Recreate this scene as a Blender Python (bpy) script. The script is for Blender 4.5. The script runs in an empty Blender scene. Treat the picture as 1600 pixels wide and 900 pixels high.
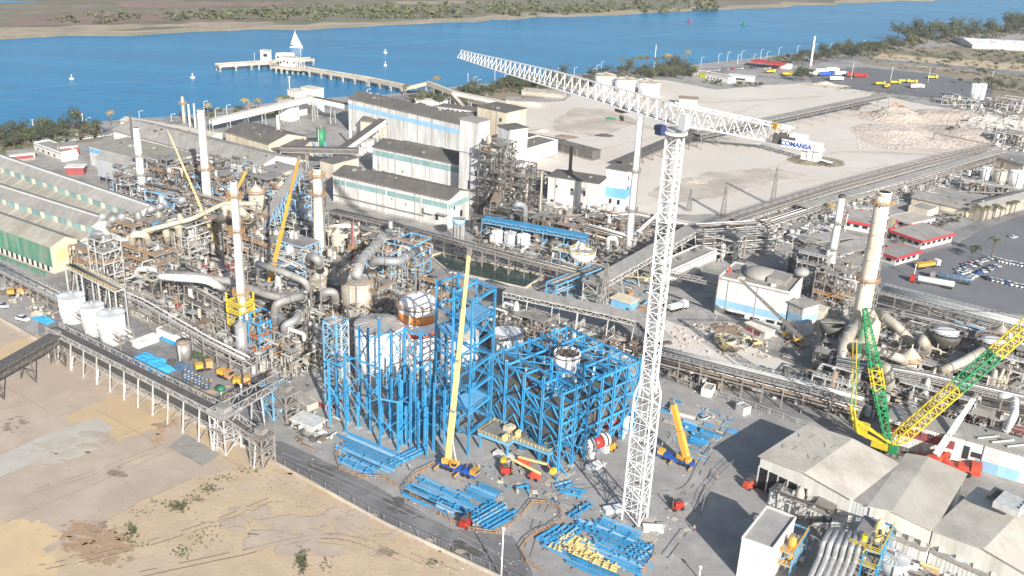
import bpy, math, random
from mathutils import Vector, Matrix
PI = math.pi
scene = bpy.context.scene
COL = scene.collection

# ------------------------------------------------------------------ camera
FPX, CAMH = 1550.0, 147.0
NADIR = (625.0, 4250.0)
_d = Vector((NADIR[0]-800, -(NADIR[1]-450), -FPX)).normalized()
_Z = -_d
_F = Vector((0, 0, -1)); _Y = (_F - _F.dot(_Z)*_Z).normalized(); _X = _Y.cross(_Z)
W2C = Matrix((( _X[0], _Y[0], _Z[0]), (_X[1], _Y[1], _Z[1]), (_X[2], _Y[2], _Z[2])))
C2W = W2C.transposed()
CAMP = Vector((0, 0, CAMH))
cam_d = bpy.data.cameras.new('camera'); cam = bpy.data.objects.new('camera', cam_d); COL.objects.link(cam)
cam_d.sensor_width = 36.0; cam_d.lens = FPX/1600*36.0; cam_d.clip_start = 1.0; cam_d.clip_end = 20000
cam.matrix_world = Matrix.Translation(CAMP) @ C2W.to_4x4()
scene.camera = cam
# ------------------------------------------------------------------ sky and sun
SUN_EL, SUN_AZ = math.radians(25), math.radians(-22)   # azimuth of the shadows, from +Y towards -X
sdir = Vector((math.sin(SUN_AZ)*math.cos(SUN_EL), math.cos(SUN_AZ)*math.cos(SUN_EL), -math.sin(SUN_EL)))  # travel direction
w = bpy.data.worlds.new('World'); scene.world = w; w.use_nodes = True
nt = w.node_tree; nt.nodes.clear()
sk = nt.nodes.new('ShaderNodeTexSky'); sk.sky_type = 'NISHITA'; sk.sun_disc = False
sk.sun_elevation = SUN_EL
_to = -sdir
sk.sun_rotation = math.atan2(_to.x, _to.y)
sk.air_density = 1.0; sk.dust_density = 1.2
bg = nt.nodes.new('ShaderNodeBackground'); bg.inputs[1].default_value = 0.09
wo = nt.nodes.new('ShaderNodeOutputWorld')
nt.links.new(sk.outputs[0], bg.inputs[0]); nt.links.new(bg.outputs[0], wo.inputs[0])
sl = bpy.data.lights.new('sun', 'SUN'); sl.energy = 5.0; sl.angle = math.radians(0.5); sl.color = (1.0, 0.955, 0.89)
so = bpy.data.objects.new('sun', sl); COL.objects.link(so); so.location = (0, 0, 300)
so.rotation_euler = sdir.to_track_quat('-Z', 'Y').to_euler()
scene.view_settings.view_transform = 'Standard'; scene.view_settings.look = 'None'
scene.view_settings.gamma = 1.0; scene.view_settings.exposure = 0.55
scene.cycles.max_bounces = 5; scene.cycles.diffuse_bounces = 3

# ------------------------------------------------------------------ pixel <-> world
def V(px, py, z=0.0):
    r = C2W @ Vector((px-800, -(py-450), -FPX))
    return CAMP + r*((z-CAMH)/r.z)
def PX(p):
    c = W2C @ (Vector(p)-CAMP)
    return 800+FPX*c.x/-c.z, 450-FPX*c.y/-c.z
def HT(b, py):
    lo, hi = 0.0, 230.0
    for _ in range(40):
        m = (lo+hi)/2
        if PX((b[0], b[1], m))[1] > py: lo = m
        else: hi = m
    return lo
AX = math.radians(-32)                       # plant grid direction
UA = Vector((math.cos(AX), math.sin(AX), 0)); UB = Vector((-math.sin(AX), math.cos(AX), 0))

# ------------------------------------------------------------------ materials
MATS = {}
def mat(name, rgb, rough=.65, metal=0.0, var=.12, scale=.25, dirt=None, dirt_amt=.35, streak=False, ribs=0, rib_amt=.3,
        bump=0.0, bump_scale=4.0, detail=8.0, dscale=.06, alpha=None):
    m = bpy.data.materials.new(name); m.use_nodes = True; n = m.node_tree; N = n.nodes; L = n.links
    b = N['Principled BSDF']; b.inputs['Roughness'].default_value = rough; b.inputs['Metallic'].default_value = metal
    geo = N.new('ShaderNodeNewGeometry')
    pos = geo.outputs['Position']
    mp = N.new('ShaderNodeMapping'); L.new(pos, mp.inputs[0])
    if streak: mp.inputs['Scale'].default_value = (1, 1, .12)
    nz = N.new('ShaderNodeTexNoise'); nz.inputs['Scale'].default_value = scale; nz.inputs['Detail'].default_value = detail
    nz.inputs['Roughness'].default_value = .72
    L.new(mp.outputs[0], nz.inputs['Vector'])
    r = N.new('ShaderNodeMapRange'); r.inputs[1].default_value = .3; r.inputs[2].default_value = .7
    r.inputs[3].default_value = 1-var; r.inputs[4].default_value = 1+var
    L.new(nz.outputs[0], r.inputs[0])
    vm = N.new('ShaderNodeVectorMath'); vm.operation = 'SCALE'; vm.inputs[0].default_value = rgb
    L.new(r.outputs[0], vm.inputs['Scale'])
    out = vm.outputs[0]
    oi = N.new('ShaderNodeObjectInfo'); ro = N.new('ShaderNodeMapRange'); ro.inputs[3].default_value = .7 if name == 'steel_blue' else .86; ro.inputs[4].default_value = 1.15
    L.new(oi.outputs['Random'], ro.inputs[0]); v2 = N.new('ShaderNodeVectorMath'); v2.operation = 'SCALE'; L.new(out, v2.inputs[0]); L.new(ro.outputs[0], v2.inputs['Scale'])
    if name not in ('gypsum', 'sand', 'slab_pink', 'crane_white'): out = v2.outputs[0]
    if ribs:   # sheets of a roof or wall weather differently, one by one
        rt_ = N.new('ShaderNodeMapping'); rt_.inputs['Rotation'].default_value = (0, 0, -AX); rt_.inputs['Scale'].default_value = (1/1.1, 1/5.5, 1/5.0); L.new(pos, rt_.inputs[0])
        fl = N.new('ShaderNodeVectorMath'); fl.operation = 'FLOOR'; L.new(rt_.outputs[0], fl.inputs[0]); wn = N.new('ShaderNodeTexWhiteNoise'); L.new(fl.outputs[0], wn.inputs[0])
        rw = N.new('ShaderNodeMapRange'); rw.inputs[3].default_value = .95 if name in ('light_roof', 'hall_wall') else .88; rw.inputs[4].default_value = 1.05; L.new(wn.outputs[0], rw.inputs[0])
        v3 = N.new('ShaderNodeVectorMath'); v3.operation = 'SCALE'; L.new(out, v3.inputs[0]); L.new(rw.outputs[0], v3.inputs['Scale']); out = v3.outputs[0]
    if dirt is not None:
        n2 = N.new('ShaderNodeTexNoise'); n2.inputs['Scale'].default_value = dscale*(3 if streak else 1); n2.inputs['Detail'].default_value = 6
        n2.inputs['Roughness'].default_value = .65
        L.new(mp.outputs[0], n2.inputs['Vector'])
        r2 = N.new('ShaderNodeMapRange'); r2.inputs[1].default_value = .47; r2.inputs[2].default_value = .68
        r2.inputs[3].default_value = 0; r2.inputs[4].default_value = dirt_amt
        L.new(n2.outputs[0], r2.inputs[0])
        mx = N.new('ShaderNodeMix'); mx.data_type = 'RGBA'
        L.new(r2.outputs[0], mx.inputs[0]); L.new(out, mx.inputs[6]); mx.inputs[7].default_value = (*dirt, 1)
        out = mx.outputs[2]
    L.new(out, b.inputs['Base Color'])
    if ribs:
        rot = N.new('ShaderNodeMapping'); rot.inputs['Rotation'].default_value = (0, 0, -AX); L.new(pos, rot.inputs[0])
        sx = N.new('ShaderNodeSeparateXYZ'); L.new(rot.outputs[0], sx.inputs[0])
        ad = N.new('ShaderNodeMath'); ad.operation = 'ADD'; L.new(sx.outputs[0], ad.inputs[0]); L.new(sx.outputs[1], ad.inputs[1])
        ml = N.new('ShaderNodeMath'); ml.operation = 'MULTIPLY'; ml.inputs[1].default_value = 2*PI/ribs
        L.new((sx.outputs[0] if rib_amt > 0 else ad.outputs[0]), ml.inputs[0])
        L.new(ad.outputs[0], ml.inputs[0])
        sn = N.new('ShaderNodeMath'); sn.operation = 'SINE'; L.new(ml.outputs[0], sn.inputs[0])
        bp = N.new('ShaderNodeBump'); bp.inputs['Strength'].default_value = abs(rib_amt); bp.inputs['Distance'].default_value = ribs*.2
        L.new(sn.outputs[0], bp.inputs['Height']); L.new(bp.outputs[0], b.inputs['Normal'])
    elif bump:
        nb = N.new('ShaderNodeTexNoise'); nb.inputs['Scale'].default_value = bump_scale; nb.inputs['Detail'].default_value = 3
        L.new(pos, nb.inputs['Vector'])
        bp = N.new('ShaderNodeBump'); bp.inputs['Strength'].default_value = bump; bp.inputs['Distance'].default_value = .3
        L.new(nb.outputs[0], bp.inputs['Height']); L.new(bp.outputs[0], b.inputs['Normal'])
    MATS[name] = m
    return m

mat('steel_blue', (.045, .325, .61), .55, var=.22, scale=.9, dirt=(.16, .36, .52), dirt_amt=.6, dscale=.35)
mat('sky_blue_paint', (.16, .40, .62), .5, var=.15)
mat('deep_blue', (.02, .09, .38), .5)
mat('pale_blue', (.30, .52, .72), .5, streak=True)
mat('crane_white', (.80, .80, .79), .45, var=.06)
mat('white_wall', (.72, .72, .70), .7, var=.14, scale=.5, dirt=(.36, .32, .26), dirt_amt=.7, streak=True, dscale=.09, ribs=.8, rib_amt=.15)
mat('white_paint', (.74, .735, .71), .5, var=.1, dirt=(.42, .36, .28), dirt_amt=.35, streak=True, dscale=.1)
mat('tank_white', (.83, .83, .82), .4, var=.04, dirt=(.5, .45, .38), dirt_amt=.25, streak=True, dscale=.1)
mat('cream_wall', (.62, .55, .42), .8, var=.14, dirt=(.3, .25, .18), dirt_amt=.5, streak=True, dscale=.1)
mat('beige_concrete', (.50, .45, .37), .9, var=.15, dirt=(.25, .21, .17), dirt_amt=.5)
mat('grey_concrete', (.36, .345, .32), .9, var=.18, dirt=(.15, .14, .13), dirt_amt=.5)
mat('dark_roof', (.15, .14, .125), .9, var=.16, scale=.15, dirt=(.09, .08, .075), dirt_amt=.5, ribs=1.2, rib_amt=.12)
mat('grey_roof', (.36, .34, .31), .85, var=.14, scale=.15, dirt=(.16, .14, .12), dirt_amt=.4, ribs=1.2, rib_amt=.14)
mat('light_roof', (.60, .55, .47), .8, var=.08, scale=.1, dirt=(.30, .26, .2), dirt_amt=.5, ribs=.9, rib_amt=.10)
mat('shed_roof', (.38, .36, .30), .85, var=.15, scale=.2, dirt=(.24, .2, .15), dirt_amt=.55, ribs=1.2, rib_amt=.12)
mat('hall_wall', (.66, .64, .58), .6, var=.1, streak=True, dirt=(.35, .3, .24), dirt_amt=.3, ribs=1.3, rib_amt=.03)
mat('green_sheet', (.10, .28, .20), .6, var=.25, streak=True, dirt=(.38, .36, .28), dirt_amt=.8, dscale=.15, ribs=.8, rib_amt=.3)
mat('teal_sheet', (.22, .36, .36), .5, var=.25, scale=.8, streak=True, dirt=(.45, .5, .48), dirt_amt=.5)
mat('cream_sheet', (.66, .62, .48), .6, var=.15, streak=True)
mat('green_tank', (.03, .22, .10), .5, var=.15, streak=True)
mat('crane_green', (.03, .30, .11), .5, var=.1)
mat('crane_yellow', (.72, .54, .04), .45, var=.08)
mat('boom_cream', (.80, .63, .28), .45, var=.08)
mat('boom_orange', (.66, .36, .06), .45, var=.12)
mat('rail_orange', (.50, .28, .12), .6, var=.3, scale=.8)
mat('safety_orange', (.80, .20, .02), .6, var=.1)
mat('vehicle_red', (.42, .04, .03), .35, var=.05)
mat('signal_red', (.60, .09, .05), .5, var=.05)
mat('band_orange', (.78, .28, .07), .5, var=.15, streak=True)
mat('brick_red', (.30, .07, .07), .8, var=.15)
mat('roof_red', (.55, .05, .06), .6, var=.1)
mat('galv', (.46, .46, .46), .4, metal=.35, var=.2, scale=.7)
mat('duct_grey', (.40, .39, .37), .45, metal=.25, var=.22, scale=.5, dirt=(.22, .18, .13), dirt_amt=.5, dscale=.2)
mat('duct_cream', (.55, .50, .39), .55, var=.18, dirt=(.32, .24, .14), dirt_amt=.5, dscale=.2)
mat('stain_grey', (.45, .42, .36), .6, metal=.1, var=.2, streak=True, dirt=(.34, .24, .12), dirt_amt=.55, dscale=.14)
mat('rust', (.25, .19, .145), .85, var=.4, scale=.8, dirt=(.34, .22, .13), dirt_amt=.6, dscale=.4)
mat('steel_dark', (.13, .12, .11), .7, metal=.2, var=.4, scale=.7)
mat('steel_mid', (.40, .39, .37), .6, metal=.1, var=.3, scale=.6, dirt=(.26, .22, .17), dirt_amt=.5, dscale=.3)
mat('steel_grey', (.33, .31, .29), .6, metal=.2, var=.35, scale=.6, dirt=(.16, .11, .07), dirt_amt=.5, dscale=.3)
mat('steel_pale', (.56, .56, .54), .55, metal=.1, var=.25, scale=.6)
mat('stack_cream', (.72, .66, .55), .7, var=.12, streak=True, dirt=(.45, .26, .12), dirt_amt=.7, dscale=.14)
mat('glass_dark', (.03, .04, .05), .15, var=.2)
mat('tyre', (.02, .02, .02), .9, var=.1)
mat('black', (.015, .015, .016), .8, var=.2)
mat('asphalt', (.235, .23, .23), .9, var=.25, scale=.12, dirt=(.09, .09, .09), dirt_amt=.75, dscale=.05, bump=.1)
mat('asphalt_pale', (.25, .25, .26), .9, var=.2, scale=.08, dirt=(.17, .17, .18), dirt_amt=.5, dscale=.03, bump=.1)
mat('yard', (.39, .375, .355), .92, var=.28, scale=.12, dirt=(.24, .23, .22), dirt_amt=.65, dscale=.035, bump=.15, bump_scale=2)
mat('plant_ground', (.33, .315, .295), .92, var=.25, scale=.2, dirt=(.13, .12, .11), dirt_amt=.7, dscale=.06, bump=.2, bump_scale=2)
mat('gypsum', (.66, .605, .535), .95, var=.14, scale=.04, dirt=(.54, .46, .38), dirt_amt=.6, dscale=.02, bump=.15, bump_scale=.6)
mat('gypsum_rubble', (.54, .46, .39), .95, var=.25, scale=.3, dirt=(.36, .29, .24), dirt_amt=.7, dscale=.1, bump=.5, bump_scale=.7)
mat('slab_pink', (.48, .39, .305), .95, var=.16, scale=.1, dirt=(.40, .32, .26), dirt_amt=.6, dscale=.03, bump=.15, bump_scale=1.5)
mat('sand', (.53, .41, .27), .95, var=.16, scale=.12, dirt=(.50, .40, .32), dirt_amt=.7, dscale=.04, bump=.25, bump_scale=1.0)
mat('sand_orange', (.56, .42, .25), .95, var=.12, scale=.2, dirt=(.46, .34, .26), dirt_amt=.6, dscale=.1, bump=.2)
mat('strip_pale', (.56, .52, .46), .95, var=.12, scale=.3, dirt=(.40, .36, .31), dirt_amt=.7, dscale=.15, bump=.3)
mat('stain_brown', (.30, .22, .165), .95, var=.3, scale=.5, bump=.2)
mat('scrub', (.30, .24, .17), .95, var=.25, scale=.02, dirt=(.14, .15, .08), dirt_amt=.9, dscale=.012, bump=.3)
mat('marsh', (.20, .175, .125), .95, var=.30, scale=.02, dirt=(.10, .11, .06), dirt_amt=.9, dscale=.007, bump=.2)
mat('beach', (.37, .31, .22), .95, var=.15, scale=.05)
mat('lot_asphalt', (.18, .185, .195), .9, var=.2, scale=.08, dirt=(.11, .11, .12), dirt_amt=.6, dscale=.04)
mat('grass', (.18, .20, .06), .95, var=.25, scale=.3, dirt=(.30, .25, .12), dirt_amt=.5)
mat('leaf_dark', (.065, .08, .045), .8, var=.4, scale=.5)
mat('leaf_olive', (.11, .12, .06), .8, var=.4, scale=.5)
mat('leaf_light', (.13, .16, .065), .8, var=.35, scale=.5)
mat('bark', (.16, .12, .085), .9, var=.3)
mat('palm_dry', (.34, .25, .10), .9, var=.2)
mat('pond', (.035, .055, .045), .12, var=.3, scale=.1)
mat('tarp_blue', (.05, .36, .66), .45, var=.25, scale=.8, bump=.5, bump_scale=1.0)
mat('skin', (.45, .27, .18), .6)
mat('hivis', (.9, .32, .04), .7, var=.05)
mat('galv_tank', (.55, .57, .58), .4, metal=.2, var=.08, streak=True)
mat('line_white', (.75, .74, .70), .8, var=.1)

# river water: rippled, blue by its own body colour plus the sky it mirrors
def water_mat():
    m = bpy.data.materials.new('water'); m.use_nodes = True; N = m.node_tree.nodes; L = m.node_tree.links
    b = N['Principled BSDF']; b.inputs['Roughness'].default_value = .25; b.inputs['IOR'].default_value = 1.33; b.inputs['Specular IOR Level'].default_value = .18
    g = N.new('ShaderNodeNewGeometry')
    n1 = N.new('ShaderNodeTexNoise'); n1.inputs['Scale'].default_value = .009; n1.inputs['Detail'].default_value = 10; n1.inputs['Roughness'].default_value = .68
    mp = N.new('ShaderNodeMapping'); mp.inputs['Rotation'].default_value = (0, 0, -.8); mp.inputs['Scale'].default_value = (.3, 2.2, 1)
    L.new(g.outputs['Position'], mp.inputs[0]); L.new(mp.outputs[0], n1.inputs[0])
    cr = N.new('ShaderNodeValToRGB'); cr.color_ramp.elements[0].position = .3; cr.color_ramp.elements[1].position = .66
    cr.color_ramp.elements[0].color = (.001, .15, .33, 1); cr.color_ramp.elements[1].color = (.003, .22, .44, 1)
    L.new(n1.outputs[0], cr.inputs[0]); L.new(cr.outputs[0], b.inputs['Base Color'])
    n2 = N.new('ShaderNodeTexNoise'); n2.inputs['Scale'].default_value = .16; n2.inputs['Detail'].default_value = 5
    m2 = N.new('ShaderNodeMapping'); m2.inputs['Rotation'].default_value = (0, 0, .4); m2.inputs['Scale'].default_value = (.6, 1.5, 1)
    L.new(g.outputs['Position'], m2.inputs[0]); L.new(m2.outputs[0], n2.inputs[0])
    bp = N.new('ShaderNodeBump'); bp.inputs['Strength'].default_value = .8; bp.inputs['Distance'].default_value = 1.0
    L.new(n2.outputs[0], bp.inputs['Height']); L.new(bp.outputs[0], b.inputs['Normal'])
    MATS['water'] = m
water_mat()

# ------------------------------------------------------------------ meshes
CACHE = {}
def new_mesh(name, verts, faces, m, smooth=False):
    me = bpy.data.meshes.new(name); me.from_pydata([tuple(v) for v in verts], [], faces)
    ms = m if isinstance(m, (list, tuple)) else [m]
    for k in ms: me.materials.append(MATS[k])
    if smooth: me.polygons.foreach_set('use_smooth', [True]*len(me.polygons))
    me.update()
    return me
def ubox_vf():
    v = [(x, y, z) for z in (-.5, .5) for (x, y) in ((-.5, -.5), (.5, -.5), (.5, .5), (-.5, .5))]
    f = [(0, 3, 2, 1), (4, 5, 6, 7), (0, 1, 5, 4), (1, 2, 6, 5), (2, 3, 7, 6), (3, 0, 4, 7)]
    return v, f
def shape(kind, m):
    k = (kind, m)
    if k in CACHE: return CACHE[k]
    if kind == 'box':
        v, f = ubox_vf(); me = new_mesh('box_piece', v, f, m)
    elif kind == 'hbeam':
        t = .16
        pts = [(-.5, -.5), (.5, -.5), (.5, -.5+t), (t/2, -.5+t), (t/2, .5-t), (.5, .5-t), (.5, .5), (-.5, .5), (-.5, .5-t), (-t/2, .5-t), (-t/2, -.5+t), (-.5, -.5+t)]
        n = len(pts); v = [(x, y, -.5) for x, y in pts]+[(x, y, .5) for x, y in pts]
        f = [(i, (i+1) % n, n+(i+1) % n, n+i) for i in range(n)]+[tuple(reversed(range(n))), tuple(range(n, 2*n))]
        me = new_mesh('section_piece', v, f, m)
    elif kind.startswith('cyl') or kind.startswith('cone'):
        seg = int(kind.lstrip('cylone')); rt = .0 if kind.startswith('cone') else .5
        v = [(.5*math.cos(2*PI*i/seg), .5*math.sin(2*PI*i/seg), -.5) for i in range(seg)]
        v += [(rt*math.cos(2*PI*i/seg), rt*math.sin(2*PI*i/seg), .5) for i in range(seg)]
        f = [(i, (i+1) % seg, seg+(i+1) % seg, seg+i) for i in range(seg)]+[tuple(reversed(range(seg))), tuple(range(seg, 2*seg))]
        me = new_mesh('round_piece', v, f, m)
        if seg >= 10:
            for p in me.polygons: p.use_smooth = len(p.vertices) == 4
    CACHE[k] = me
    return me

class Thing:
    """A top-level Empty with its parts; parts are given in world coordinates."""
    def __init__(s, name, label, cat, loc=(0, 0, 0), group=None, rz=0.0, kind=None):
        e = bpy.data.objects.new(name, None); COL.objects.link(e); e.empty_display_size = .5
        e.location = loc; e.rotation_euler = (0, 0, rz)
        if label: e['label'] = label
        if cat: e['category'] = cat
        if group: e['group'] = group
        if kind: e['kind'] = kind
        s.e = e; s.wm = Matrix.Translation(Vector(loc)) @ Matrix.Rotation(rz, 4, 'Z'); s.inv = s.wm.inverted()
        s.W = {}
    def put(s, name, me, M=None, kind=None, label=None, par=None):
        o = bpy.data.objects.new(name, me); COL.objects.link(o)
        if M is None: M = Matrix.Identity(4)
        if par is not None:
            o.parent = par; o.matrix_basis = s.W[par.name].inverted() @ M
        else:
            o.parent = s.e; o.matrix_basis = s.inv @ M
        s.W[o.name] = M
        if kind: o['kind'] = kind
        if label: o['label'] = label
        return o
    def box(s, name, m, c, size, rz=0.0, **k):
        M = Matrix.Translation(Vector(c)) @ Matrix.Rotation(rz, 4, 'Z') @ Matrix.Diagonal((*size, 1))
        return s.put(name, shape('box', m), M, **k)
    def beam(s, name, m, p, q, w_=.3, h_=None, kind_='box', **k):
        return s.put(name, shape(kind_, m), beamM(p, q, w_, h_ or w_), **k)
    def cyl(s, name, m, p, q, r, seg=12, r2=None, **k):
        return s.put(name, shape('cyl%d' % seg, m), beamM(p, q, 2*r, 2*r), **k)
    def mesh(s, name, vf, m, smooth=False, **k):
        # vertices in world coordinates, stored relative to the thing
        v, f = vf
        me = new_mesh(name, [s.inv @ Vector(x) for x in v], f, m, smooth)
        return s.put(name, me, s.wm, **k)
def beamM(p, q, w_, h_):
    p = Vector(p); q = Vector(q); d = q-p; L = d.length or 1e-4; z = d/L
    up = Vector((0, 0, 1)) if abs(z.z) < .95 else UA
    x = up.cross(z).normalized(); y = z.cross(x)
    M = Matrix(((x.x*w_, y.x*h_, z.x*L, (p.x+q.x)/2), (x.y*w_, y.y*h_, z.y*L, (p.y+q.y)/2), (x.z*w_, y.z*h_, z.z*L, (p.z+q.z)/2), (0, 0, 0, 1)))
    return M
class MB:
    """joins many small shapes into one vertex / face list"""
    def __init__(s): s.v = []; s.f = []
    def add(s, v, f):
        n = len(s.v); s.v += [Vector(x) for x in v]; s.f += [tuple(i+n for i in q) for q in f]
    def box(s, c, size, rz=0.0):
        v, f = ubox_vf(); M = Matrix.Translation(Vector(c)) @ Matrix.Rotation(rz, 4, 'Z') @ Matrix.Diagonal((*size, 1))
        s.add([M @ Vector(x) for x in v], f)
    def beam(s, p, q, w_=.1, h_=None):
        v, f = ubox_vf(); M = beamM(p, q, w_, h_ or w_); s.add([M @ Vector(x) for x in v], f)
    def cyl(s, p, q, r, seg=6, r2=None):
        r2 = r if r2 is None else r2
        M = beamM(p, q, 1, 1)
        v = [(r*math.cos(2*PI*i/seg), r*math.sin(2*PI*i/seg), -.5) for i in range(seg)]+[(r2*math.cos(2*PI*i/seg), r2*math.sin(2*PI*i/seg), .5) for i in range(seg)]
        f = [(i, (i+1) % seg, seg+(i+1) % seg, seg+i) for i in range(seg)]+[tuple(reversed(range(seg))), tuple(range(seg, 2*seg))]
        s.add([M @ Vector(x) for x in v], f)
    def vf(s): return s.v, s.f

def lathe(c, prof, seg=20):
    """prof: list of (radius, z) from bottom to top; c: world base point"""
    v = []; f = []
    for (r, z) in prof:
        r = max(r, .001)
        v += [Vector((c[0]+r*math.cos(2*PI*i/seg), c[1]+r*math.sin(2*PI*i/seg), c[2]+z)) for i in range(seg)]
    for k in range(len(prof)-1):
        for i in range(seg):
            a = k*seg+i; b = k*seg+(i+1) % seg
            f.append((a, b, b+seg, a+seg))
    f.append(tuple(reversed(range(seg)))); f.append(tuple(range(len(v)-seg, len(v))))
    return v, f
def tube(pts, r, seg=10, bend=None, flat=None):
    """tube along pts; corners are rounded with short mitred steps"""
    P = [Vector(p) for p in pts]; Q = []
    bend = bend if bend is not None else r*1.6
    for i, p in enumerate(P):
        if i == 0 or i == len(P)-1: Q.append(p); continue
        a = P[i-1]-p; b = P[i+1]-p; d = min(bend, a.length*.45, b.length*.45)
        A = p+a.normalized()*d; B = p+b.normalized()*d
        for t in (0, .25, .5, .75, 1): Q.append(A*(1-t)**2+p*2*t*(1-t)+B*t*t)
    v = []; f = []; x = None
    for i, p in enumerate(Q):
        t = ((Q[min(i+1, len(Q)-1)]-Q[max(i-1, 0)])).normalized()
        if x is None:
            x = (Vector((0, 0, 1)) if abs(t.z) < .9 else Vector((1, 0, 0))).cross(t).normalized()
        else:
            x = (x-x.dot(t)*t).normalized()
        y = t.cross(x)
        for k in range(seg):
            a = 2*PI*k/seg; v.append(p+x*(r*math.cos(a))+y*(r*math.sin(a)))
    n = len(Q)
    for i in range(n-1):
        for k in range(seg):
            a = i*seg+k; b = i*seg+(k+1) % seg; f.append((a, b, b+seg, a+seg))
    f.append(tuple(reversed(range(seg)))); f.append(tuple(range(len(v)-seg, len(v))))
    return v, f
def prism(pts, z0, z1):
    n = len(pts)
    area = sum(pts[i][0]*pts[(i+1) % n][1]-pts[(i+1) % n][0]*pts[i][1] for i in range(n))
    if area < 0: pts = list(reversed(pts))
    v = [Vector((p[0], p[1], z0)) for p in pts]+[Vector((p[0], p[1], z1)) for p in pts]
    f = [(i, (i+1) % n, n+(i+1) % n, n+i) for i in range(n)]+[tuple(reversed(range(n))), tuple(range(n, 2*n))]
    return v, f

def struct(name, vf, m, smooth=False, kind='structure'):
    o = bpy.data.objects.new(name, new_mesh(name, vf[0], vf[1], m, smooth)); COL.objects.link(o); o['kind'] = kind
    return o
def tagged(name, vf, m, label=None, cat=None, group=None, kind=None, smooth=False):
    c = sum((Vector(x) for x in vf[0]), Vector())/len(vf[0]); c.z = min(x[2] for x in vf[0])
    o = bpy.data.objects.new(name, new_mesh(name, [Vector(x)-c for x in vf[0]], vf[1], m, smooth)); COL.objects.link(o); o.location = c
    if label: o['label'] = label
    if cat: o['category'] = cat
    if group: o['group'] = group
    if kind: o['kind'] = kind
    return o
def dup(root, loc, rz=0.0, label=None, group=None, swap=None, scale=None):
    r = root.copy(); COL.objects.link(r); r.location = loc; r.rotation_euler = (0, 0, rz)
    if scale: r.scale = scale
    if label: r['label'] = label
    if group: r['group'] = group
    for ch in list(root.children):
        c = ch.copy(); COL.objects.link(c); c.parent = r; c.matrix_parent_inverse = ch.matrix_parent_inverse.copy()
        if swap and ch.name.split('.')[0] in swap: c.data = swap[ch.name.split('.')[0]]
        for g in ch.children:
            d = g.copy(); COL.objects.link(d); d.parent = c; d.matrix_parent_inverse = g.matrix_parent_inverse.copy()
    return r

_lay = [0]
def sheet(name, px, m, jitter=0.0, step=12.0, z=None, world=False, kind='structure', seed=1, dz=0.0):
    """a flat ground sheet given by pixels of its outline, each laid 4 mm above the last"""
    rnd = random.Random(seed)
    P = [Vector(p) if world else V(*p) for p in px]
    if jitter:
        Q = []
        for i, p in enumerate(P):
            q = P[(i+1) % len(P)]; n = max(1, int((q-p).length/step))
            def sub(a, b, amp, d):
                if d == 0 or (b-a).length < .7: Q.append(a); return
                m = (a+b)/2+Vector((rnd.uniform(-1, 1), rnd.uniform(-1, 1), 0))*amp*min(1, (b-a).length/step)
                sub(a, m, amp*.62, d-1); sub(m, b, amp*.62, d-1)
            pts = [p.lerp(q, k/n)+Vector((rnd.uniform(-jitter, jitter), rnd.uniform(-jitter, jitter), 0)) if k else p for k in range(n)]+[q]
            for k in range(n): sub(pts[k], pts[k+1], jitter*1.3, 4)
        P = Q
    _lay[0] += 1
    zz = (.004*_lay[0]+dz) if z is None else z
    n = len(P); area = sum(P[i].x*P[(i+1) % n].y-P[(i+1) % n].x*P[i].y for i in range(n))
    if area < 0: P.reverse()
    return struct(name, ([Vector((p.x, p.y, zz)) for p in P], [tuple(range(len(P)))]), m, kind=kind)
# ================================================================== GROUND, RIVER, FAR BANK
near_shore = [(-900, 330), (-300, 250), (0, 207), (60, 200), (140, 191), (180, 187), (290, 181), (330, 172), (420, 161), (520, 152), (600, 148), (700, 136),
              (800, 126), (900, 116), (960, 110), (1080, 101), (1200, 88), (1300, 78), (1400, 64), (1480, 52), (1600, 36), (1900, 8), (2600, -40)]
far_shore = [(-1200, 90), (-400, 68), (0, 57), (100, 54), (200, 51), (300, 47), (400, 44), (470, 42), (600, 38), (700, 33), (800, 27), (850, 23), (960, 20), (1000, 18), (1100, 13),
             (1200, 9), (1300, 5), (1400, 1), (1700, -12), (2600, -50)]
ns = [V(*p) for p in near_shore]; fs = [V(*p) for p in far_shore]
WZ = -2.2
S = 9000
struct('water', ([(-S, -2000, WZ), (S, -2000, WZ), (S, S, WZ), (-S, S, WZ)], [(0, 1, 2, 3)]), 'water')
def land(name, line, close, m, z=0.0):
    P = [Vector((p.x, p.y, z)) for p in line]+[Vector((x, y, z)) for x, y in close]
    n = len(line)
    top = list(range(len(P))); v = P+[Vector((p.x, p.y, WZ-1)) for p in line]
    f = [tuple(reversed(top))]+[(i, i+1, len(P)+i+1, len(P)+i) for i in range(n-1)]
    return struct(name, (v, f), m)
def subdiv(line, jit, step, seed):
    r = random.Random(seed); Q = []
    for i in range(len(line)-1):
        n = max(1, int((line[i+1]-line[i]).length/step))
        for k in range(n):
            Q.append(line[i].lerp(line[i+1], k/n)+Vector((r.uniform(-jit, jit), r.uniform(-jit, jit), 0)))
    Q.append(line[-1]); return Q
nsj = subdiv(ns, 1.5, 14, 1)
fsj = subdiv(fs, 9, 30, 2)
land('ground', nsj, [(S, ns[-1].y), (S, -1500), (-S, -1500), (-S, ns[0].y)], 'plant_ground')
land('far_bank', fsj, [(S, fs[-1].y), (S, S), (-S, S), (-S, fs[0].y)], 'marsh')
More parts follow.
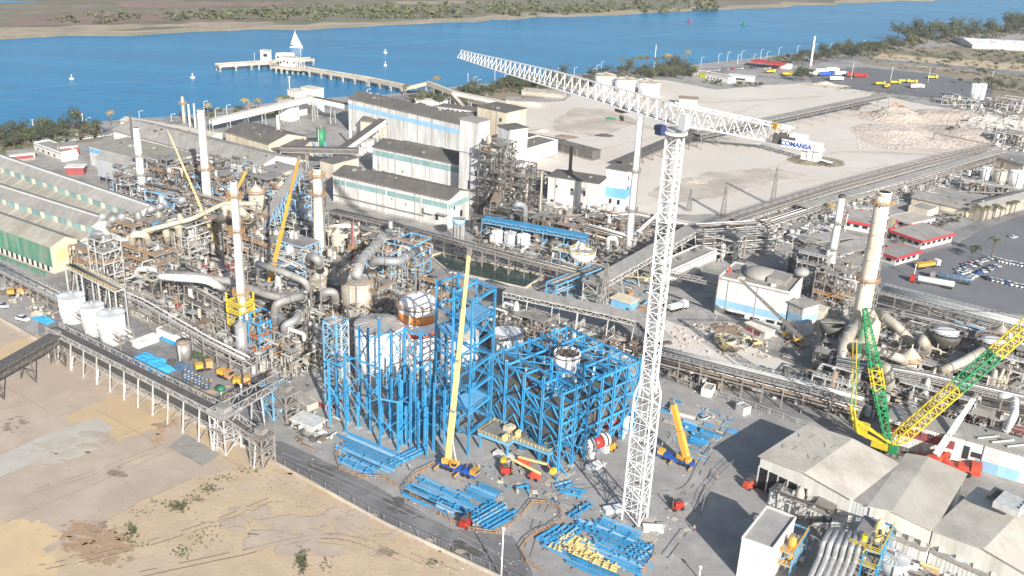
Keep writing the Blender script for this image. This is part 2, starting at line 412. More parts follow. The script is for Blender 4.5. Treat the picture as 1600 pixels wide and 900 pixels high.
# pale beach along the far bank
bp_ = [p+Vector((0, 0, .15)) for p in fsj]; up_ = [p+Vector((-9-8*math.sin(i*1.7), 14+9*math.sin(i*.9), .15)) for i, p in enumerate(fsj)]
struct('beach', (bp_+up_, [(i, i+1, len(bp_)+i+1, len(bp_)+i) for i in range(len(bp_)-1)]), 'beach')
mat('marsh_olive', (.18, .175, .12), .95, var=.35, scale=.03, dirt=(.20, .16, .11), dirt_amt=.8, dscale=.02)
mat('marsh_red', (.27, .18, .15), .95, var=.25, scale=.03, dirt=(.2, .17, .13), dirt_amt=.8, dscale=.02)
mat('marsh_tan', (.34, .28, .20), .95, var=.2, scale=.03, dirt=(.2, .17, .12), dirt_amt=.8, dscale=.02)
_lay[0] = 60
sheet('marsh', [(0, 30), (120, 22), (300, 26), (420, 30), (300, 36), (100, 40), (0, 42)], 'marsh_red', 14, 40, seed=5)
sheet('marsh', [(0, 44), (200, 38), (420, 34), (430, 39), (200, 46), (0, 52)], 'marsh_tan', 8, 40, seed=6)
sheet('marsh', [(330, 12), (700, 2), (900, -2), (1100, 6), (980, 13), (800, 19), (620, 28), (480, 24)], 'marsh_olive', 18, 40, seed=7)
sheet('marsh', [(180, 6), (330, 3), (520, 4), (400, 10), (200, 12)], 'marsh_red', 14, 40, seed=8)
sheet('marsh', [(620, 3), (700, 1), (760, 3), (700, 6), (620, 6)], 'marsh_tan', 8, 40, seed=9)
sheet('water_inlet', [(-60, 0), (0, 1), (60, 2), (62, 4), (0, 5), (-60, 5)], 'water', 10, 60, seed=10)
_lay[0] = 0
# --- bottom-left open ground
def inpoly(pts, x, y):
    c = False; j = len(pts)-1
    for i in range(len(pts)):
        xi, yi = pts[i]; xj, yj = pts[j]
        if (yi > y) != (yj > y) and x < (xj-xi)*(y-yi)/(yj-yi)+xi: c = not c
        j = i
    return c
def blobs(pts, seed, m='stain_brown', n=55, s0=.12, s1=.8, name='stain', spread=1.35):
    r = random.Random(seed); cx = sum(p[0] for p in pts)/len(pts); cy = sum(p[1] for p in pts)/len(pts); Q = [((x-cx)*spread+cx, (y-cy)*spread+cy) for x, y in pts]
    xs = [p[0] for p in Q]; ys = [p[1] for p in Q]; v = []; f = []; _lay[0] += 1; z0 = .004*_lay[0]; k = 0
    while k < n:
        x, y = r.gauss(cx, (max(xs)-min(xs))*.28), r.gauss(cy, (max(ys)-min(ys))*.28)
        k += 1
        if not inpoly(Q, x, y): continue
        p = V(x, y); s = r.uniform(s0, s1)*(1.6 if inpoly(pts, x, y) else .7); b = len(v); z = z0+.0002*(k % 19); sq = r.uniform(.35, 1)
        for t in range(9): a = t*2*PI/9; q = s*r.uniform(.55, 1.15); v.append(Vector((p.x+math.cos(a)*q*1.3, p.y+math.sin(a)*q*sq, z)))
        f.append(tuple(range(b, b+9)))
    struct(name, (v, f), m, kind='stuff')
kerb_line = [(-200, 395), (0, 500), (67, 538), (117, 558), (200, 606), (290, 655), (365, 690), (422, 720), (600, 819), (765, 896), (860, 940)]
sheet('slab_ground', kerb_line+[(860, 1250), (-500, 1250), (-500, 395)], 'slab_pink')
sheet('sand_ground', [(422, 722), (600, 821), (765, 898), (860, 942), (860, 1250), (60, 1250), (-260, 1000), (-60, 860), (60, 870), (130, 835), (200, 795), (260, 765), (300, 748), (330, 742), (372, 734), (400, 728)], 'sand', 1.0, 5, seed=3)
sheet('sand_patch', [(100, 656), (130, 638), (165, 622), (200, 615), (222, 634), (250, 655), (240, 672), (212, 680), (185, 690), (160, 668), (120, 660)], 'sand_orange', .9, 3, seed=4)
sheet('sand_patch', [(0, 545), (60, 520), (85, 535), (80, 548), (45, 570), (0, 580)], 'sand_orange', .9, 4, seed=14)
sheet('sand_patch', [(0, 812), (60, 812), (110, 835), (60, 858), (100, 900), (-80, 900), (-80, 820)], 'sand_orange', 1.2, 4, seed=12)
sheet('sand_patch', [(290, 670), (330, 664), (350, 690), (400, 722), (365, 735), (320, 702), (295, 690)], 'sand', .8, 3, seed=13)
sheet('concrete_strip', [(-40, 728), (0, 712), (60, 684), (150, 652), (180, 669), (100, 702), (0, 745), (-40, 760)], 'strip_pale', .25, 4, seed=15)
sheet('concrete_strip', [(262, 698), (290, 678), (345, 710), (316, 728)], 'grey_concrete', .1, 4, seed=16)
blobs([(0, 680), (12, 660), (28, 646), (48, 655), (30, 668), (10, 678)], 17)
blobs([(170, 740), (185, 730), (196, 742), (186, 746)], 18)
blobs([(390, 833), (402, 830), (421, 836), (418, 846), (404, 845)], 19)
blobs([(238, 664), (262, 652), (275, 662), (250, 676)], 20)
blobs([(590, 862), (600, 857), (615, 862), (605, 869)], 21)
blobs([(130, 828), (165, 815), (182, 826), (150, 834)], 22)
mat('red_earth', (.40, .27, .17), .95, var=.2, scale=.6, bump=.2)
blobs([(115, 815), (150, 822), (195, 838), (212, 862), (170, 880), (120, 866), (100, 840)], 91, 'red_earth', 330, .15, 1.0); blobs([(232, 690), (262, 655), (275, 662), (245, 694)], 92, 'red_earth', 60, .2, .8)
blobs([(430, 728), (470, 738), (560, 790), (520, 780), (450, 745)], 93, 'sand_orange', 120, .3, 1.4); blobs([(560, 800), (640, 845), (700, 880), (620, 850)], 94, 'sand_orange', 120, .3, 1.4)
# --- slab joints, thin dark lines in the open ground
jb = MB()
for a, b in [((265, 698), (316, 727)), ((316, 727), (345, 712)), ((345, 712), (385, 735)), ((0, 660), (110, 620)), ((140, 700), (230, 665)), ((0, 820), (300, 690)), ((130, 832), (210, 790)), ((215, 785), (300, 748)), ((150, 640), (260, 700)), ((0, 600), (70, 640))]:
    jb.beam(V(*a)+Vector((0, 0, .03)), V(*b)+Vector((0, 0, .03)), .13, .04)
tagged('slab_joints', jb.vf(), 'stain_brown', kind='stuff')
# --- yards, roads and lots
sheet('yard_ground', [(422, 712), (400, 600), (520, 560), (700, 560), (1000, 570), (1140, 640), (1180, 640), (1240, 660), (1400, 800), (1500, 1000), (860, 1000), (765, 893), (600, 816)], 'yard')
sheet('road', [(425, 716), (418, 690), (440, 690), (560, 745), (640, 790), (700, 825), (800, 838), (830, 890), (850, 945), (765, 893), (600, 816)], 'asphalt', .2, 8, seed=30)
sheet('road', [(1030, 560), (1280, 640), (1300, 665), (1180, 640), (1140, 625), (1030, 590)], 'asphalt')
sheet('side_yard', [(820, 430), (1010, 470), (1000, 500), (840, 500), (760, 470)], 'yard')
sheet('gypsum_yard', [(1040, 500), (1180, 545), (1240, 570), (1200, 600), (1030, 565)], 'gypsum', .6, 5, seed=31)
lot = [(795, 172), (800, 162), (880, 158), (905, 140), (940, 122), (1040, 125), (1120, 140), (1200, 133), (1290, 128), (1380, 150), (1450, 165), (1560, 180), (1600, 185), (1760, 205), (1760, 222), (1600, 228), (1542, 240), (1217, 317), (1180, 335), (1020, 336), (845, 285), (828, 262)]
sheet('gypsum_lot', lot, 'gypsum', .8, 10, seed=32)
mat('gyp_dark', (.50, .44, .37), .95, var=.15, scale=.05, dirt=(.66, .58, .5), dirt_amt=.8, dscale=.05)
sheet('gypsum_lot', [(860, 190), (900, 168), (960, 172), (1000, 190), (940, 215), (870, 205)], 'gyp_dark', 1.6, 6, seed=33)
sheet('gypsum_lot', [(1335, 215), (1400, 205), (1500, 225), (1480, 240), (1380, 232)], 'gyp_dark', 1.6, 6, seed=34)
sheet('gypsum_lot', [(1010, 300), (1100, 270), (1200, 262), (1260, 275), (1150, 300), (1040, 320)], 'gyp_dark', 2, 7, seed=35)
sheet('truck_park', [(1270, 133), (1262, 112), (1350, 105), (1450, 115), (1560, 135), (1545, 155), (1440, 152), (1380, 144)], 'lot_asphalt', .4, 10, seed=36)
sheet('scrub_ground', [(1560, 136), (1450, 112), (1350, 100), (1330, 88), (1400, 78), (1500, 72), (1600, 60), (1800, 50), (1800, 180), (1600, 180), (1545, 158)], 'scrub', 2, 14, seed=37)
sheet('scrub_ground', [(1350, 94), (1380, 84), (1480, 92), (1600, 100), (1800, 110), (1800, 126), (1600, 116), (1450, 106)], 'sand', 2.5, 10, seed=38)
sheet('highway', [(1300, 90), (1330, 88), (1600, 112), (1800, 128), (1800, 133), (1600, 118), (1330, 93)], 'asphalt_pale')
sheet('shore_road', [(-200, 262), (-20, 215), (60, 208), (200, 194), (300, 184), (420, 170), (520, 160), (660, 146), (800, 133), (960, 118), (1100, 108), (1250, 96), (1330, 90), (1332, 94), (1250, 101), (1100, 114), (960, 124), (800, 140), (660, 152), (520, 167), (420, 177), (300, 191), (200, 202), (60, 216), (-20, 222), (-200, 272)], 'asphalt_pale')
sheet('lawn', [(355, 178), (420, 170), (480, 166), (482, 172), (430, 180), (360, 186)], 'grass', .5, 6, seed=39)
sheet('shore_scrub', [(640, 150), (780, 138), (960, 118), (1010, 118), (900, 140), (800, 165), (700, 170), (640, 160)], 'scrub', 1, 10, seed=40)
sheet('shore_scrub', [(0, 214), (140, 200), (175, 205), (160, 218), (60, 232), (0, 250)], 'scrub', 1, 10, seed=41)
sheet('asphalt_lot', [(1375, 450), (1372, 415), (1440, 398), (1500, 380), (1560, 345), (1700, 300), (1700, 500), (1600, 492), (1540, 487), (1450, 470)], 'lot_asphalt', .3, 10, seed=42)
sheet('main_road', [(1370, 425), (1372, 415), (1440, 385), (1540, 340), (1600, 306), (1750, 240), (1750, 262), (1600, 335), (1560, 350), (1500, 375), (1440, 400)], 'asphalt')
sheet('service_yard', [(60, 480), (110, 440), (330, 570), (420, 615), (420, 660), (380, 660), (120, 540), (60, 525)], 'asphalt')
for k, pts in enumerate([[(470, 712), (520, 738), (560, 752), (540, 756), (480, 728)], [(600, 775), (660, 805), (700, 830), (660, 822), (600, 790)], [(700, 838), (760, 868), (740, 872), (690, 848)]]): blobs(pts, 60+k, 'steel_dark', 40, .4, 1.6, 'road_stain', 1.2)
for k, pts in enumerate([[(200, 640), (330, 600), (360, 625), (250, 660)], [(60, 700), (160, 670), (150, 700), (60, 730)], [(330, 790), (560, 800), (700, 870), (420, 860)]]): blobs(pts, 70+k, ['sand_orange', 'beige_concrete', 'slab_pink'][k], 90, .5, 2.6, 'sand_patch', 1.3)
sheet('pool', [(672, 402), (690, 396), (850, 432), (820, 452), (700, 425)], 'pond', .0)

# tyre tracks, pale wakes on the river
mat('track_sand', (.485, .39, .285), .95, var=.25, scale=.8); mat('track_grey', (.27, .26, .25), .95, var=.3, scale=.8); mat('track_pale', (.55, .5, .44), .95, var=.2, scale=.8)
def tracks(paths, m, w_=.32, gap=1.9, seed=0):
    r = random.Random(seed); v = []; f = []
    for pts in paths:
        P = [V(*p) for p in pts]; Q = []
        for i in range(len(P)-1):
            p0 = P[max(0, i-1)]; p1 = P[i]; p2 = P[i+1]; p3 = P[min(len(P)-1, i+2)]
            for k in range(8):
                t = k/8; Q.append(.5*((2*p1)+(p2-p0)*t+(2*p0-5*p1+4*p2-p3)*t*t+(3*p1-p0-3*p2+p3)*t**3))
        for sg in (-1, 1):
            b0 = None
            for i in range(len(Q)-1):
                if r.random() < .3: b0 = None; continue
                d = (Q[i+1]-Q[i]).normalized(); s = Vector((-d.y, d.x, 0)); o = Q[i]+s*(sg*gap/2); o2 = Q[i+1]+s*(sg*gap/2); n = len(v)
                for q in (o-s*w_/2, o+s*w_/2, o2+s*w_/2, o2-s*w_/2): v.append(Vector((q.x, q.y, .32)))
                f.append((n, n+1, n+2, n+3))
    struct('tyre_tracks', (v, f), m, kind='stuff')
def low(vf): return vf
tracks([[(60, 890), (200, 860), (330, 820), (430, 780)], [(220, 900), (360, 870), (520, 840), (640, 880)], [(0, 640), (90, 620), (170, 600), (230, 640), (330, 690)], [(20, 780), (150, 740), (260, 700), (340, 700)], [(420, 745), (520, 810), (640, 870), (720, 900)]], 'track_sand', seed=1)
tracks([[(430, 708), (520, 745), (640, 800), (740, 850), (800, 890)], [(820, 880), (860, 780), (940, 760), (1060, 770), (1100, 720), (1140, 660)], [(1040, 870), (1090, 800), (1120, 730)], [(700, 740), (820, 780), (930, 790)], [(1050, 590), (1180, 630), (1300, 680)]], 'track_grey', seed=2)
tracks([[(850, 250), (960, 230), (1080, 200), (1200, 160)], [(860, 200), (960, 190), (1100, 215), (1300, 215)], [(1000, 320), (1100, 290), (1300, 240), (1480, 245)], [(1100, 310), (1250, 285), (1400, 258)], [(960, 150), (1100, 160), (1300, 150)]], 'gyp_dark', .8, 3, seed=3)
for o in [x for x in bpy.data.objects if x.name.startswith('tyre_tracks')]: o.location.z = -.02
_w = MATS['water'].copy(); MATS['wake'] = _w
for e, c in zip([n for n in _w.node_tree.nodes if n.type == 'VALTORGB'][0].color_ramp.elements, ((.01, .19, .42, 1), (.02, .25, .50, 1))): e.color = c
for k, pts in enumerate([[(-40, 141), (60, 132), (130, 124), (230, 122), (340, 109), (342, 110.5), (230, 124), (130, 126.5), (60, 134), (-40, 143.5)], [(0, 152), (120, 140), (300, 126), (420, 110), (421, 112), (300, 128), (120, 142), (0, 155)], [(500, 72), (620, 64), (800, 52), (801, 53.5), (620, 66), (500, 73.5)], [(900, 60), (1100, 46), (1300, 30), (1300, 32), (1100, 48), (900, 62)]]): sheet('water_wake', pts, 'wake', 1.5, 12, z=WZ+.02+.01*k, seed=80+k)
# ================================================================== BUILDINGS
def frame_of(A, B, h):
    a = V(A[0], A[1], h); b = V(B[0], B[1], h); a.z = b.z = 0
    u = (b-a); L = u.length; u.normalize(); n = Vector((-u.y, u.x, 0))     # n points away from the front face
    if n.dot(Vector((a.x, a.y, 0))) < 0: n = -n
    return a, u, n, L
def bldg(name, label, cat, A, B, base, D, wall='white_wall', roof='dark_roof', rt='gable', rise=2.5, bands=(), wins=(), sidewins=(), z0=0.0,
         h=None, parapet=.8, vent=None, group=None, over=.5, left=False, legs=False, slabh=.35):
    """A,B: pixels of the front eave; base: pixel at the foot of corner B; D: depth in metres"""
    if h is None:
        b0 = V(*base); h = HT(b0, B[1])
    a, u, n, L = frame_of(A, B, h)
    ang = math.atan2(u.y, u.x)
    T = Thing(name, label, cat, (a+u*L/2+n*D/2), group)
    T.h, T.a, T.u, T.n, T.L, T.D, T.ang = h, a, u, n, L, D, ang
    def Pt(s, t, z): return a+u*s+n*t+Vector((0, 0, z))
    T.P = Pt
    c = [Pt(0, 0, 0), Pt(L, 0, 0), Pt(L, D, 0), Pt(0, D, 0)]
    hz = h
    if rt == 'gable':
        v = [Vector((p.x, p.y, z0)) for p in c]+[Vector((p.x, p.y, h)) for p in c]+[Pt(0, D/2, h+rise), Pt(L, D/2, h+rise)]
        f = [(0, 1, 5, 4), (1, 2, 6, 9, 5), (2, 3, 7, 6), (3, 0, 4, 8, 7), (3, 2, 1, 0), (4, 5, 9, 8), (6, 7, 8, 9)]
        T.mesh('wall', (v, f), wall)
        k = over; s = rise/(D/2)*k
        for (t0, t1) in ((-k, D/2), (D+k, D/2)):
            q = [Pt(-k, t0, h-s+.05), Pt(L+k, t0, h-s+.05), Pt(L+k, t1, h+rise+.05), Pt(-k, t1, h+rise+.05)]
            vv = q+[p+Vector((0, 0, .25)) for p in q]
            T.mesh('roof_slope', (vv, ubox_faces(t0 < t1)), roof)
    elif rt == 'gableB':
        v = [Vector((p.x, p.y, z0)) for p in c]+[Vector((p.x, p.y, h)) for p in c]+[Pt(L/2, 0, h+rise), Pt(L/2, D, h+rise)]
        f = [(0, 1, 5, 8, 4), (1, 2, 6, 5), (2, 3, 7, 9, 6), (3, 0, 4, 7), (3, 2, 1, 0), (5, 6, 9, 8), (7, 4, 8, 9)]
        T.mesh('wall', (v, f), wall)
        k = over; s = rise/(L/2)*k
        for (t0, t1) in ((-k, L/2), (L+k, L/2)):
            q = [Pt(t0, -k, h-s+.05), Pt(t0, D+k, h-s+.05), Pt(t1, D+k, h+rise+.05), Pt(t1, -k, h+rise+.05)]
            vv = q+[p+Vector((0, 0, .25)) for p in q]
            T.mesh('roof_slope', (vv, ubox_faces(t0 > t1)), roof)
    else:
        T.mesh('wall', prism(c, z0, h-.02), wall)
        if rt == 'flat':
            t = .3
            T.box('roof', roof, Pt(L/2, D/2, h+.05), (L-2*t, D-2*t, .15), ang)
            for (s, tt, sx, sy) in ((L/2, t/2, L, t), (L/2, D-t/2, L, t), (t/2, D/2, t, D-2*t), (L-t/2, D/2, t, D-2*t)):
                T.box('parapet', wall, Pt(s, tt, h+parapet/2-.02), (sx, sy, parapet), ang)
        else:
            T.box('roof', roof, Pt(L/2, D/2, h+slabh/2), (L+2*over, D+2*over, slabh), ang)
    if L > 12 and not z0:
        T.box('gutter', 'steel_grey', Pt(L/2, -over-.1 if rt == 'gable' else -.14, h-.15), (L, .22, .25), ang); T.box('plinth', 'grey_concrete', Pt(L/2, -.06, .5), (L, .16, 1.0), ang)
        rr = random.Random(int(L*97)+int(D*13))
        for k in range(int(L/11)): T.box('downpipe', 'steel_mid', Pt(4+11*k, -.14, h/2), (.22, .2, h), ang)
        for k in range(int(L*D/110)):
            s_ = rr.uniform(.1, .9)*L; t_ = rr.uniform(.12, .88)*D; zz = h+(rise*(1-abs(t_-D/2)/(D/2)) if rt == 'gable' else rise*(1-abs(s_-L/2)/(L/2)) if rt == 'gableB' else .2)
            q_ = rr.uniform(.5, 1.3); T.box('roof_vent', rr.choice(('steel_grey', 'steel_mid', 'steel_dark', 'rust')), Pt(s_, t_, zz+q_*.45), (q_*1.3, q_, q_*.9), ang)
    for (za, zb, m) in bands:
        T.box('band', m, Pt(L/2, -.03, h-(za+zb)/2), (L, .1, abs(zb-za)), ang)
        T.box('band', m, Pt(L+.03 if not left else -.03, D/2, h-(za+zb)/2), (.1, D, abs(zb-za)), ang)
    for (s, zd, ww, wh, *mm) in wins:
        m = mm[0] if mm else 'glass_dark'
        w_ = T.box('window' if m == 'glass_dark' else 'panel', m, Pt(s*L, -.02, h-zd), (ww, .12, wh), ang)
    for (s, zd, ww, wh, *mm) in sidewins:
        m = mm[0] if mm else 'glass_dark'
        T.box('window' if m == 'glass_dark' else 'panel', m, Pt(L+.02 if not left else -.02, s*D, h-zd), (.12, ww, wh), ang)
    if vent:
        s0, s1, vw, vh = vent
        top = h+(rise if rt.startswith('gable') else .2)
        T.box('ridge_vent', roof, Pt(L*(s0+s1)/2, D/2, top+vh/2), (L*(s1-s0), vw, vh+.3), ang)
    if legs:
        for s in range(int(L/5)+1):
            for t in (0.3, D-.3):
                T.beam('leg', 'steel_grey', Pt(min(.3+s*5, L-.3), t, 0), Pt(min(.3+s*5, L-.3), t, z0), .4)
    return T
def ubox_faces(flip=False):
    f = [(0, 1, 2, 3), (7, 6, 5, 4), (1, 0, 4, 5), (2, 1, 5, 6), (3, 2, 6, 7), (0, 3, 7, 4)]
    return f if not flip else [tuple(reversed(q)) for q in f]

# --- big white mill halls, centre
hA = bldg('mill_hall', 'long white hall with dark roof, nearest the pool, green-grey band under its eave', 'hall', (521, 272), (702, 312), (702, 358), 17,
     bands=((2.2, 4.6, 'teal_sheet'),), wins=((.90, 9, 1.6, 4.0), (.52, 5.8, .6, .6), (.64, 7, .6, .6), (.82, 6.5, 1.0, .6)), vent=(.35, .97, 1.6, .7), sidewins=((.25, 5, 1.2, 1.6), (.6, 9, 2, 3)))
for k in (.0, .11, .47, .77, .99): hA.box('downpipe', 'white_paint', hA.P(hA.L*k, -.12, hA.h/2), (.35, .25, hA.h), hA.ang)
hA.box('annex', 'white_wall', hA.P(hA.L*.86, -1.3, hA.h-6.5), (5.5, 2.6, 2.4), hA.ang)
hA.box('walkway', 'steel_grey', hA.P(hA.L*.93, -1.1, hA.h-7.4), (9, 2.0, .25), hA.ang)
hA.cyl('wall_pipe', 'steel_grey', hA.P(0, -.6, hA.h*.28), hA.P(hA.L*.8, -.6, hA.h*.28), .3)
hB = bldg('mill_hall', 'taller soiled white hall behind the nearest one, blue band turning grey at one end', 'hall', (582, 229), (746, 263), (746, 312), 19,
     bands=((1.6, 4.4, 'teal_sheet'),), vent=(.2, .97, 1.8, .9), wins=((.98, 12, .9, 3.2), (.06, 9.5, .8, .8), (.3, 10, .8, .8)))
hC = bldg('mill_hall', 'longest hall, dark roof and pale blue stripe, furthest toward the river', 'hall', (544, 153), (722, 194), (722, 250), 20,
     bands=((3.5, 6.2, 'pale_blue'),), rise=3)
hD = bldg('store_building', 'low cream building with dark hipped roof between the striped halls', 'building', (563, 188), (666, 201), (666, 228), 9, wall='cream_wall',
     bands=(), rise=1.5, wins=((.97, 3.5, 3.0, 7.0, 'dark_roof'),))
bldg('store_building', 'small pale block at the end of the cream dark-roofed building', 'building', (672, 201), (685, 203), (685, 229), 5, wall='white_paint', rt='slab', wins=((.3, 3, 1.2, 3), (.7, 3, 1.2, 3)))
hT = bldg('concrete_tower', 'tall soiled concrete tower rising between the white mill halls', 'tower', (719, 186), (748, 192), (748, 322), 9, wall='white_wall', rt='slab', roof='grey_concrete',
     wins=((.93, 25, 1.0, 2.8), (.55, 31.5, .9, 4.5)))
hT.box('floor_line', 'steel_grey', hT.P(hT.L/2, -.08, hT.h*.62), (hT.L, .2, .3), hT.ang)
bldg('mill_hall', 'pale plastered block joined behind the concrete tower', 'building', (746, 166), (792, 176), (792, 240), 18, wall='cream_wall', rt='slab', wins=((.8, 5, 1.6, 2.2),))
bldg('roof_house', 'dark roofed plant room behind the concrete tower', 'building', (722, 182), (770, 181), (772, 225), 10, wall='grey_concrete', rise=1.5)
bldg('mill_hall', 'pale sided annex beside the tower, half in shade', 'building', (778, 196), (797, 203), (797, 268), 12, wall='white_wall', rt='slab')
hG = bldg('gallery_building', 'white walled building with sunken grey roof next to the gypsum lot', 'building', (796, 242), (872, 220), (872, 243), 15, wall='white_paint', rt='flat', roof='dark_roof')
# --- link block at the corner of the nearest hall
bldg('link_building', 'grey canopy block at the left end of the nearest white hall', 'building', (521, 256), (560, 246), (562, 270), 10, wall='beige_concrete', rt='slab', roof='dark_roof')
# --- middle workshop with chimney
wE = bldg('workshop_building', 'pale two-storey workshop with small windows and a dark chimney on its roof', 'building', (857, 275), (936, 287), (936, 338), 13, rt='slab', wall='white_wall', roof='dark_roof',
     wins=((.17, 4.5, 1.2, 1.4), (.48, 5, 1.4, 1.2), (.73, 6, 1.2, 2.6), (.1, 12, 1.5, 1.2)))
b = wE.P(wE.L*.32, wE.D*.6, wE.h)
wE.cyl('chimney', 'steel_dark', b, b+Vector((0, 0, 14)), .85, 12); wE.cyl('chimney_base', 'steel_dark', b, b+Vector((0, 0, 2.2)), 1.5, 12)
wF = bldg('hoist_building', 'narrow white building with mid-blue lower half beside the tall white stack', 'building', (948, 263), (980, 268), (980, 333), 11, rt='slab', roof='dark_roof', wall='white_wall',
     bands=((9, 14, 'sky_blue_paint'),), sidewins=((.3, 4, 1.6, 2), (.3, 9, 1.6, 2)), wins=((.7, 16, 1.5, 2.5), (.3, 16, 1.5, 2.5)))
# --- white and blue building at centre right
wK = bldg('filter_building', 'white building with pale blue belt and shadow of a thin crane boom', 'building', (1123, 434), (1234, 459), (1234, 516), 19, rt='flat', roof='grey_roof', wall='white_wall',
     bands=((8.2, 11.0, 'pale_blue'),), wins=((.22, 12.8, 3.5, 1.2), (.36, 12.8, 4, 1.4), (.58, 13, 3.6, 1.4), (.8, 12.4, 3, 1.2), (.93, 12.4, 2, 1.2)))
wK.mesh('roof_hump', lathe(wK.P(wK.L*.45, wK.D*.6, wK.h+.1), [(6, 0), (5.8, 1.2), (4.5, 2.2), (2.5, 2.8), (0, 3)], 16), 'grey_roof', True)
wK.box('roof_house', 'grey_roof', wK.P(wK.L*.75, wK.D*.55, wK.h+1.1), (7, 9, 2.0), wK.ang)
wK.box('roof_house', 'grey_roof', wK.P(wK.L*.4, wK.D*.8, wK.h+.9), (9, 4, 1.6), wK.ang)
wK.mesh('dish', lathe(wK.P(wK.L*.98, wK.D*.9, wK.h+1), [(0, 0), (2.2, .6), (2.9, 1.6), (2.6, 2.8), (1.0, 3.6), (0, 3.8)], 16), 'duct_grey', True)
for i in range(3): wK.box('roof_fan', 'white_paint', wK.P(wK.L*(.3+.22*i), 3+i % 2*4, wK.h+.7), (1.6, 1.2, 1.0), wK.ang)
wK.box('roof_fan', 'signal_red', wK.P(wK.L*.06, wK.D*.38, wK.h+1.2), (.8, .8, 2.4), wK.ang)
bldg('stair_block', 'blue-grey stair block built onto the end of the white and blue building', 'building', (1234, 472), (1256, 482), (1256, 528), 8, rt='slab', roof='grey_roof', wall='white_wall', bands=((3.5, 6, 'pale_blue'),),
     wins=((.5, 8.5, 3, .5),)).box('side_sheet', 'cream_sheet', V(1281, 505, 3), (3, 6, 12), AX)
bldg('long_office', 'low white building with flat roof between the inclined conveyor and the shaded road', 'building', (1047, 425), (1120, 392), (1120, 408), 9, rt='flat', wall='white_paint', roof='grey_concrete')
bldg('side_store', 'pale low store in front of the flat-roofed white building', 'building', (1066, 436), (1095, 420), (1095, 426), 4, rt='slab', wall='white_paint', roof='grey_roof')
# --- gable hall with three bays, lower right
hall = Thing('workshop_hall', 'huge grey-beige ribbed hall of three gabled bays at the lower right', 'hall', V(1400, 790))
HE = 9.5
def hall_bay(A, B, C, ridge, rise, m='light_roof', frontwall='hall_wall'):
    """A,B front eave corners at height HE, C a point on the back eave: the ridge runs front to back"""
    a, b, c = V(*A, HE), V(*B, HE), V(*C, HE)
    u = (b-a).normalized(); n = Vector((-u.y, u.x, 0)); n = n if n.dot(c-a) > 0 else -n
    D = n.dot(c-a); L = (b-a).length; rp = a+u*(L*ridge)+Vector((0, 0, rise))
    z = lambda p, k: Vector((p.x, p.y, k))
    v = [z(a, 0), z(b, 0), a, b, rp]+[z(a+n*D, 0), z(b+n*D, 0), a+n*D, b+n*D, rp+n*D]
    hall.mesh('wall', (v, [(0, 1, 3, 4, 2), (6, 5, 7, 9, 8), (1, 6, 8, 3), (5, 0, 2, 7), (5, 6, 1, 0), (2, 4, 9, 7), (4, 3, 8, 9)]), frontwall)
    for (p, q) in ((a, rp), (b, rp)):
        d = (q-p).normalized(); p2 = p-d*.6; e = n*.6; up = Vector((0, 0, .12))
        w8 = [p2-e, q-e, q+n*D+e, p2+n*D+e]; w8 = [x+up for x in w8]+[x+up+Vector((0, 0, .22)) for x in w8]
        hall.mesh('roof_slope', (w8, ubox_faces(p is a)), m)
    return a, b, n, u, D, L
r1 = hall_bay((1189, 714), (1330, 780), (1238, 655), .5, 1.3)
r2 = hall_bay((1360, 792), (1456, 828), (1405, 707), .35, 1.0)
r3 = hall_bay((1458, 829), (1620, 905), (1500, 752), .5, 1.5)
a, b_, n_, u_, D_, L_ = r1
q = [b_, V(1360, 792, HE), V(1360, 792, HE)+n_*D_, b_+n_*D_]; q = [p+Vector((0, 0, -.1)) for p in q]
hall.mesh('valley_roof', (q+[p+Vector((0, 0, .3)) for p in q], ubox_faces()), 'grey_roof')
hall.mesh('wall', prism([V(1330, 780, HE)+n_*.3, V(1360, 792, HE)+n_*.3, V(1360, 792, HE)+n_*5, V(1330, 780, HE)+n_*5], 0, HE-.3), 'white_wall')
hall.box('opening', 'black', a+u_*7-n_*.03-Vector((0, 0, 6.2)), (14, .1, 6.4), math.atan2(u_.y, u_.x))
for i in range(6): hall.box('column', 'steel_pale', a+u_*(i*2.9)-n_*.12-Vector((0, 0, 6)), (.35, .3, 6.6), math.atan2(u_.y, u_.x))
for t in (.25, .6): 
    for s in (.2, .45): hall.beam('roof_vent', 'steel_dark', a+u_*(L_*s)+n_*(D_*t)+Vector((0, 0, 2.3)), a+u_*(L_*s+1)+n_*(D_*t+1)+Vector((0, 0, 3.3)), .15)
a, b_, n_, u_, D_, L_ = r3
hall.box('roof_box', 'steel_pale', a+u_*(L_*.42)+n_*(D_*.72)+Vector((0, 0, 4)), (6, 7, 1.6), math.atan2(u_.y, u_.x))
hall.box('roof_box', 'steel_dark', a+u_*(L_*.28)+n_*(D_*.82)+Vector((0, 0, 3.2)), (5, 5, 1.3), math.atan2(u_.y, u_.x))
for i in range(4): hall.box('roof_fan', 'white_paint', a+u_*(L_*.55)+n_*(D_*(.66+.06*i))+Vector((0, 0, 4.6)), (1, 1, 1.2), math.atan2(u_.y, u_.x))
for (s, m) in ((.05, 'cream_sheet'), (.3, 'pale_blue'), (.45, 'cream_sheet'), (.7, 'rust')):
    hall.box('door', m, a+u_*(L_*s)-n_*.06-Vector((0, 0, 6.6)), (3.2, .15, 5), math.atan2(u_.y, u_.x))
leanm = 'steel_grey'
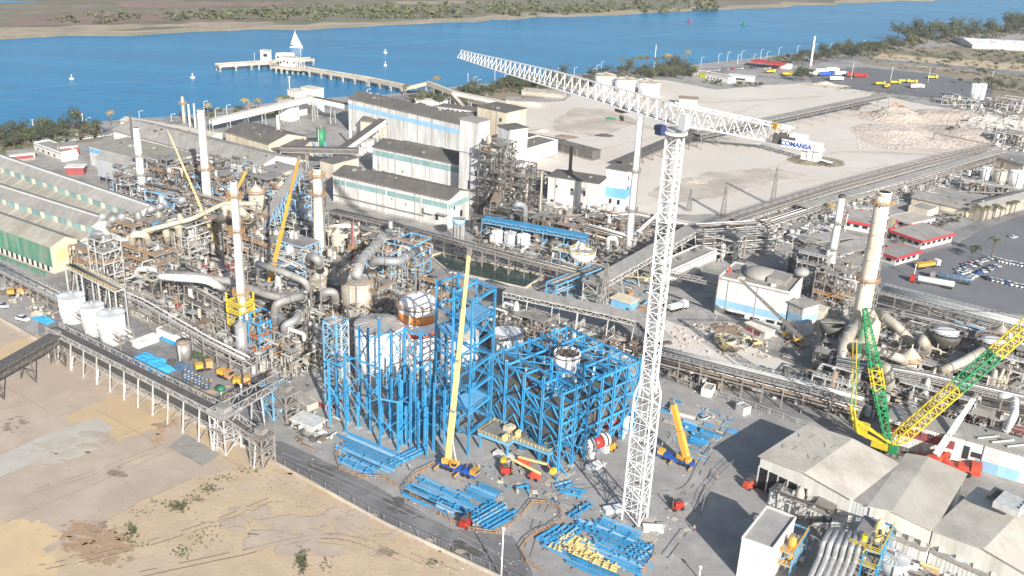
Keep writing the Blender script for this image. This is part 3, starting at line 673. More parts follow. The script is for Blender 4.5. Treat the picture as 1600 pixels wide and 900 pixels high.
for (A_, B_, hz_, dp) in (((1216, 752), (1330, 802), 4.6, 5), ((1362, 812), (1456, 850), 5.6, 4), ((1462, 850), (1600, 912), 5.2, 4)):
    p, q = V(*A_, hz_), V(*B_, hz_); d_ = (q-p).normalized(); e_ = Vector((d_.y, -d_.x, 0)); e_ = e_ if e_.y < 0 else -e_
    hall.mesh('lean_to_roof', prism([p-e_*1, q-e_*1, q+e_*dp, p+e_*dp], hz_-.3, hz_), 'grey_roof'); hall.mesh('lean_to_wall', prism([p, q, q+e_*(dp-.5), p+e_*(dp-.5)], 0, hz_-.3), 'white_wall')
    for k in range(5): hall.box('roof_fan', 'steel_pale', p.lerp(q, .1+.2*k)+e_*dp*.5+Vector((0, 0, .5)), (1.1, 1.1, 1.0), AX)
# --- pale box building
wM = Thing('switch_house', 'plain pale rectangular building with bare flat roof in front of the big ribbed hall', 'building', V(1200, 870))
hM = HT(V(1150, 900), 843)
c4 = [V(1159, 843, hM), V(1207, 860, hM), V(1243, 811, hM), V(1198, 793.5, hM)]
wM.mesh('wall', prism(c4, 0, hM), 'cream_sheet')
MATS['pale_plaster'] = mat('pale_plaster', (.68, .66, .62), .8, var=.06, dirt=(.5, .44, .36), dirt_amt=.3, streak=True)
wM.e.children[0].data.materials[0] = MATS['pale_plaster']
cc = sum(c4, Vector())/4
wM.mesh('roof', prism([cc+(p-cc)*.97 for p in c4], hM+.01, hM+.2), 'grey_concrete')
for i in range(4):
    p, q = c4[i], c4[(i+1) % 4]
    wM.beam('parapet', 'pale_plaster', Vector((p.x, p.y, hM+.35)), Vector((q.x, q.y, hM+.35)), .3, .7)
p, q = c4[0], c4[1]
wM.beam('wall_line', 'steel_pale', p.lerp(q, .3)+Vector((0, 0, -6)), p.lerp(q, .75)+Vector((0, 0, -6)), .12)
wM.beam('wall_line', 'steel_pale', p.lerp(q, .45)+Vector((0, 0, -6)), p.lerp(q, .45)+Vector((0, 0, -2)), .12)
# --- white and brick-red workshop at the right edge
wN = bldg('red_panel_building', 'white framed building with brick-red wall panels behind the red crane truck', 'building', (1388, 652), (1615, 716), (1615, 762), 9, rt='slab', roof='grey_roof', wall='white_wall',
     wins=[(.02+.085*i, 3.0, 3.2, 2.6, 'brick_red') for i in range(6)]+[(.06+.085*i, 2.4, 1.6, 1.8) for i in range(5)]+[(.57, 4, 1.6, 4), (.64, 4, 2.6, 1.6), (.72, 7, 5.6, 4.0, 'pale_blue'), (.87, 7, 5.6, 4.0, 'pale_blue')])
for s in (.62, .72, .82): wN.beam('roof_pipe', 'steel_pale', wN.P(wN.L*s, 1, wN.h+.8), wN.P(wN.L*s+5, 6, wN.h+.8), .4)
bldg('red_panel_building', 'long low brick-red walled shed behind the white framed building', 'building', (1500, 640), (1620, 672), (1620, 690), 8, rt='slab', roof='grey_roof', wall='brick_red')
# --- red fascia office group
def fascia(label, A, B, C, h, roof='grey_roof', m='roof_red'):
    a, b, c = V(*A, h), V(*B, h), V(*C, h); u = (b-a).normalized(); n = Vector((-u.y, u.x, 0)); n = n if n.dot(c-a) > 0 else -n
    D = n.dot(c-a); L = (b-a).length; ang = math.atan2(u.y, u.x)
    T = Thing('office_building', label, 'office', (a+b)/2-Vector((0, 0, h)))
    P = lambda s, t, z: Vector((a.x, a.y, 0))+u*s+n*t+Vector((0, 0, z))
    T.mesh('wall', prism([P(1, 1, 0), P(L-1, 1, 0), P(L-1, D-1, 0), P(1, D-1, 0)], 0, h-1.4), 'white_paint')
    T.mesh('roof', prism([P(0, 0, 0), P(L, 0, 0), P(L, D, 0), P(0, D, 0)], h-1.4, h-.3), roof)
    for (p, q) in ((P(0, 0, h-.8), P(L, 0, h-.8)), (P(L, 0, h-.8), P(L, D, h-.8)), (P(0, D, h-.8), P(L, D, h-.8)), (P(0, 0, h-.8), P(0, D, h-.8))):
        T.beam('fascia', m, p, q, .3, 1.2)
    for i in range(int(L/4)): T.box('window', 'glass_dark', P(2.5+4*i, .95, h-2.6), (2.4, .1, 1.4), ang)
    for i in range(int(D/4)): T.box('window', 'glass_dark', P(L-.95, 2.5+4*i, h-2.6), (.1, 2.4, 1.4), ang)
    return T
fascia('office with red fascia nearest the tall white stack', (1317, 342), (1395, 356), (1335, 326), 5)
fascia('largest red-edged office roof next to the planted beds', (1390, 358), (1442, 376), (1430, 342), 5)
fascia('lowest red-edged office beside the entrance road', (1368, 390), (1402, 402), (1400, 376), 4.5)
fascia('grey roofed office with white rim behind the red-edged roofs', (1390, 336), (1425, 348), (1418, 326), 5.5, roof='beige_concrete', m='white_paint')
for k, (A, B, C) in enumerate((((1237, 370), (1262, 382), (1300, 352)), ((1280, 388), (1312, 400), (1335, 366)), ((1218, 360), (1240, 366), (1262, 350)))):
    h = 3.0; a, b, c = V(*A, h), V(*B, h), V(*C, h); u = (b-a).normalized(); n = Vector((-u.y, u.x, 0)); n = n if n.dot(c-a) > 0 else -n; D = n.dot(c-a); L = (b-a).length
    T = Thing('parking_canopy', ['grey car-park canopy furthest from the striped stack', 'grey car-park canopy nearest the striped stack', 'narrow car-park canopy by the hedge'][k], 'canopy', Vector((a.x, a.y, 0)), 'grey parking canopies')
    P = lambda s, t, z: Vector((a.x, a.y, 0))+u*s+n*t+Vector((0, 0, z))
    T.mesh('roof', prism([P(0, 0, 0), P(L, 0, 0), P(L, D, 0), P(0, D, 0)], h, h+.25), 'grey_roof')
    for i in range(int(D/6)+1):
        for s in (.4, L-.4): T.beam('post', 'steel_grey', P(s, min(i*6+.3, D-.3), 0), P(s, min(i*6+.3, D-.3), h), .2)
# --- sheds at the far right
bldg('storage_shed', 'grey sheet roofed shed with cream wall right of the pipe racks', 'shed', (1425, 308), (1512, 328), (1512, 340), 16, wall='cream_wall', roof='grey_roof', rise=1.6)
bldg('storage_shed', 'long pink-walled shed at the right edge beyond the palms', 'shed', (1540, 326), (1640, 300), (1640, 318), 9, wall='beige_concrete', roof='grey_roof', rise=1.2)
bldg('process_house', 'tan-walled flat building with open roof steel at the right edge', 'building', (1537, 240), (1600, 258), (1600, 275), 14, wall='cream_wall', rt='slab', roof='steel_grey')
bldg('warehouse', 'long pale-roofed warehouse by the trees, top right', 'warehouse', (1520, 70), (1640, 76), (1640, 82), 60, wall='white_paint', roof='white_paint', rise=3)
bldg('yellow_block_building', 'white office with one lime-yellow bay near the truck park', 'office', (1083, 112), (1138, 122), (1138, 131), 12, wall='white_paint', rt='flat', roof='beige_concrete', parapet=.4,
     wins=[(.27, 2.5, 7, 6, 'cream_sheet')]+[(.05+.06*i, 3, 1, 1.6) for i in range(3)]+[(.45+.09*i, 2.6, 1.6, 1.2) for i in range(5)])
mat('lime', (.50, .50, .03), .6)
for o in bpy.data.objects['yellow_block_building'].children:
    if o.name.startswith('panel'): o.data = shape('box', 'lime')
bldg('site_hut', 'white annexe with shaded loading bay beside the lime-yellow bay', 'building', (1138, 118), (1178, 122), (1178, 129), 10, wall='white_paint', rt='slab', roof='white_paint', wins=((.35, 2.4, 14, 2.4),))
bldg('pump_house', 'small white hut with a rusty roof on the gypsum lot', 'hut', (1062, 153), (1090, 155), (1090, 166), 6, wall='white_paint', roof='rust', rise=1, over=.8)
bldg('flat_building', 'grey flat-roofed building at the lot edge nearest the conveyor to the jetty', 'building', (790, 156), (845, 160), (845, 168), 12, wall='beige_concrete', rt='slab', roof='grey_concrete')
bldg('flat_building', 'pale flat building behind the tree-lined shore, close to the white jib', 'building', (815, 142), (880, 148), (880, 155), 12, wall='beige_concrete', rt='slab', roof='light_roof')
bldg('flat_building', 'white building with many windows behind the longest hall', 'building', (684, 166), (748, 174), (748, 188), 10, wall='white_paint', rt='slab', roof='dark_roof', wins=[(.1+.13*i, 2.2, 1.8, 2.2) for i in range(7)])
bldg('flat_building', 'pale stepped roof block next to the shore trees', 'building', (650, 158), (700, 158), (700, 166), 8, wall='white_paint', rt='slab', roof='light_roof')
# --- left hand mill sheds
S1 = bldg('mill_shed', 'widest light grey shed near the riverside, stepping up at its far end', 'shed', (176, 203), (402, 262), (402, 290), 26, wall='white_wall', roof='grey_roof', rise=3.5)
bldg('mill_shed', 'raised narrow roof on the riverside shed', 'shed', (188, 188), (330, 213), (330, 240), 9, wall='white_wall', roof='light_roof', rise=1.2)
bldg('mill_shed', 'tan flat shed with a blue-white end wall behind the filter house', 'shed', (139, 228), (245, 256), (245, 290), 24, wall='white_wall', roof='shed_roof', rt='slab', bands=((1, 3.2, 'sky_blue_paint'),), left=True)
bldg('filter_house', 'pale grey cladded filter house standing on steel legs beside the white stack', 'building', (150, 246), (199, 258), (199, 303), 12, wall='galv_tank', roof='grey_roof', rise=2, z0=5, legs=True)
bldg('mill_shed', 'dark gabled roof shed behind the cream block', 'shed', (352, 205), (420, 225), (420, 252), 26, wall='cream_wall', roof='dark_roof', rise=3.5)
bldg('mill_shed', 'dark roof shed with cream strip beside the green silo', 'shed', (400, 222), (470, 232), (470, 252), 18, wall='cream_wall', roof='dark_roof', rise=2)
bldg('cream_block', 'cream block with dark slab roof in front of the green silo', 'building', (424, 232), (446, 239), (446, 258), 16, wall='cream_wall', rt='slab', roof='dark_roof', over=1)
bldg('link_building', 'beige plant block under the conveyor drop by the tall orange boom', 'building', (410, 262), (440, 270), (440, 312), 12, wall='beige_concrete', rt='slab', roof='grey_roof')
bldg('link_building', 'low dark-roofed block between the tan stack and the mill halls', 'building', (425, 350), (475, 362), (475, 380), 12, wall='steel_dark', rt='slab', roof='dark_roof')
bldg('riverside_office', 'white office block with brick-red end wall at the riverside', 'office', (52, 224), (95, 240), (95, 253), 9, wall='white_paint', rt='flat', roof='grey_concrete', wins=[(.15+.2*i, 2.4, 1.6, 1.4) for i in range(4)])
bldg('riverside_office', 'brick-red fronted office right of the white office block', 'office', (90, 230), (121, 227), (121, 244), 8, wall='white_paint', rt='slab', roof='grey_roof', wins=((.5, 2.4, 11, 3.0, 'brick_red'),))
bldg('riverside_office', 'small office with a brick-red stripe at the far left', 'office', (14, 242), (54, 238), (54, 249), 8, wall='white_paint', rt='slab', roof='grey_concrete', wins=((.5, 2, 11, 1.6, 'brick_red'),))
bldg('site_hut', 'small white-roofed canteen hut next to blue and green awnings', 'hut', (102, 262), (130, 262), (130, 273), 6, wall='brick_red', rt='slab', roof='white_paint')
# --- three long naves with clerestory strips, far left
def nave(label, r0, r1, zr, half, c0, c1):
    """r0-r1: ridge pixels at height zr"""
    a, b = V(*r0, zr), V(*r1, zr); u = (b-a).normalized(); n = Vector((-u.y, u.x, 0)); n = -n if n.y > 0 else n   # n: towards the camera
    a = a-u*60; L = (b-a).length
    T = Thing('storage_shed', label, 'shed', Vector((b.x, b.y, 0)), 'long storage naves at the left')
    P = lambda s, t, z: Vector((a.x, a.y, 0))+u*s+n*t+Vector((0, 0, z))
    zc = zr-2.0; zb = zc-3.0
    prof = [(-half*.5, 0), (-half*.5, zc), (0, zr), (half*.5, zc), (half*.5, zb), (half*1.15, zb-2.2), (half*1.15, 0)]
    v = [P(0, t, z) for t, z in prof]+[P(L, t, z) for t, z in prof]; k = len(prof)
    T.mesh('wall', (v, [(i, i+k, (i+1) % k+k, (i+1) % k) for i in range(k)]+[tuple(range(k)), tuple(reversed(range(k, 2*k)))]), 'hall_wall')
    def slab(t0, z0, t1, z1, m, nm):
        q = [P(-.3, t0, z0+.05), P(L+.3, t0, z0+.05), P(L+.3, t1, z1+.05), P(-.3, t1, z1+.05)]
        T.mesh(nm, (q+[p+Vector((0, 0, .2)) for p in q], ubox_faces()), m)
    slab(-half*.5-.3, zc-.1, 0, zr, 'grey_roof', 'roof_slope'); slab(half*.5+.4, zc-.2, 0, zr, 'grey_roof', 'roof_slope')
    slab(half*1.15, zb-2.2, half*.5+.1, zb, 'shed_roof', 'lower_roof')
    T.beam('ridge_cap', 'white_paint', P(0, 0, zr+.35), P(L, 0, zr+.35), .9, .3)
    ang = math.atan2(u.y, u.x); s = 1.0; i = 0
    while s < L-3:
        ln = 6.4 if i % 2 == 0 else 2.6
        T.box('panel', 'teal_sheet' if i % 2 == 0 else 'cream_sheet', P(s+ln/2, half*.5+.06, (zc+zb)/2+.1), (ln-.25, .12, zc-zb-.2), ang); s += ln; i += 1
    for j in range(int(L/9)):
        T.beam('roof_seam', 'beige_concrete', P(j*9, half*.5+.3, zb+.2), P(j*9, half*1.15, zb-1.95), .35, .18)
    return T
nave('long shed with teal and cream clerestory panels, furthest row from the bottom-left fence', (0, 244), (232, 322), 13, 12, 0, 0)
nave('long shed with teal and cream clerestory panels, middle row beside the green-walled shed', (0, 291), (160, 341), 13, 12, 0, 0)
g = Thing('green_shed', 'weathered green sheet-metal shed with cream gable end and orange patch', 'shed', V(60, 410))
zr = 13.5; zg = 11.0
b = V(78, 386, zg); b2 = V(115, 372, zg); u = UA; n = Vector((b2.x-b.x, b2.y-b.y, 0)); n = UB; Wd = max(10, n.dot(b2-b))
P = lambda s, t, z: Vector((b.x, b.y, 0))-u*s+n*t+Vector((0, 0, z))
g.mesh('wall', ([P(0, 0, 0), P(90, 0, 0), P(0, 0, zg), P(90, 0, zg), P(0, Wd, 0), P(90, Wd, 0), P(0, Wd, zg), P(90, Wd, zg), P(0, Wd*.55, zr), P(90, Wd*.55, zr)],
     [(1, 0, 2, 3), (0, 4, 6, 8, 2), (4, 5, 7, 6), (5, 1, 3, 9, 7), (0, 1, 5, 4), (2, 8, 9, 3), (8, 6, 7, 9)]), 'cream_sheet')
for t0, t1 in ((-.6, .55*Wd), (Wd+.6, .55*Wd)):
    q = [P(-.5, t0, zg+.0), P(90, t0, zg+.0), P(90, t1, zr+.1), P(-.5, t1, zr+.1)]
    g.mesh('roof_slope', (q+[p+Vector((0, 0, .25)) for p in q], ubox_faces()), 'shed_roof')
for i in range(15): g.box('wall_sheet', 'green_sheet', P(3+6*i, -.06, zg/2+1.2), (5.9, .14, zg-2.6), AX)
for i in range(40): g.box('vent_slot', 'black' if i % 2 else 'white_paint', P(1.2+1.7*i, -.1, 1.6), (1.1, .16, 2.2), AX)
g.box('door', 'boom_cream', P(-.06, Wd*.45, zg*.62), (.14, Wd*.5, zg*.45), AX)
g.box('yard_strip', 'green_sheet', P(45, -3, .6), (90, 1.0, 1.2), AX)
# ================================================================== LATTICE WORK AND CRANES
def lattice(T, p, q, w0, w1, bays, m, ch=.3, br=.14, side=None, top_tri=False, nm='mast', kinds='Z', h0=None, h1=None, mats=None):
    """square lattice from p to q, width w0 to w1; every chord length and brace is its own part"""
    p = Vector(p); q = Vector(q); z = (q-p).normalized()
    s = Vector(side) if side is not None else UA
    s = (s-s.dot(z)*z).normalized(); t = z.cross(s)
    h0 = h0 or w0; h1 = h1 or w1
    def C(k, f):
        c = p.lerp(q, f); a = (w0+(w1-w0)*f)/2; b = (h0+(h1-h0)*f)/2
        sx, sy = ((-1, -1), (1, -1), (1, 1), (-1, 1))[k]
        if top_tri and sy == 1: sx = 0
        return c+s*(sx*a)+t*(sy*b)
    ks = (0, 1, 2) if top_tri else (0, 1, 2, 3)
    for k in ks: 
        if mats is None: T.beam(nm+'_chord', m, C(k, 0), C(k, 1), ch)
    for i in range(bays):
        f0, f1 = i/bays, (i+1)/bays
        mm = mats[min(len(mats)-1, int(i/bays*len(mats)))] if mats else m
        if mats is not None:
            for k in ks: T.beam(nm+'_chord', mm, C(k, f0), C(k, f1), ch)
        for j, k in enumerate(ks):
            k2 = ks[(j+1) % len(ks)]
            a, b = (k, k2) if (i+j) % 2 else (k2, k)
            if kinds == 'Z':
                T.beam('brace', mm, C(a, f0), C(b, f1), br)
            else:
                fm = (f0+f1)/2
                T.beam('brace', mm, C(k, f0), C(k2, fm), br); T.beam('brace', mm, C(k2, fm), C(k, f1), br)
            if k != k2 and kinds == 'Z': T.beam('strut', mm, C(k, f1), C(k2, f1), br)
    return C
def stuff_lattice(mb, p, q, w, h, bays, ch=.15, br=.08):
    p = Vector(p); q = Vector(q); z = (q-p).normalized(); s = Vector((0, 0, 1)).cross(z)
    s = s.normalized() if s.length > .1 else UA; t = z.cross(s)
    C = lambda sx, sy, f: p.lerp(q, f)+s*(sx*w/2)+t*(sy*h/2)
    cs = ((-1, -1), (1, -1), (1, 1), (-1, 1))
    for c in cs: mb.beam(C(*c, 0), C(*c, 1), ch)
    for i in range(bays):
        for j in range(4):
            a, b = cs[j], cs[(j+1) % 4]
            if i % 2: a, b = b, a
            mb.beam(C(*a, i/bays), C(*b, (i+1)/bays), br); mb.beam(C(*a, i/bays), C(*b, i/bays), br)

mat('navy', (.03, .05, .14), .5)
# ---- the white tower crane
TB = V(991, 814); TH = HT(TB, 196)
tc = Thing('tower_crane', 'giant white lattice tower crane with its long jib over the plant', 'crane', TB)
Z1 = 36.0
lattice(tc, TB+Vector((0, 0, .6)), TB+Vector((0, 0, Z1)), 4.7, 4.7, 10, 'crane_white', .36, .16, side=UA, nm='mast')
lattice(tc, TB+Vector((0, 0, Z1)), TB+Vector((0, 0, TH-2.2)), 2.9, 2.9, 26, 'crane_white', .34, .15, side=UA, nm='mast')
for k in range(4):
    sx, sy = ((-1, -1), (1, -1), (1, 1), (-1, 1))[k]
    tc.beam('transition_strut', 'crane_white', TB+UA*(sx*2.35)+UB*(sy*2.35)+Vector((0, 0, Z1)), TB+UA*(sx*1.45)+UB*(sy*1.45)+Vector((0, 0, Z1+4)), .35)
    tc.box('foot', 'grey_concrete', TB+UA*(sx*2.9)+UB*(sy*2.9)+Vector((0, 0, .35)), (2.4, 2.4, .7), AX)
tc.cyl('slewing_ring', 'crane_white', TB+Vector((0, 0, TH-2.2)), TB+Vector((0, 0, TH-1.2)), 2.6, 20)
tc.cyl('slewing_ring', 'steel_pale', TB+Vector((0, 0, TH-1.2)), TB+Vector((0, 0, TH-.7)), 2.2, 20)
tc.beam('ladder', 'steel_pale', TB+UA*.5+Vector((0, 0, 1)), TB+UA*.5+Vector((0, 0, TH-3)), .5, .12)
for k in range(1, 9): tc.box('joint_platform', 'steel_grey', TB+Vector((0, 0, TH*k/9)), (2.2, 1.1, .1), AX)
zj = TH+.2
jt = V(719, 90, zj); jr = TB+Vector((0, 0, zj)); je = V(1288, 237, zj)
jd = (jt-jr).normalized(); jn = Vector((0, 0, 1)).cross(jd)
JL = (jt-jr).length; CL = (je-jr).length; print('JIB', TH, JL, CL, math.degrees(math.atan2(jd.y, jd.x)), math.degrees(math.atan2(-(je-jr).y, -(je-jr).x)))
cd = (je-jr).normalized()
P = lambda s, hh: jr+jd*s+Vector((0, 0, hh))
lattice(tc, P(2, 2.1), P(JL*.5, 1.9), 2.6, 2.6, 14, 'crane_white', .34, .16, side=jn, top_tri=True, nm='jib', kinds='W', h0=4.2, h1=3.8)
lattice(tc, P(JL*.5, 1.9), P(JL*.8, 1.4), 2.6, 2.2, 12, 'crane_white', .28, .13, side=jn, top_tri=True, nm='jib', kinds='W', h0=3.8, h1=2.8)
lattice(tc, P(JL*.8, 1.4), P(JL, 1.1), 2.2, 1.8, 10, 'crane_white', .24, .11, side=jn, top_tri=True, nm='jib', kinds='W', h0=2.8, h1=2.0)
Q = lambda s, hh: jr+cd*s+Vector((0, 0, hh))
lattice(tc, P(2, 2.1), Q(CL*.78, 1.7), 2.6, 2.4, 9, 'crane_white', .34, .16, side=jn, top_tri=True, nm='jib', kinds='W', h0=4.2, h1=3.4)
cn = Vector((0, 0, 1)).cross(cd); cn = cn if cn.dot(Vector((0, -1, 0))) > 0 else -cn
tc.box('counter_platform', 'steel_pale', Q(CL*.87, .1), (CL*.24, 3.0, .25), math.atan2(cd.y, cd.x))
for i in range(3): tc.box('counterweight', 'crane_white', Q(CL-1.2-i*1.2, -.3), (1.0, 2.4, 3.4), math.atan2(cd.y, cd.x))
tc.box('winch_house', 'crane_white', Q(CL*.83, 1.4), (3.2, 2.2, 2.2), math.atan2(cd.y, cd.x))
tc.box('winch', 'steel_dark', Q(CL*.74, 1.2), (2.4, 2.0, 1.8), math.atan2(cd.y, cd.x))
pn = tc.box('sign_board', 'crane_white', Q(CL*.84, .7)+cn*1.75, (6.0, .12, 1.5), math.atan2(cd.y, cd.x))
for k in range(3): tc.box('cabinet', 'steel_dark', Q(CL*(.70+.05*k), 1.0)+cn*.4, (1.5, 1.6, 1.8), math.atan2(cd.y, cd.x))
fc = bpy.data.curves.new('sign_text', 'FONT'); fc.body = 'COMANSA'; fc.size = 1.3; fc.extrude = .03; fc.align_x = 'CENTER'; fc.align_y = 'CENTER'; fc.offset = .02
fc.materials.append(MATS['deep_blue'])
_to2 = bpy.data.objects.new('sign_text_source', fc); tm_ = bpy.data.meshes.new_from_object(_to2); bpy.data.objects.remove(_to2); tm_.name = 'sign_text'
tc.put('sign_text', tm_, Matrix.Translation(Q(CL*.84, .7)+cn*1.84) @ Matrix.Rotation(math.atan2(cd.y, cd.x), 4, 'Z') @ Matrix.Rotation(PI/2, 4, 'X'))
tc.box('cab', 'navy', jr+jn*(3.0 if jn.dot(Vector((-1, -1, 0))) > 0 else -3.0)+jd*1.5+Vector((0, 0, -1.2)), (1.9, 1.5, 2.1), math.atan2(jd.y, jd.x))
tc.box('cab_window', 'glass_dark', jr+jn*(3.0 if jn.dot(Vector((-1, -1, 0))) > 0 else -3.0)+jd*2.2+Vector((0, 0, -.9)), (1.2, 1.56, 1.0), math.atan2(jd.y, jd.x))
tc.box('electric_box', 'crane_white', P(-3.2, 1.6)+cn*1.6, (2.0, 1.2, 3.2), math.atan2(jd.y, jd.x))
tc.box('trolley', 'steel_dark', P(18, -.5), (2.4, 2.4, .9), math.atan2(jd.y, jd.x))
tc.box('maintenance_basket', 'boom_orange', Q(22, 3.6)+cn*1.0, (1.5, .9, 1.0), math.atan2(jd.y, jd.x))
hoist = P(JL*.5, 0)
tc.box('hook_block', 'steel_dark', P(18, -2.4), (1.0, .5, 1.2), 0)
for s in (JL*.15, JL*.52): tc.beam('walkway', 'steel_grey', P(2, .1), P(JL*.98, .1), .7, .08) if s < JL*.2 else None

# ---- truck cranes
def wheel(T, p, r, ax, w_=.35):
    ax = Vector(ax); T.cyl('wheel', 'tyre', Vector(p)-ax*w_/2, Vector(p)+ax*w_/2, r, 12)
def telescopic(T, p, q, w_, m, n=4, tip='steel_grey'):
    p = Vector(p); q = Vector(q); d = q-p
    for i in range(n):
        a = p.lerp(q, max(0, i/n-.01)); b = p.lerp(q, (i+1)/n)
        ww = w_*(1-.16*i); T.beam('boom_section', m, a, b, ww, ww*1.2)
        if i: T.beam('boom_collar', 'steel_grey', p.lerp(q, i/n-.008), p.lerp(q, i/n+.004), ww*1.3, ww*1.45)
    T.beam('boom_head', tip, q-d.normalized()*.5, q+d.normalized()*1.6, w_*.55, w_*.9)
def truck_crane(name_label, base, heading, L, tip, boom_w, body_m, super_m, boom_m, n=4, ground=True, hydr=True, outr=True):
    b = Vector(base); h = math.radians(heading); u = Vector((math.cos(h), math.sin(h), 0)); s = Vector((-u.y, u.x, 0)); k = L/13.0
    T = Thing('mobile_crane', name_label, 'crane', b)
    A = lambda x, y, z: b+u*(x*k)+s*(y*k)+Vector((0, 0, z*k))
    T.box('chassis', body_m, A(0, 0, 1.25), (13*k, 2.6*k, .9*k), h)
    T.box('carrier_cab', super_m, A(5.6, 0, 2.3), (2.0*k, 2.5*k, 1.7*k), h); T.box('windscreen', 'glass_dark', A(6.62, 0, 2.5), (.06*k, 2.2*k, .9*k), h)
    T.box('engine_cover', body_m, A(3.2, 0, 1.95), (2.2*k, 2.2*k, .7*k), h)
    for x in (-5, -3.4, -1.8, 2.4, 4.2):
        for y in (-1.15, 1.15): wheel(T, A(x, y, .75), .72*k, s, .5*k)
    if outr:
        for x in (-6.1, 1.0):
            T.beam('outrigger', super_m, A(x, -3.6, .9), A(x, 3.6, .9), .4*k)
            for y in (-3.6, 3.6): T.beam('jack', 'steel_grey', A(x, y, 0), A(x, y, 1.1), .3*k); T.box('jack_pad', 'steel_grey', A(x, y, .08), (1.0*k, 1.0*k, .16), h)
    d = Vector(tip)-A(-1.5, 0, 3.4); dh = Vector((d.x, d.y, 0)); dh = dh.normalized() if dh.length > 3 else u
    hh = math.atan2(dh.y, dh.x); c = A(-2.0, 0, 0); sd = Vector((-dh.y, dh.x, 0))
    T.cyl('turntable', 'steel_dark', c+Vector((0, 0, 1.7*k)), c+Vector((0, 0, 2.0*k)), 1.2*k, 16)
    T.box('superstructure', super_m, c+Vector((0, 0, 2.7*k))-dh*(.4*k), (4.4*k, 1.8*k, 1.4*k), hh)
    T.box('operator_cab', super_m, c+dh*(1.0*k)-sd*(1.3*k)+Vector((0, 0, 2.9*k)), (1.8*k, .9*k, 1.6*k), hh)
    T.box('cab_glass', 'glass_dark', c+dh*(1.25*k)-sd*(1.3*k)+Vector((0, 0, 3.1*k)), (1.4*k, .94*k, .9*k), hh)
    T.box('counterweight', super_m, c-dh*(2.6*k)+Vector((0, 0, 2.7*k)), (1.1*k, 2.6*k, 1.5*k), hh)
    p0 = c-dh*(1.6*k)+Vector((0, 0, 3.6*k))
    telescopic(T, p0, tip, boom_w, boom_m, n)
    if hydr: T.cyl('luffing_cylinder', 'steel_pale', c+dh*(1.4*k)+Vector((0, 0, 2.4*k)), p0.lerp(Vector(tip), .14), .22*k, 10)
    T.beam('hoist_rope', 'steel_dark', Vector(tip), Vector(tip)*1-Vector((0, 0, 6))+dh*.6, .08)
    return T
def tipz(bpx, tpx, k=1.0):
    b = V(*bpx); z = HT(b, tpx[1])*k; return V(tpx[0], tpx[1], z)
truck_crane('cream-boomed truck crane with blue carrier between the blue frames, boom straight up', V(716, 738), -30, 12, tipz((716, 735), (733, 396)), 1.15, 'deep_blue', 'boom_orange', 'boom_cream')
truck_crane('short golden-boomed truck crane standing right of the white tower mast', V(1056, 722), 150, 10.5, tipz((1052, 715), (1052, 632)), 1.4, 'deep_blue', 'boom_orange', 'boom_orange', n=2)
truck_crane('truck crane with long golden boom leaning over the ductwork beside the tan stack', V(432, 472), 20, 12, tipz((438, 470), (466, 250)), 1.15, 'steel_grey', 'boom_orange', 'boom_orange')
truck_crane('truck crane with thin cream boom crossing in front of the white left-hand stacks', V(334, 404), 200, 10, tipz((330, 402), (264, 208)), .8, 'steel_grey', 'boom_orange', 'boom_cream')
truck_crane('yellow jib crane peeking above the ringed cream stack', V(366, 330), 30, 10, tipz((366, 325), (384, 268)), 1.0, 'steel_grey', 'boom_orange', 'boom_orange', n=2, outr=False)
truck_crane('truck crane with thin black boom in front of the white and blue building', V(1240, 536), 120, 10, tipz((1236, 526), (1157, 437), 1.15), 1.2, 'steel_grey', 'boom_orange', 'steel_dark', n=3)
truck_crane('red truck crane with white boom in front of the brick-red panelled building', V(1478, 734), -24, 17, V(1522, 622, 18), 1.4, 'signal_red', 'signal_red', 'crane_white', n=3)
truck_crane('small white crane raised over the pipe racks behind the tower mast', V(996, 372), 60, 9, tipz((998, 356), (1040, 322)), .9, 'steel_pale', 'steel_pale', 'crane_white', n=2, outr=False)
# ---- green and yellow crawler crane
cb = V(1395, 705)
cw = Thing('crawler_crane', 'green and yellow lattice crawler crane with two long booms beside the ribbed hall', 'crane', cb)
r0 = V(1388, 694, 4)
zt = HT(cb, 486)*.98; t1 = V(1351, 482, zt)
a1 = r0.lerp(t1, .42); a2 = r0.lerp(t1, .70)
lattice(cw, r0, a1, 1.2, 2.8, 8, 'crane_green', .3, .15, side=(1, 0, 0), nm='mast', kinds='W')
lattice(cw, a1, a1.lerp(a2, .0)+(a2-a1)*.55, 2.8, 2.8, 3, 'crane_yellow', .32, .15, side=(1, 0, 0), nm='mast', kinds='W')
lattice(cw, a1+(a2-a1)*.55, t1, 2.8, .9, 9, 'crane_green', .3, .15, side=(1, 0, 0), nm='mast', kinds='W')
zt2 = 46.0; t2 = V(1640, 478, zt2); r1_ = V(1394, 694, 4.5)
L2 = lambda f: r1_.lerp(t2, f)
sd2 = Vector((0, 0, 1)).cross(t2-r1_).normalized()
lattice(cw, L2(0), L2(.06), 1.0, 3.0, 2, 'crane_yellow', .32, .16, side=sd2, nm='boom', kinds='W')
lattice(cw, L2(.06), L2(.42), 3.0, 3.0, 10, 'crane_yellow', .34, .17, side=sd2, nm='boom', kinds='W')
lattice(cw, L2(.42), L2(.66), 3.0, 3.0, 7, 'crane_green', .34, .17, side=sd2, nm='boom', kinds='W')
lattice(cw, L2(.66), L2(1.0), 3.0, 2.8, 10, 'crane_yellow', .34, .17, side=sd2, nm='boom', kinds='W')
gz = V(1334, 655, 9); gt = V(1331, 636, 14)
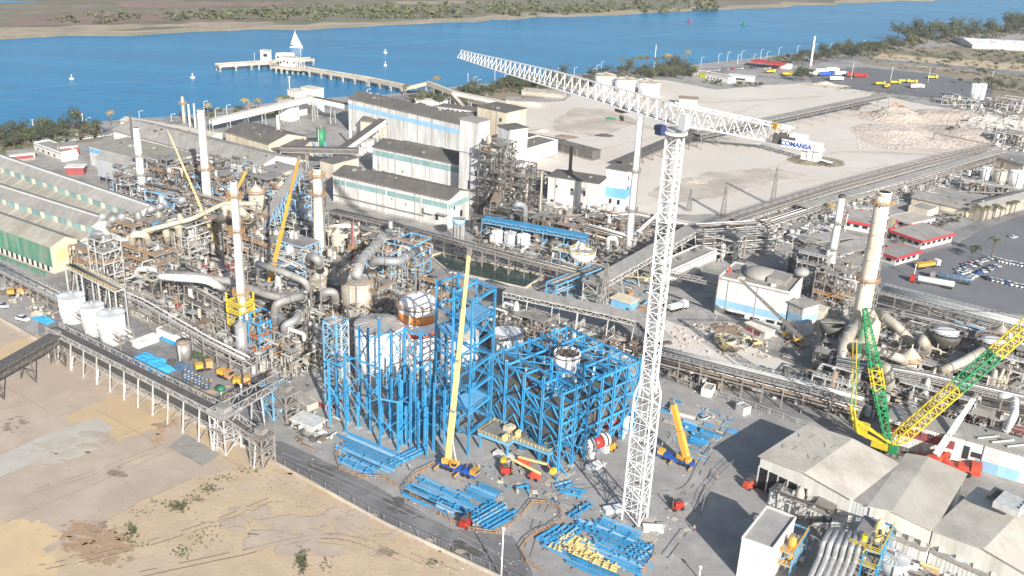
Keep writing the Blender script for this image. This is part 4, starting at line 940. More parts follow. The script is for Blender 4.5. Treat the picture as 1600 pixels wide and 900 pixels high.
for dx in (-1.1, 1.1):
    e = sd2*dx
    cw.beam('gantry_beam', 'crane_yellow', r0+e+Vector((0, 0, 1)), gz+e, .5); cw.beam('gantry_beam', 'crane_yellow', r0+e-Vector((0, 0, .5)), V(1337, 672, 6)+e, .6)
    cw.beam('gantry_beam', 'crane_yellow', gz+e, gt+e, .5); cw.beam('gantry_beam', 'crane_yellow', gz+e, V(1337, 672, 6)+e, .5)
    cw.beam('stay_rope', 'crane_green', gt+e, t1+e*.3, .16); cw.beam('stay_rope', 'steel_dark', t1+e*.3, V(1570, 487, 44), .14); cw.beam('stay_rope', 'crane_yellow', gz+e, V(1336, 528, zt*.8)+e, .18)
cw.box('counterweight', 'crane_yellow', V(1350, 668, 7), (2.6, 3, 2.0), math.radians(145))
cw.box('body', 'crane_yellow', r0+Vector((-1.5, .5, -.6)), (5.5, 2.6, 1.8), math.radians(145))
cw.box('operator_cab', 'crane_green', V(1396, 702, 3.5), (2.2, 1.8, 2.2), math.radians(145))
for d in (-2.6, 2.6):
    c = cb+Vector((d*.5-1, d*.85, .8)); cw.box('crawler_track', 'steel_dark', c, (9, 1.2, 1.5), math.radians(145))
    for i in range(5): cw.cyl('track_wheel', 'steel_grey', c+Vector((math.cos(2.53)*(i-2)*1.8, math.sin(2.53)*(i-2)*1.8, 0))-Vector((.35, .55, 0)), c+Vector((math.cos(2.53)*(i-2)*1.8, math.sin(2.53)*(i-2)*1.8, 0))+Vector((.35, .55, 0)), .6, 10)

# ================================================================== BLUE STEEL FRAMES
rnd = random.Random(11)
# F3, the great boiler frame
f3 = Thing('boiler_frame', 'dense blue boiler steelwork around a white hopper ring, beside the tower mast', 'steel frame', V(870, 700))
a = V(760, 672); b = V(871, 738); h3 = HT(a, 556)
ua = (b-a); LA = ua.length; ua.normalize(); ub = Vector((-ua.y, ua.x, 0)); ub = ub if ub.y > 0 else -ub
cpt = V(867, 503, h3); DB = ub.dot(Vector((cpt.x, cpt.y, 0))-a); cr = V(992, 522, h3); print('F3', LA, DB, h3, ub.dot(Vector((cr.x, cr.y, 0))-a), ua.dot(Vector((cr.x, cr.y, 0))-a))
DB = min(max(DB, 26), 60)
na, nb = 4, 6; G = lambda i, j, z: a+ua*(LA*i/na)+ub*(DB*j/nb)+Vector((0, 0, z))
lv = [h3*.0, h3*.24, h3*.42, h3*.62, h3*.80, h3]
for i in range(na+1):
    for j in range(nb+1):
        if 0 < i < na and 0 < j < nb and (i+j) % 2: continue
        f3.beam('column', 'steel_blue', G(i, j, 0), G(i, j, h3+(rnd.random()*2.2)), .62, kind_='hbeam')
        f3.box('base_plate', 'grey_concrete', G(i, j, .2), (1.5, 1.5, .4), AX) if (i in (0, na) or j in (0, nb)) else None
for li, z in enumerate(lv[1:], 1):
    for j in range(nb+1):
        for i in range(na):
            if (j in (0, nb) and rnd.random() < (.35, .6, .9, .9, 1)[li-1]) or (j not in (0, nb) and rnd.random() < (.8 if li >= 3 else .3)): f3.beam('beam', 'steel_blue', G(i, j, z), G(i+1, j, z), .36, .6, kind_='hbeam')
    for i in range(na+1):
        for j in range(nb):
            if (i in (0, na) and rnd.random() < (.35, .6, .9, .9, 1)[li-1]) or (i not in (0, na) and rnd.random() < (.8 if li >= 3 else .3)): f3.beam('beam', 'steel_blue', G(i, j, z-.1), G(i, j+1, z-.1), .36, .6, kind_='hbeam')
for li in range(5):
    z0, z1 = lv[li], lv[li+1]
    for i in range(na):
        for j in (0, nb):
            if rnd.random() < .85: f3.beam('brace', 'steel_blue', G(i, j, z0), G(i+.5, j, z1), .27); f3.beam('brace', 'steel_blue', G(i+1, j, z0), G(i+.5, j, z1), .27)
    for j in range(nb):
        for i in (0, na):
            if rnd.random() < .8: f3.beam('brace', 'steel_blue', G(i, j, z0), G(i, j+.5, z1), .27); f3.beam('brace', 'steel_blue', G(i, j+1, z0), G(i, j+.5, z1), .27)
for k in range(16):
    A_, B_, C_ = rnd.choice((((0, 0), (2, 0), 1), ((2, 0), (4, 0), 1), ((4, 0), (4, 3), 1), ((4, 3), (4, 6), 1), ((0, 0), (1, 0), 2), ((4, 1), (4, 2), 2))); l0 = rnd.choice((0, 0, 1, 2))
    if k % 2: A_, B_ = B_, A_
    f3.beam('long_brace', 'steel_blue', G(*A_, lv[l0]), G(*B_, lv[min(5, l0+2)]), .4, kind_='hbeam')
for z in (lv[2], lv[3], lv[4]):
    for i in range(na):
        for j in range(nb):
            if rnd.random() < .30 and not (1 <= i <= 2 and 3 <= j <= 4): f3.box('floor_grating', 'steel_blue' if rnd.random() < .5 else 'steel_dark', G(i+.5, j+.5, z+.45), (LA/na-.6, DB/nb-.6, .08), math.atan2(ua.y, ua.x))
for i in range(na):
    for j in range(nb):
        if rnd.random() < .5: f3.beam('roof_brace', 'steel_blue', G(i, j, lv[5]-.3), G(i+1, j+1, lv[5]-.3), .26)
hp = V(886, 556, h3+1.0)
f3.mesh('hopper', lathe((hp.x, hp.y, h3-9), [(1.0, 0), (2.2, 3), (3.7, 8), (3.8, 11.2), (3.5, 11.25), (3.2, 8), (1.0, 1)], 28), 'crane_white', True)
f3.cyl('hopper_rim', 'rust', (hp.x, hp.y, h3+1.2), (hp.x, hp.y, h3+1.5), 4.0, 28)
for k in range(-1, 2): f3.beam('hopper_support', 'steel_dark', (hp.x+k*2.2-1, hp.y-3.4, h3+2.3), (hp.x+k*2.2+1, hp.y+3.4, h3+2.3), .25)
for (i, j, w2, d2, z) in ((.9, 1.5, .42, .48, .86), (2.6, 1.4, .55, .42, .8), (1.0, 4.4, .45, .3, .84), (3.2, 4.3, .3, .5, .74), (2.2, 2.9, .25, .2, .66)):
    f3.box('shade_fill', 'steel_dark', G(i, j, h3*z*.5+h3*.14), (LA*w2, DB*d2, h3*z*.62), math.atan2(ua.y, ua.x))  # dark boxes stand in for the deep shade between the roof beams
for k in range(34): p = G(rnd.uniform(.2, na-.2), rnd.uniform(.2, nb-.2), h3*.86); f3.beam('hanger', 'crane_white' if k % 3 else 'steel_blue', p, p+Vector((0, 0, rnd.uniform(1.5, 3))), .4)
for k in range(95):
    p = G(rnd.uniform(0, na), rnd.choice((.1, rnd.uniform(0, nb))), rnd.uniform(.1, .8)*h3); f3.beam('secondary_beam', 'steel_blue', p, p+(ua if k % 2 else ub)*rnd.uniform(4, 9)+Vector((0, 0, rnd.choice((0, 0, 5, -5)))), .22)
for i in range(3):
    f3.box('duct_block', 'steel_dark', G(1.3+i*.9, 3+i % 2*1.6, h3*.5), (4.2, 5, 9), AX)
f3.mesh('cone_duct', lathe(G(na-.6, 2.6, h3*.18), [(.8, 0), (3.2, 5), (3.2, 8)], 20), 'steel_dark', True)
# F2, the tall open tower
f2 = Thing('stair_tower', 'tallest open blue steel tower with blue floors beside the cream crane boom', 'steel frame', V(735, 690))
h2 = HT(V(684, 672), 442)
c2 = [V(682, 442, h2), V(738, 474, h2), V(774, 452, h2), V(716, 430, h2)]; c2 = [Vector((p.x, p.y, 0)) for p in c2]
def quad(c, s, t): return (c[0].lerp(c[1], s)).lerp(c[3].lerp(c[2], s), t)
lv2 = [h2*k/7 for k in range(8)]
for s in (0, .5, 1):
    for t in (0, 1): 
        p = quad(c2, s, t); f2.beam('column', 'steel_blue', p, p+Vector((0, 0, h2+rnd.random()*1.5)), .5, kind_='hbeam')
for z in lv2[1:]:
    for (A_, B_) in (((0, 0), (1, 0)), ((1, 0), (1, 1)), ((1, 1), (0, 1)), ((0, 1), (0, 0)), ((.5, 0), (.5, 1))):
        f2.beam('beam', 'steel_blue', quad(c2, *A_)+Vector((0, 0, z)), quad(c2, *B_)+Vector((0, 0, z)), .32, .5, kind_='hbeam')
for k in range(7):
    for (A_, B_) in (((0, 0), (.5, 0)), ((.5, 0), (1, 0)), ((1, 0), (1, 1)), ((1, 1), (.5, 1)), ((.5, 1), (0, 1)), ((0, 1), (0, 0))):
        if rnd.random() < .8:
            A2, B2 = (A_, B_) if k % 2 else (B_, A_)
            f2.beam('brace', 'steel_blue', quad(c2, *A2)+Vector((0, 0, lv2[k])), quad(c2, *B2)+Vector((0, 0, lv2[k+1])), .2)
for k, s0 in ((6, .5), (5, .1), (2, .5)):
    z = lv2[k]-.1; q4 = [quad(c2, s0, .05), quad(c2, min(1, s0+.45), .05), quad(c2, min(1, s0+.45), .95), quad(c2, s0, .95)]
    f2.mesh('floor_grating', prism(q4, z+.36, z+.46), 'sky_blue_paint')
ln = MB()
for k in range(1, 8):
    for (A_, B_) in (((0, 0), (1, 0)), ((1, 0), (1, 1)), ((1, 1), (0, 1))):
        for dz in (.6, 1.1): ln.beam(quad(c2, *A_)+Vector((0, 0, lv2[k]+dz)), quad(c2, *B_)+Vector((0, 0, lv2[k]+dz)), .1)
f2.mesh('railing', ln.vf(), 'steel_blue', kind='stuff')
# F1, the field of columns
f1 = Thing('column_field', 'open field of bare blue columns rising in front of the conical tank', 'steel frame', V(600, 685))
tall = [(516, 666, 562), (528, 653, 566), (541, 677, 552), (563, 641, 510), (577, 664, 512), (594, 700, 497), (611, 655, 517), (632, 640, 512), (656, 652, 515), (671, 678, 565), (694, 672, 520), (622, 706, 627), (705, 660, 600), (647, 690, 560)]
tp = {}
for (px, py, ty) in tall:
    p = V(px, py); h = HT(p, ty); tp[px] = (p, h)
    f1.beam('column', 'steel_blue', p, p+Vector((0, 0, h)), .52, kind_='hbeam'); f1.box('base_plate', 'grey_concrete', p+Vector((0, 0, .2)), (1.6, 1.6, .4), AX)
for A_, B_ in ((516, 541), (541, 594), (516, 528), (528, 563), (563, 577), (577, 611), (611, 632), (632, 656), (656, 694), (594, 622), (622, 647), (647, 671), (671, 705)):
    (p, hp_), (q, hq) = tp[A_], tp[B_]; h = min(hp_, hq)
    for f in ((.98, .5) if h > 30 else (.98,)): f1.beam('beam', 'steel_blue', p+Vector((0, 0, h*f)), q+Vector((0, 0, h*f)), .32, .4)
    f1.beam('brace', 'steel_blue', p+Vector((0, 0, h*.3)), q+Vector((0, 0, h*.62)), .22); f1.beam('brace', 'steel_blue', q+Vector((0, 0, h*.3)), p+Vector((0, 0, h*.62)), .22)
    if h > 25: f1.beam('brace', 'steel_blue', p+Vector((0, 0, h*.62)), q+Vector((0, 0, h*.98)), .22); f1.beam('brace', 'steel_blue', q+Vector((0, 0, h*.62)), p+Vector((0, 0, h*.98)), .22)
o_ = V(556, 655)
for i in range(7):
    for j in range(5):
        p = o_+UA*(i*4.1+rnd.uniform(-.6, .6))+UB*(j*4.3-3+rnd.uniform(-.6, .6)); h = rnd.uniform(7, 15)
        if rnd.random() < .12: continue
        f1.beam('short_column', 'steel_blue', p, p+Vector((0, 0, h)), .52, kind_='hbeam'); f1.box('base_plate', 'grey_concrete', p+Vector((0, 0, .2)), (1.7, 1.7, .4), AX)
        if rnd.random() < .45: f1.box('bracket', 'steel_blue', p+Vector((0, 0, h*.8)), (1.8, .4, .5), AX)
o2 = V(612, 690)
for i in range(5):
    for j in range(5):
        p = o2+UA*(i*3.1+rnd.uniform(-.6, .6))+UB*(j*3.6+rnd.uniform(-.6, .6)); h = rnd.uniform(9, 26)
        f1.beam('short_column', 'steel_blue', p, p+Vector((0, 0, h)), .5, kind_='hbeam')
        for z in (.4, .7, .95):
            if rnd.random() < .7: f1.beam('tie', 'steel_blue', p+Vector((0, 0, h*z)), p+rnd.choice((UA*3.1, UB*3.6))+Vector((0, 0, h*z)), .22)
for i in range(6):
    p = o_+UA*(i*4.1)+UB*(-3); f1.beam('brace', 'steel_blue', p, p+UA*4.1+Vector((0, 0, 8)), .22)
sheet('foundation_slab', [(508, 672), (560, 640), (600, 630), (720, 660), (640, 722), (610, 716)], 'grey_concrete', z=.14)
# white and blue scaffold tower behind the conical tank, lattice stair beside the blue field
sc = Thing('scaffold_tower', 'pale blue lattice tower left of the conical tank', 'scaffold', V(528, 640))
lattice(sc, V(528, 640), V(528, 640)+Vector((0, 0, HT(V(528, 640), 500))), 5, 5, 9, 'sky_blue_paint', .35, .2, nm='leg')
lattice(sc, V(536, 640), V(536, 640)+Vector((0, 0, HT(V(536, 640), 503))), 3, 3, 9, 'steel_pale', .25, .16, nm='leg')

# ---- cream machine platforms under the boiler frame
def machine_deck(px, py, w_, d_, h_, label, seed):
    r = random.Random(seed); c = V(px, py); T = Thing('machine_deck', label, 'platform', c)
    P = lambda s, t, z: c+UA*s+UB*t+Vector((0, 0, z))
    T.box('deck', 'steel_grey', P(0, 0, h_), (w_, d_, .3), AX)
    T.box('deck_edge', 'sky_blue_paint', P(0, -d_/2-.1, h_-.2), (w_, .2, .8), AX); T.box('deck_edge', 'sky_blue_paint', P(w_/2+.1, 0, h_-.2), (.2, d_, .8), AX)
    for s in (-1, 1):
        for t in (-1, 1): T.beam('leg', 'steel_blue', P(s*(w_/2-.4), t*(d_/2-.4), 0), P(s*(w_/2-.4), t*(d_/2-.4), h_), .45)
    m = MB()
    for t in (-1, 1):
        for z in (.6, 1.1): m.beam(P(-w_/2, t*d_/2, h_+z), P(w_/2, t*d_/2, h_+z), .09); m.beam(P(t*w_/2, -d_/2, h_+z), P(t*w_/2, d_/2, h_+z), .09)
        for i in range(int(w_/1.2)): m.beam(P(-w_/2+i*1.2, t*d_/2, h_), P(-w_/2+i*1.2, t*d_/2, h_+1.1), .12)
    T.mesh('railing', m.vf(), 'boom_cream', kind='stuff')
    for i in range(int(w_*d_/14)):
        T.box('machine', r.choice(['boom_cream', 'steel_pale', 'steel_dark', 'cream_wall']), P(r.uniform(-.4, .4)*w_, r.uniform(-.4, .4)*d_, h_+.8), (r.uniform(1, 2.4), r.uniform(1, 2), r.uniform(.8, 1.8)), AX)
    return T
machine_deck(782, 700, 10, 8, 5, 'grey deck with cream railing next to the cream crane boom', 1)
machine_deck(833, 712, 14, 7, 5, 'cream machinery deck under the front of the boiler frame', 2)
machine_deck(890, 676, 7, 14, 6, 'cream railed machinery deck under the boiler frame near the red drums', 3)
machine_deck(960, 628, 7, 12, 9, 'railed deck inside the far bays of the blue steelwork', 4)
# ---- red and white rotary drums
def drum(p, L_, r_, ang, label, r=3.0):
    T = Thing('rotary_drum', label, 'drum', (p.x, p.y, 0), 'red and white rotary drums'); u = Vector((math.cos(ang), math.sin(ang), 0)); c = p+Vector((0, 0, r_+1.4))
    T.cyl('shell', 'vehicle_red', c-u*L_*.2, c+u*L_*.2, r_*.93, 28)
    for s in (-1, 1):
        T.cyl('end_ring', 'crane_white', c+u*(s*L_*.2), c+u*(s*L_*.5), r_, 28); T.cyl('hub', 'steel_dark', c+u*(s*(L_*.5)), c+u*(s*(L_*.5+.25)), r_*.2, 16)
        T.cyl('riding_ring', 'steel_dark', c+u*(s*L_*.34-.25), c+u*(s*L_*.34+.25), r_*1.06, 28)
        for k in range(8): T.cyl('bolt', 'steel_dark', c+u*(s*L_*.5)+Vector((0, 0, 0))+(Vector((-u.y, u.x, 0))*math.cos(k*PI/4)+Vector((0, 0, 1))*math.sin(k*PI/4))*r_*.7, c+u*(s*(L_*.5+.12))+(Vector((-u.y, u.x, 0))*math.cos(k*PI/4)+Vector((0, 0, 1))*math.sin(k*PI/4))*r_*.7, .22, 8)
        T.box('cradle', 'crane_white', c+u*(s*L_*.34)-Vector((0, 0, r_+.5)), (1.6, r_*1.8, 1.8), ang)
drum(V(953, 678), 10.5, 2.6, math.radians(-14), 'larger red drum with white end rings beside the tower mast')
drum(V(930, 708), 8.0, 2.1, math.radians(38), 'smaller red and white drum lower and closer to the blue frame foot')
# ---- blue beams lying on the ground
def beam_stack(px, py, n, L_, ang, label, m='steel_blue', gap=1.35, w_=.5, seed=0, cross=False):
    r = random.Random(seed+px); c = V(px, py); h = math.radians(ang); u = Vector((math.cos(h), math.sin(h), 0)); s = Vector((-u.y, u.x, 0))
    T = Thing('beam_stack', label, 'steel beams', c, 'steel beams laid out on the yard')
    T.beam('timber', 'bark', c-s*(n*gap*.5+.5)-u*L_*.3+Vector((0, 0, .12)), c+s*(n*gap*.5+.5)-u*L_*.3+Vector((0, 0, .12)), .25)
    T.beam('timber', 'bark', c-s*(n*gap*.5+.5)+u*L_*.3+Vector((0, 0, .12)), c+s*(n*gap*.5+.5)+u*L_*.3+Vector((0, 0, .12)), .25)
    for i in range(n):
        k = c+s*((i-(n-1)/2)*gap)+u*r.uniform(-.8, .8); l = L_*r.uniform(.75, 1.08); 
        mq = m if m != 'steel_blue' or r.random() < .75 else r.choice(('sky_blue_paint', 'pale_blue'))
        T.beam('steel_beam', mq, k-u*l/2+Vector((0, 0, .55)), k+u*l/2+Vector((0, 0, .55)), w_*r.uniform(.8, 1.25), w_, kind_='hbeam')
        if cross or r.random() < .3:
            for q in (-.35, 0, .3): T.beam('bracket', m, k+u*(l*q)-s*.6+Vector((0, 0, .9)), k+u*(l*q)+s*.6+Vector((0, 0, .9)), .25)
    return T
A1 = -33
ST = [(585, 702, 3, 24, A1, 'long blue beams at the foot of the column field, inner row'), (572, 716, 4, 20, A1, 'blue beams beside the curved fence, middle row of the column field pile'), (560, 728, 4, 13, A1, 'blue beams lying closest to the road below the column field'), (638, 714, 3, 15, 47, 'blue beams set crosswise right of the column field pile'),
      (690, 770, 4, 17, A1, 'blue beams under the cream crane, uppermost row of that laydown'), (672, 785, 4, 16, A1, 'blue beams in the fenced laydown, row with a dark bundle'), (716, 792, 4, 15, A1, 'blue beams at the centre of the first fenced laydown'), (656, 775, 3, 12, A1, 'blue beams at the road corner of the first fenced laydown'), (750, 776, 4, 10, A1, 'short blue beams parallel behind the first laydown'), (766, 768, 2, 9, A1, 'two blue beams a little apart near the red machines'),
      (772, 812, 5, 11, 47, 'blue beams turned toward the lamp post in the first laydown'), (757, 800, 3, 9, 47, 'short blue beams turned beside the lamp post pile'),
      (862, 842, 4, 8, 47, 'short blue beams in the corner of the second laydown'), (882, 838, 4, 10, 52, 'blue beams with shaded gaps near the second laydown corner'), (906, 800, 2, 9, 47, 'blue beams with crosswise fins outside the second laydown'),
      (915, 825, 3, 7, A1, 'short blue beams above the yellow trusses'), (962, 830, 5, 14, A1, 'blue beams directly below the tower mast foot'), (975, 855, 6, 15, A1, 'widest rack of blue beams below the tower mast'), (950, 868, 3, 14, A1, 'blue beams between the yellow trusses and the wide rack'), (1000, 862, 4, 7, 47, 'blue beams at the right end of the second laydown'),
      (880, 868, 2, 16, A1-6, 'thin blue members along the left of the yellow trusses'), (985, 884, 4, 10, A1, 'blue beams at the lower right corner of the second laydown'), (925, 892, 3, 14, A1, 'blue beams at the bottom edge of the second laydown'),
      (1092, 690, 5, 6, A1, 'small blue pieces in the yard right of the golden crane'), (1076, 668, 4, 6, A1, 'small blue pieces behind the golden crane'), (1110, 680, 2, 8, A1, 'blue pieces near the shaded road'), (835, 705, 1, 6, A1, 'single blue member beneath the boiler frame'), (893, 770, 3, 7, -20, 'scattered blue pieces next to the boiler frame foot'), (880, 760, 2, 5, 30, 'blue offcuts beside the frame foot'), (820, 762, 1, 5, 20, 'lone short blue beam near the red lift')]
for k, (px, py, n, L_, an, lb) in enumerate(ST): beam_stack(px, py, n, L_, an, lb, seed=k, cross=(px == 906))
for k, (px, py, n, L_, lb) in enumerate([(905, 852, 5, 11, 'ladder-like yellow trusses in the second laydown, upper bundle'), (912, 868, 4, 8, 'yellow trusses in shade lower in the second laydown'), (945, 885, 3, 8, 'yellow trusses nearest the bottom edge of the photo'), (866, 858, 2, 4, 'small yellow frame at the fence corner')]):
    beam_stack(px, py, n, L_, A1+5, lb, m='boom_cream', gap=1.0, w_=.4, seed=50+k, cross=True)
# ================================================================== TANKS, STACKS, VESSELS
def tank(name, label, base, r, h, m='tank_white', roof='cone', rm=None, group=None, bands=(), rail=None, cat='tank', ladder=True):
    c = V(*base) if len(base) == 2 else Vector(base)
    T = Thing(name, label, cat, c, group)
    T.mesh('shell', lathe(c, [(r, 0), (r, h)], 32), m, True)
    rise = {'cone': r*.18, 'dome': r*.5, 'steep': r*1.1, 'flat': .05}[roof]
    prof = [(r+.15, h-.1), (r+.15, h+.15), (0, h+rise)] if roof != 'dome' else [(r+.1, h-.1)]+[(r*math.cos(t), h+rise*math.sin(t)) for t in (.1, .4, .8, 1.2, 1.5)]
    T.mesh('roof', lathe(c, prof, 32), rm or m, roof == 'dome')
    for (z0, z1, bm) in bands: T.mesh('band', lathe(c, [(r+.06, z0), (r+.06, z1)], 32), bm, True)
    if roof == 'cone':
        for k in range(20):
            a = k*2*PI/20; T.beam('roof_rib', rm or m, c+Vector((math.cos(a)*r, math.sin(a)*r, h+.15)), c+Vector((math.cos(a)*r*.12, math.sin(a)*r*.12, h+rise+.02)), .18, .22)
    T.cyl('vent', 'steel_pale', c+Vector((0, 0, h+rise-.2)), c+Vector((0, 0, h+rise+.9)), max(.25, r*.07), 10)
    if rail:
        m_ = MB()
        for zz in (.6, 1.2):
            for k in range(24):
                a, b = k*2*PI/24, (k+1)*2*PI/24; m_.beam(c+Vector((math.cos(a)*(r+.5), math.sin(a)*(r+.5), h+zz)), c+Vector((math.cos(b)*(r+.5), math.sin(b)*(r+.5), h+zz)), .12)
        for k in range(24): a = k*2*PI/24; m_.beam(c+Vector((math.cos(a)*(r+.5), math.sin(a)*(r+.5), h)), c+Vector((math.cos(a)*(r+.5), math.sin(a)*(r+.5), h+1.2)), .12)
        T.mesh('railing', m_.vf(), rail, kind='stuff')
        T.mesh('walkway', lathe(c, [(r+.9, h-.2), (r+.9, h)], 32), 'steel_grey')
    if r > 3:
        for z in range(3, int(h), 3): T.mesh('course_seam', lathe(c, [(r+.04, z), (r+.04, z+.1)], 32), rm if rm and m == 'stain_grey' else m, True)
    if ladder:
        a = -1.9; p = c+Vector((math.cos(a)*(r+.25), math.sin(a)*(r+.25), 0)); T.beam('ladder', 'steel_pale', p, p+Vector((0, 0, h)), .5, .2)
    return T
def size_px(base, wpx, top):
    c = V(*base); d = (Vector((c.x, c.y, 8))-CAMP).length; r = wpx/2*d/FPX*.99; return r, HT(c, top)
def ptank(name, label, cx, base_y, wpx, top_y, **k):
    r, h = size_px((cx, base_y), wpx, top_y); c = V(cx, base_y); c = c+Vector((0, r*.85, 0))
    return tank(name, label, (c.x, c.y, 0), r, HT(c, top_y), **k)
G3 = 'white silos by the service road'
ptank('white_silo', 'white silo furthest from the road conveyor, topmost of the three at the left', 109, 507, 37, 462, group=G3, roof='cone', rm='galv_tank')
ptank('white_silo', 'white silo in the middle of the trio at the left', 143, 527, 33, 477, group=G3, roof='cone', rm='galv_tank')
ptank('white_silo', 'white silo nearest the conveyor trestle, largest of the trio', 171, 541, 39, 489, group=G3, roof='cone', rm='galv_tank')
G4 = 'white storage tanks at the lot edge'
for cx, by, t, l in ((946, 140, 117, 'white lot-edge tank furthest from the tower mast'), (978, 146, 123, 'middle white tank of the three behind the crane jib'), (1015, 151, 128, 'white lot-edge tank nearest the small rusty-roofed hut')):
    ptank('storage_tank', l, cx, by, 33, t, group=G4, rm='beige_concrete')
tk = ptank('conical_tank', 'big white tank with grey ribbed conical roof behind the blue columns', 588, 606, 76, 506, rm='duct_grey', roof='cone')
ob = ptank('banded_tank', 'white dome-topped tank with orange bands behind the blue stair tower', 650, 596, 62, 474, roof='dome', rail='rail_orange')
_c = ob.e.location; _h = HT(_c, 474); _r = size_px((650, 596), 62, 474)[0]
for z0, z1 in ((_h-5.0, _h-2.0), (_h-9.5, _h-8)): ob.mesh('band', lathe(_c, [(_r+.07, z0), (_r+.07, z1)], 32), 'band_orange' if z0 > _h-7 else 'signal_red', True)
ptank('white_tank', 'white tank showing through the blue tower frame', 715, 610, 60, 520, roof='cone', rm='beige_concrete')
ptank('white_tank', 'lower white tank between the blue tower and the boiler frame', 790, 585, 50, 520, roof='flat', rail='steel_dark')
ptank('process_vessel', 'tall stained grey cylindrical vessel with conical cap at the plant centre', 558, 512, 56, 434, m='stain_grey', rm='duct_grey', roof='steep' if False else 'cone', rail='rail_orange')
for cx, by, wp, t, m, lb in ((496, 478, 27, 436, 'stain_grey', 'grey vessel with pointed hood left of the tall stained vessel'), (478, 430, 24, 400, 'duct_grey', 'slender pointed grey hopper behind the tan ringed stack base'), 
      (527, 402, 20, 366, 'beige_concrete', 'pale concrete vessel with orange rail beside the round thickener'), (505, 455, 18, 424, 'stain_grey', 'dusty hopper touching the tall stained vessel'), (378, 575, 18, 508, 'galv', 'upright grey silo under the yellow crane-like frame'),
      (590, 470, 20, 440, 'duct_grey', 'grey vessel between the stained vessel and the banded tank'), (1355, 560, 30, 500, 'duct_cream', 'dusty tan tower base behind the green crawler mast'), (1452, 566, 26, 536, 'stain_grey', 'fat hopper left of the round white covers')):
    ptank('process_vessel', lb, cx, by, wp, t, m=m, roof='steep', ladder=False)
for cx, by, wp, t, m, lb in ((300, 470, 16, 446, 'stain_grey', 'dusty vessel at the joint of the long white duct'), (344, 462, 20, 436, 'duct_cream', 'cream banded hopper beside the slim chimney'), (225, 300, 14, 272, 'stain_grey', 'grey vessel tucked behind the stout chimney'),
      (410, 500, 16, 470, 'galv', 'grey vessel beneath the long dark duct'), (446, 470, 18, 448, 'stain_grey', 'dusty vessel beside the golden boom foot'), (470, 520, 22, 490, 'duct_grey', 'round-shouldered grey vessel by the swan-necked duct'), (520, 540, 20, 500, 'stain_grey', 'pale vessel between the scaffold tower and stained vessel'),
      (400, 345, 24, 300, 'beige_concrete', 'beige concrete vessel below the cream block'), (440, 330, 20, 292, 'beige_concrete', 'stained concrete vessel right of its beige neighbour'), (1420, 600, 34, 560, 'duct_cream', 'dusty conical vessel between the two crawler booms'), (1490, 640, 24, 606, 'stain_grey', 'dusty vessel behind the yellow boom'), (1560, 560, 26, 520, 'stain_grey', 'dust-coated vessel at the right of the second round cover'), (1340, 600, 26, 560, 'stain_grey', 'dusty hopper behind the stay ropes'),
      (620, 500, 18, 470, 'galv', 'silver vessel wedged by the banded tank'), (255, 400, 16, 372, 'stain_grey', 'dusty vessel under the small blue sphere')):
    ptank('process_vessel', lb, cx, by, wp, t, m=m, roof='steep', ladder=False, rail='rail_orange' if wp > 18 else None)
for cx, by, wp, t, m, lb in ((776, 388, 18, 362, 'tank_white', 'white tank furthest left in the row behind the blue beam'), (796, 392, 19, 364, 'galv_tank', 'grey tank in the row behind the blue beam'), (817, 397, 21, 368, 'tank_white', 'white tank closest to the inverted cone hopper'),
      (1540, 285, 12, 262, 'tank_white', 'small white tank, first in the row under the tan process house'), (1563, 290, 18, 266, 'stain_grey', 'stained tank, middle of the row under the tan process house'), (1590, 294, 20, 268, 'tank_white', 'white tank at the edge of the photo under the tan process house'),
      (1400, 905, 42, 872, 'galv_tank', 'large grey tank at the bottom beside the yellow-railed pipework'), (1497, 905, 30, 868, 'galv_tank', 'grey tank in front of the third hall bay'), (1540, 912, 34, 886, 'galv_tank', 'half visible dark grey tank at the bottom edge'), (250, 430, 16, 398, 'galv', 'grey upright tank in the old process block'),
      (1232, 425, 10, 405, 'galv', 'small tank behind the white and blue building')):
    ptank('storage_tank', lb, cx, by, wp, t, m=m, roof='cone')
for cx, by, lb in ((1521, 160, 'white cylinder silo, first of two beyond the gypsum rubble'), (1532, 161, 'white cylinder silo, second of two beyond the gypsum rubble')):
    ptank('white_silo', lb, cx, by, 11, 131, roof='flat')
c = V(502, 242)
ptank('green_silo', 'dark green silo on blue legs beside the mill halls', 501, 238, 14, 200, m='green_tank', roof='flat', rail='steel_grey')
for s in (-1, 1): bpy_ = Thing('silo_support', 'blue support frame '+('left of' if s < 0 else 'right of')+' the green silo', 'frame', V(501+8*s, 246)); bpy_.beam('post', 'sky_blue_paint', V(501+8*s, 246), V(501+8*s, 246)+Vector((0, 0, 9)), .5); bpy_.beam('post', 'sky_blue_paint', V(501+8*s, 246)+Vector((1.5, 0, 0)), V(501+8*s, 246)+Vector((-1.0, 0, 9)), .3)

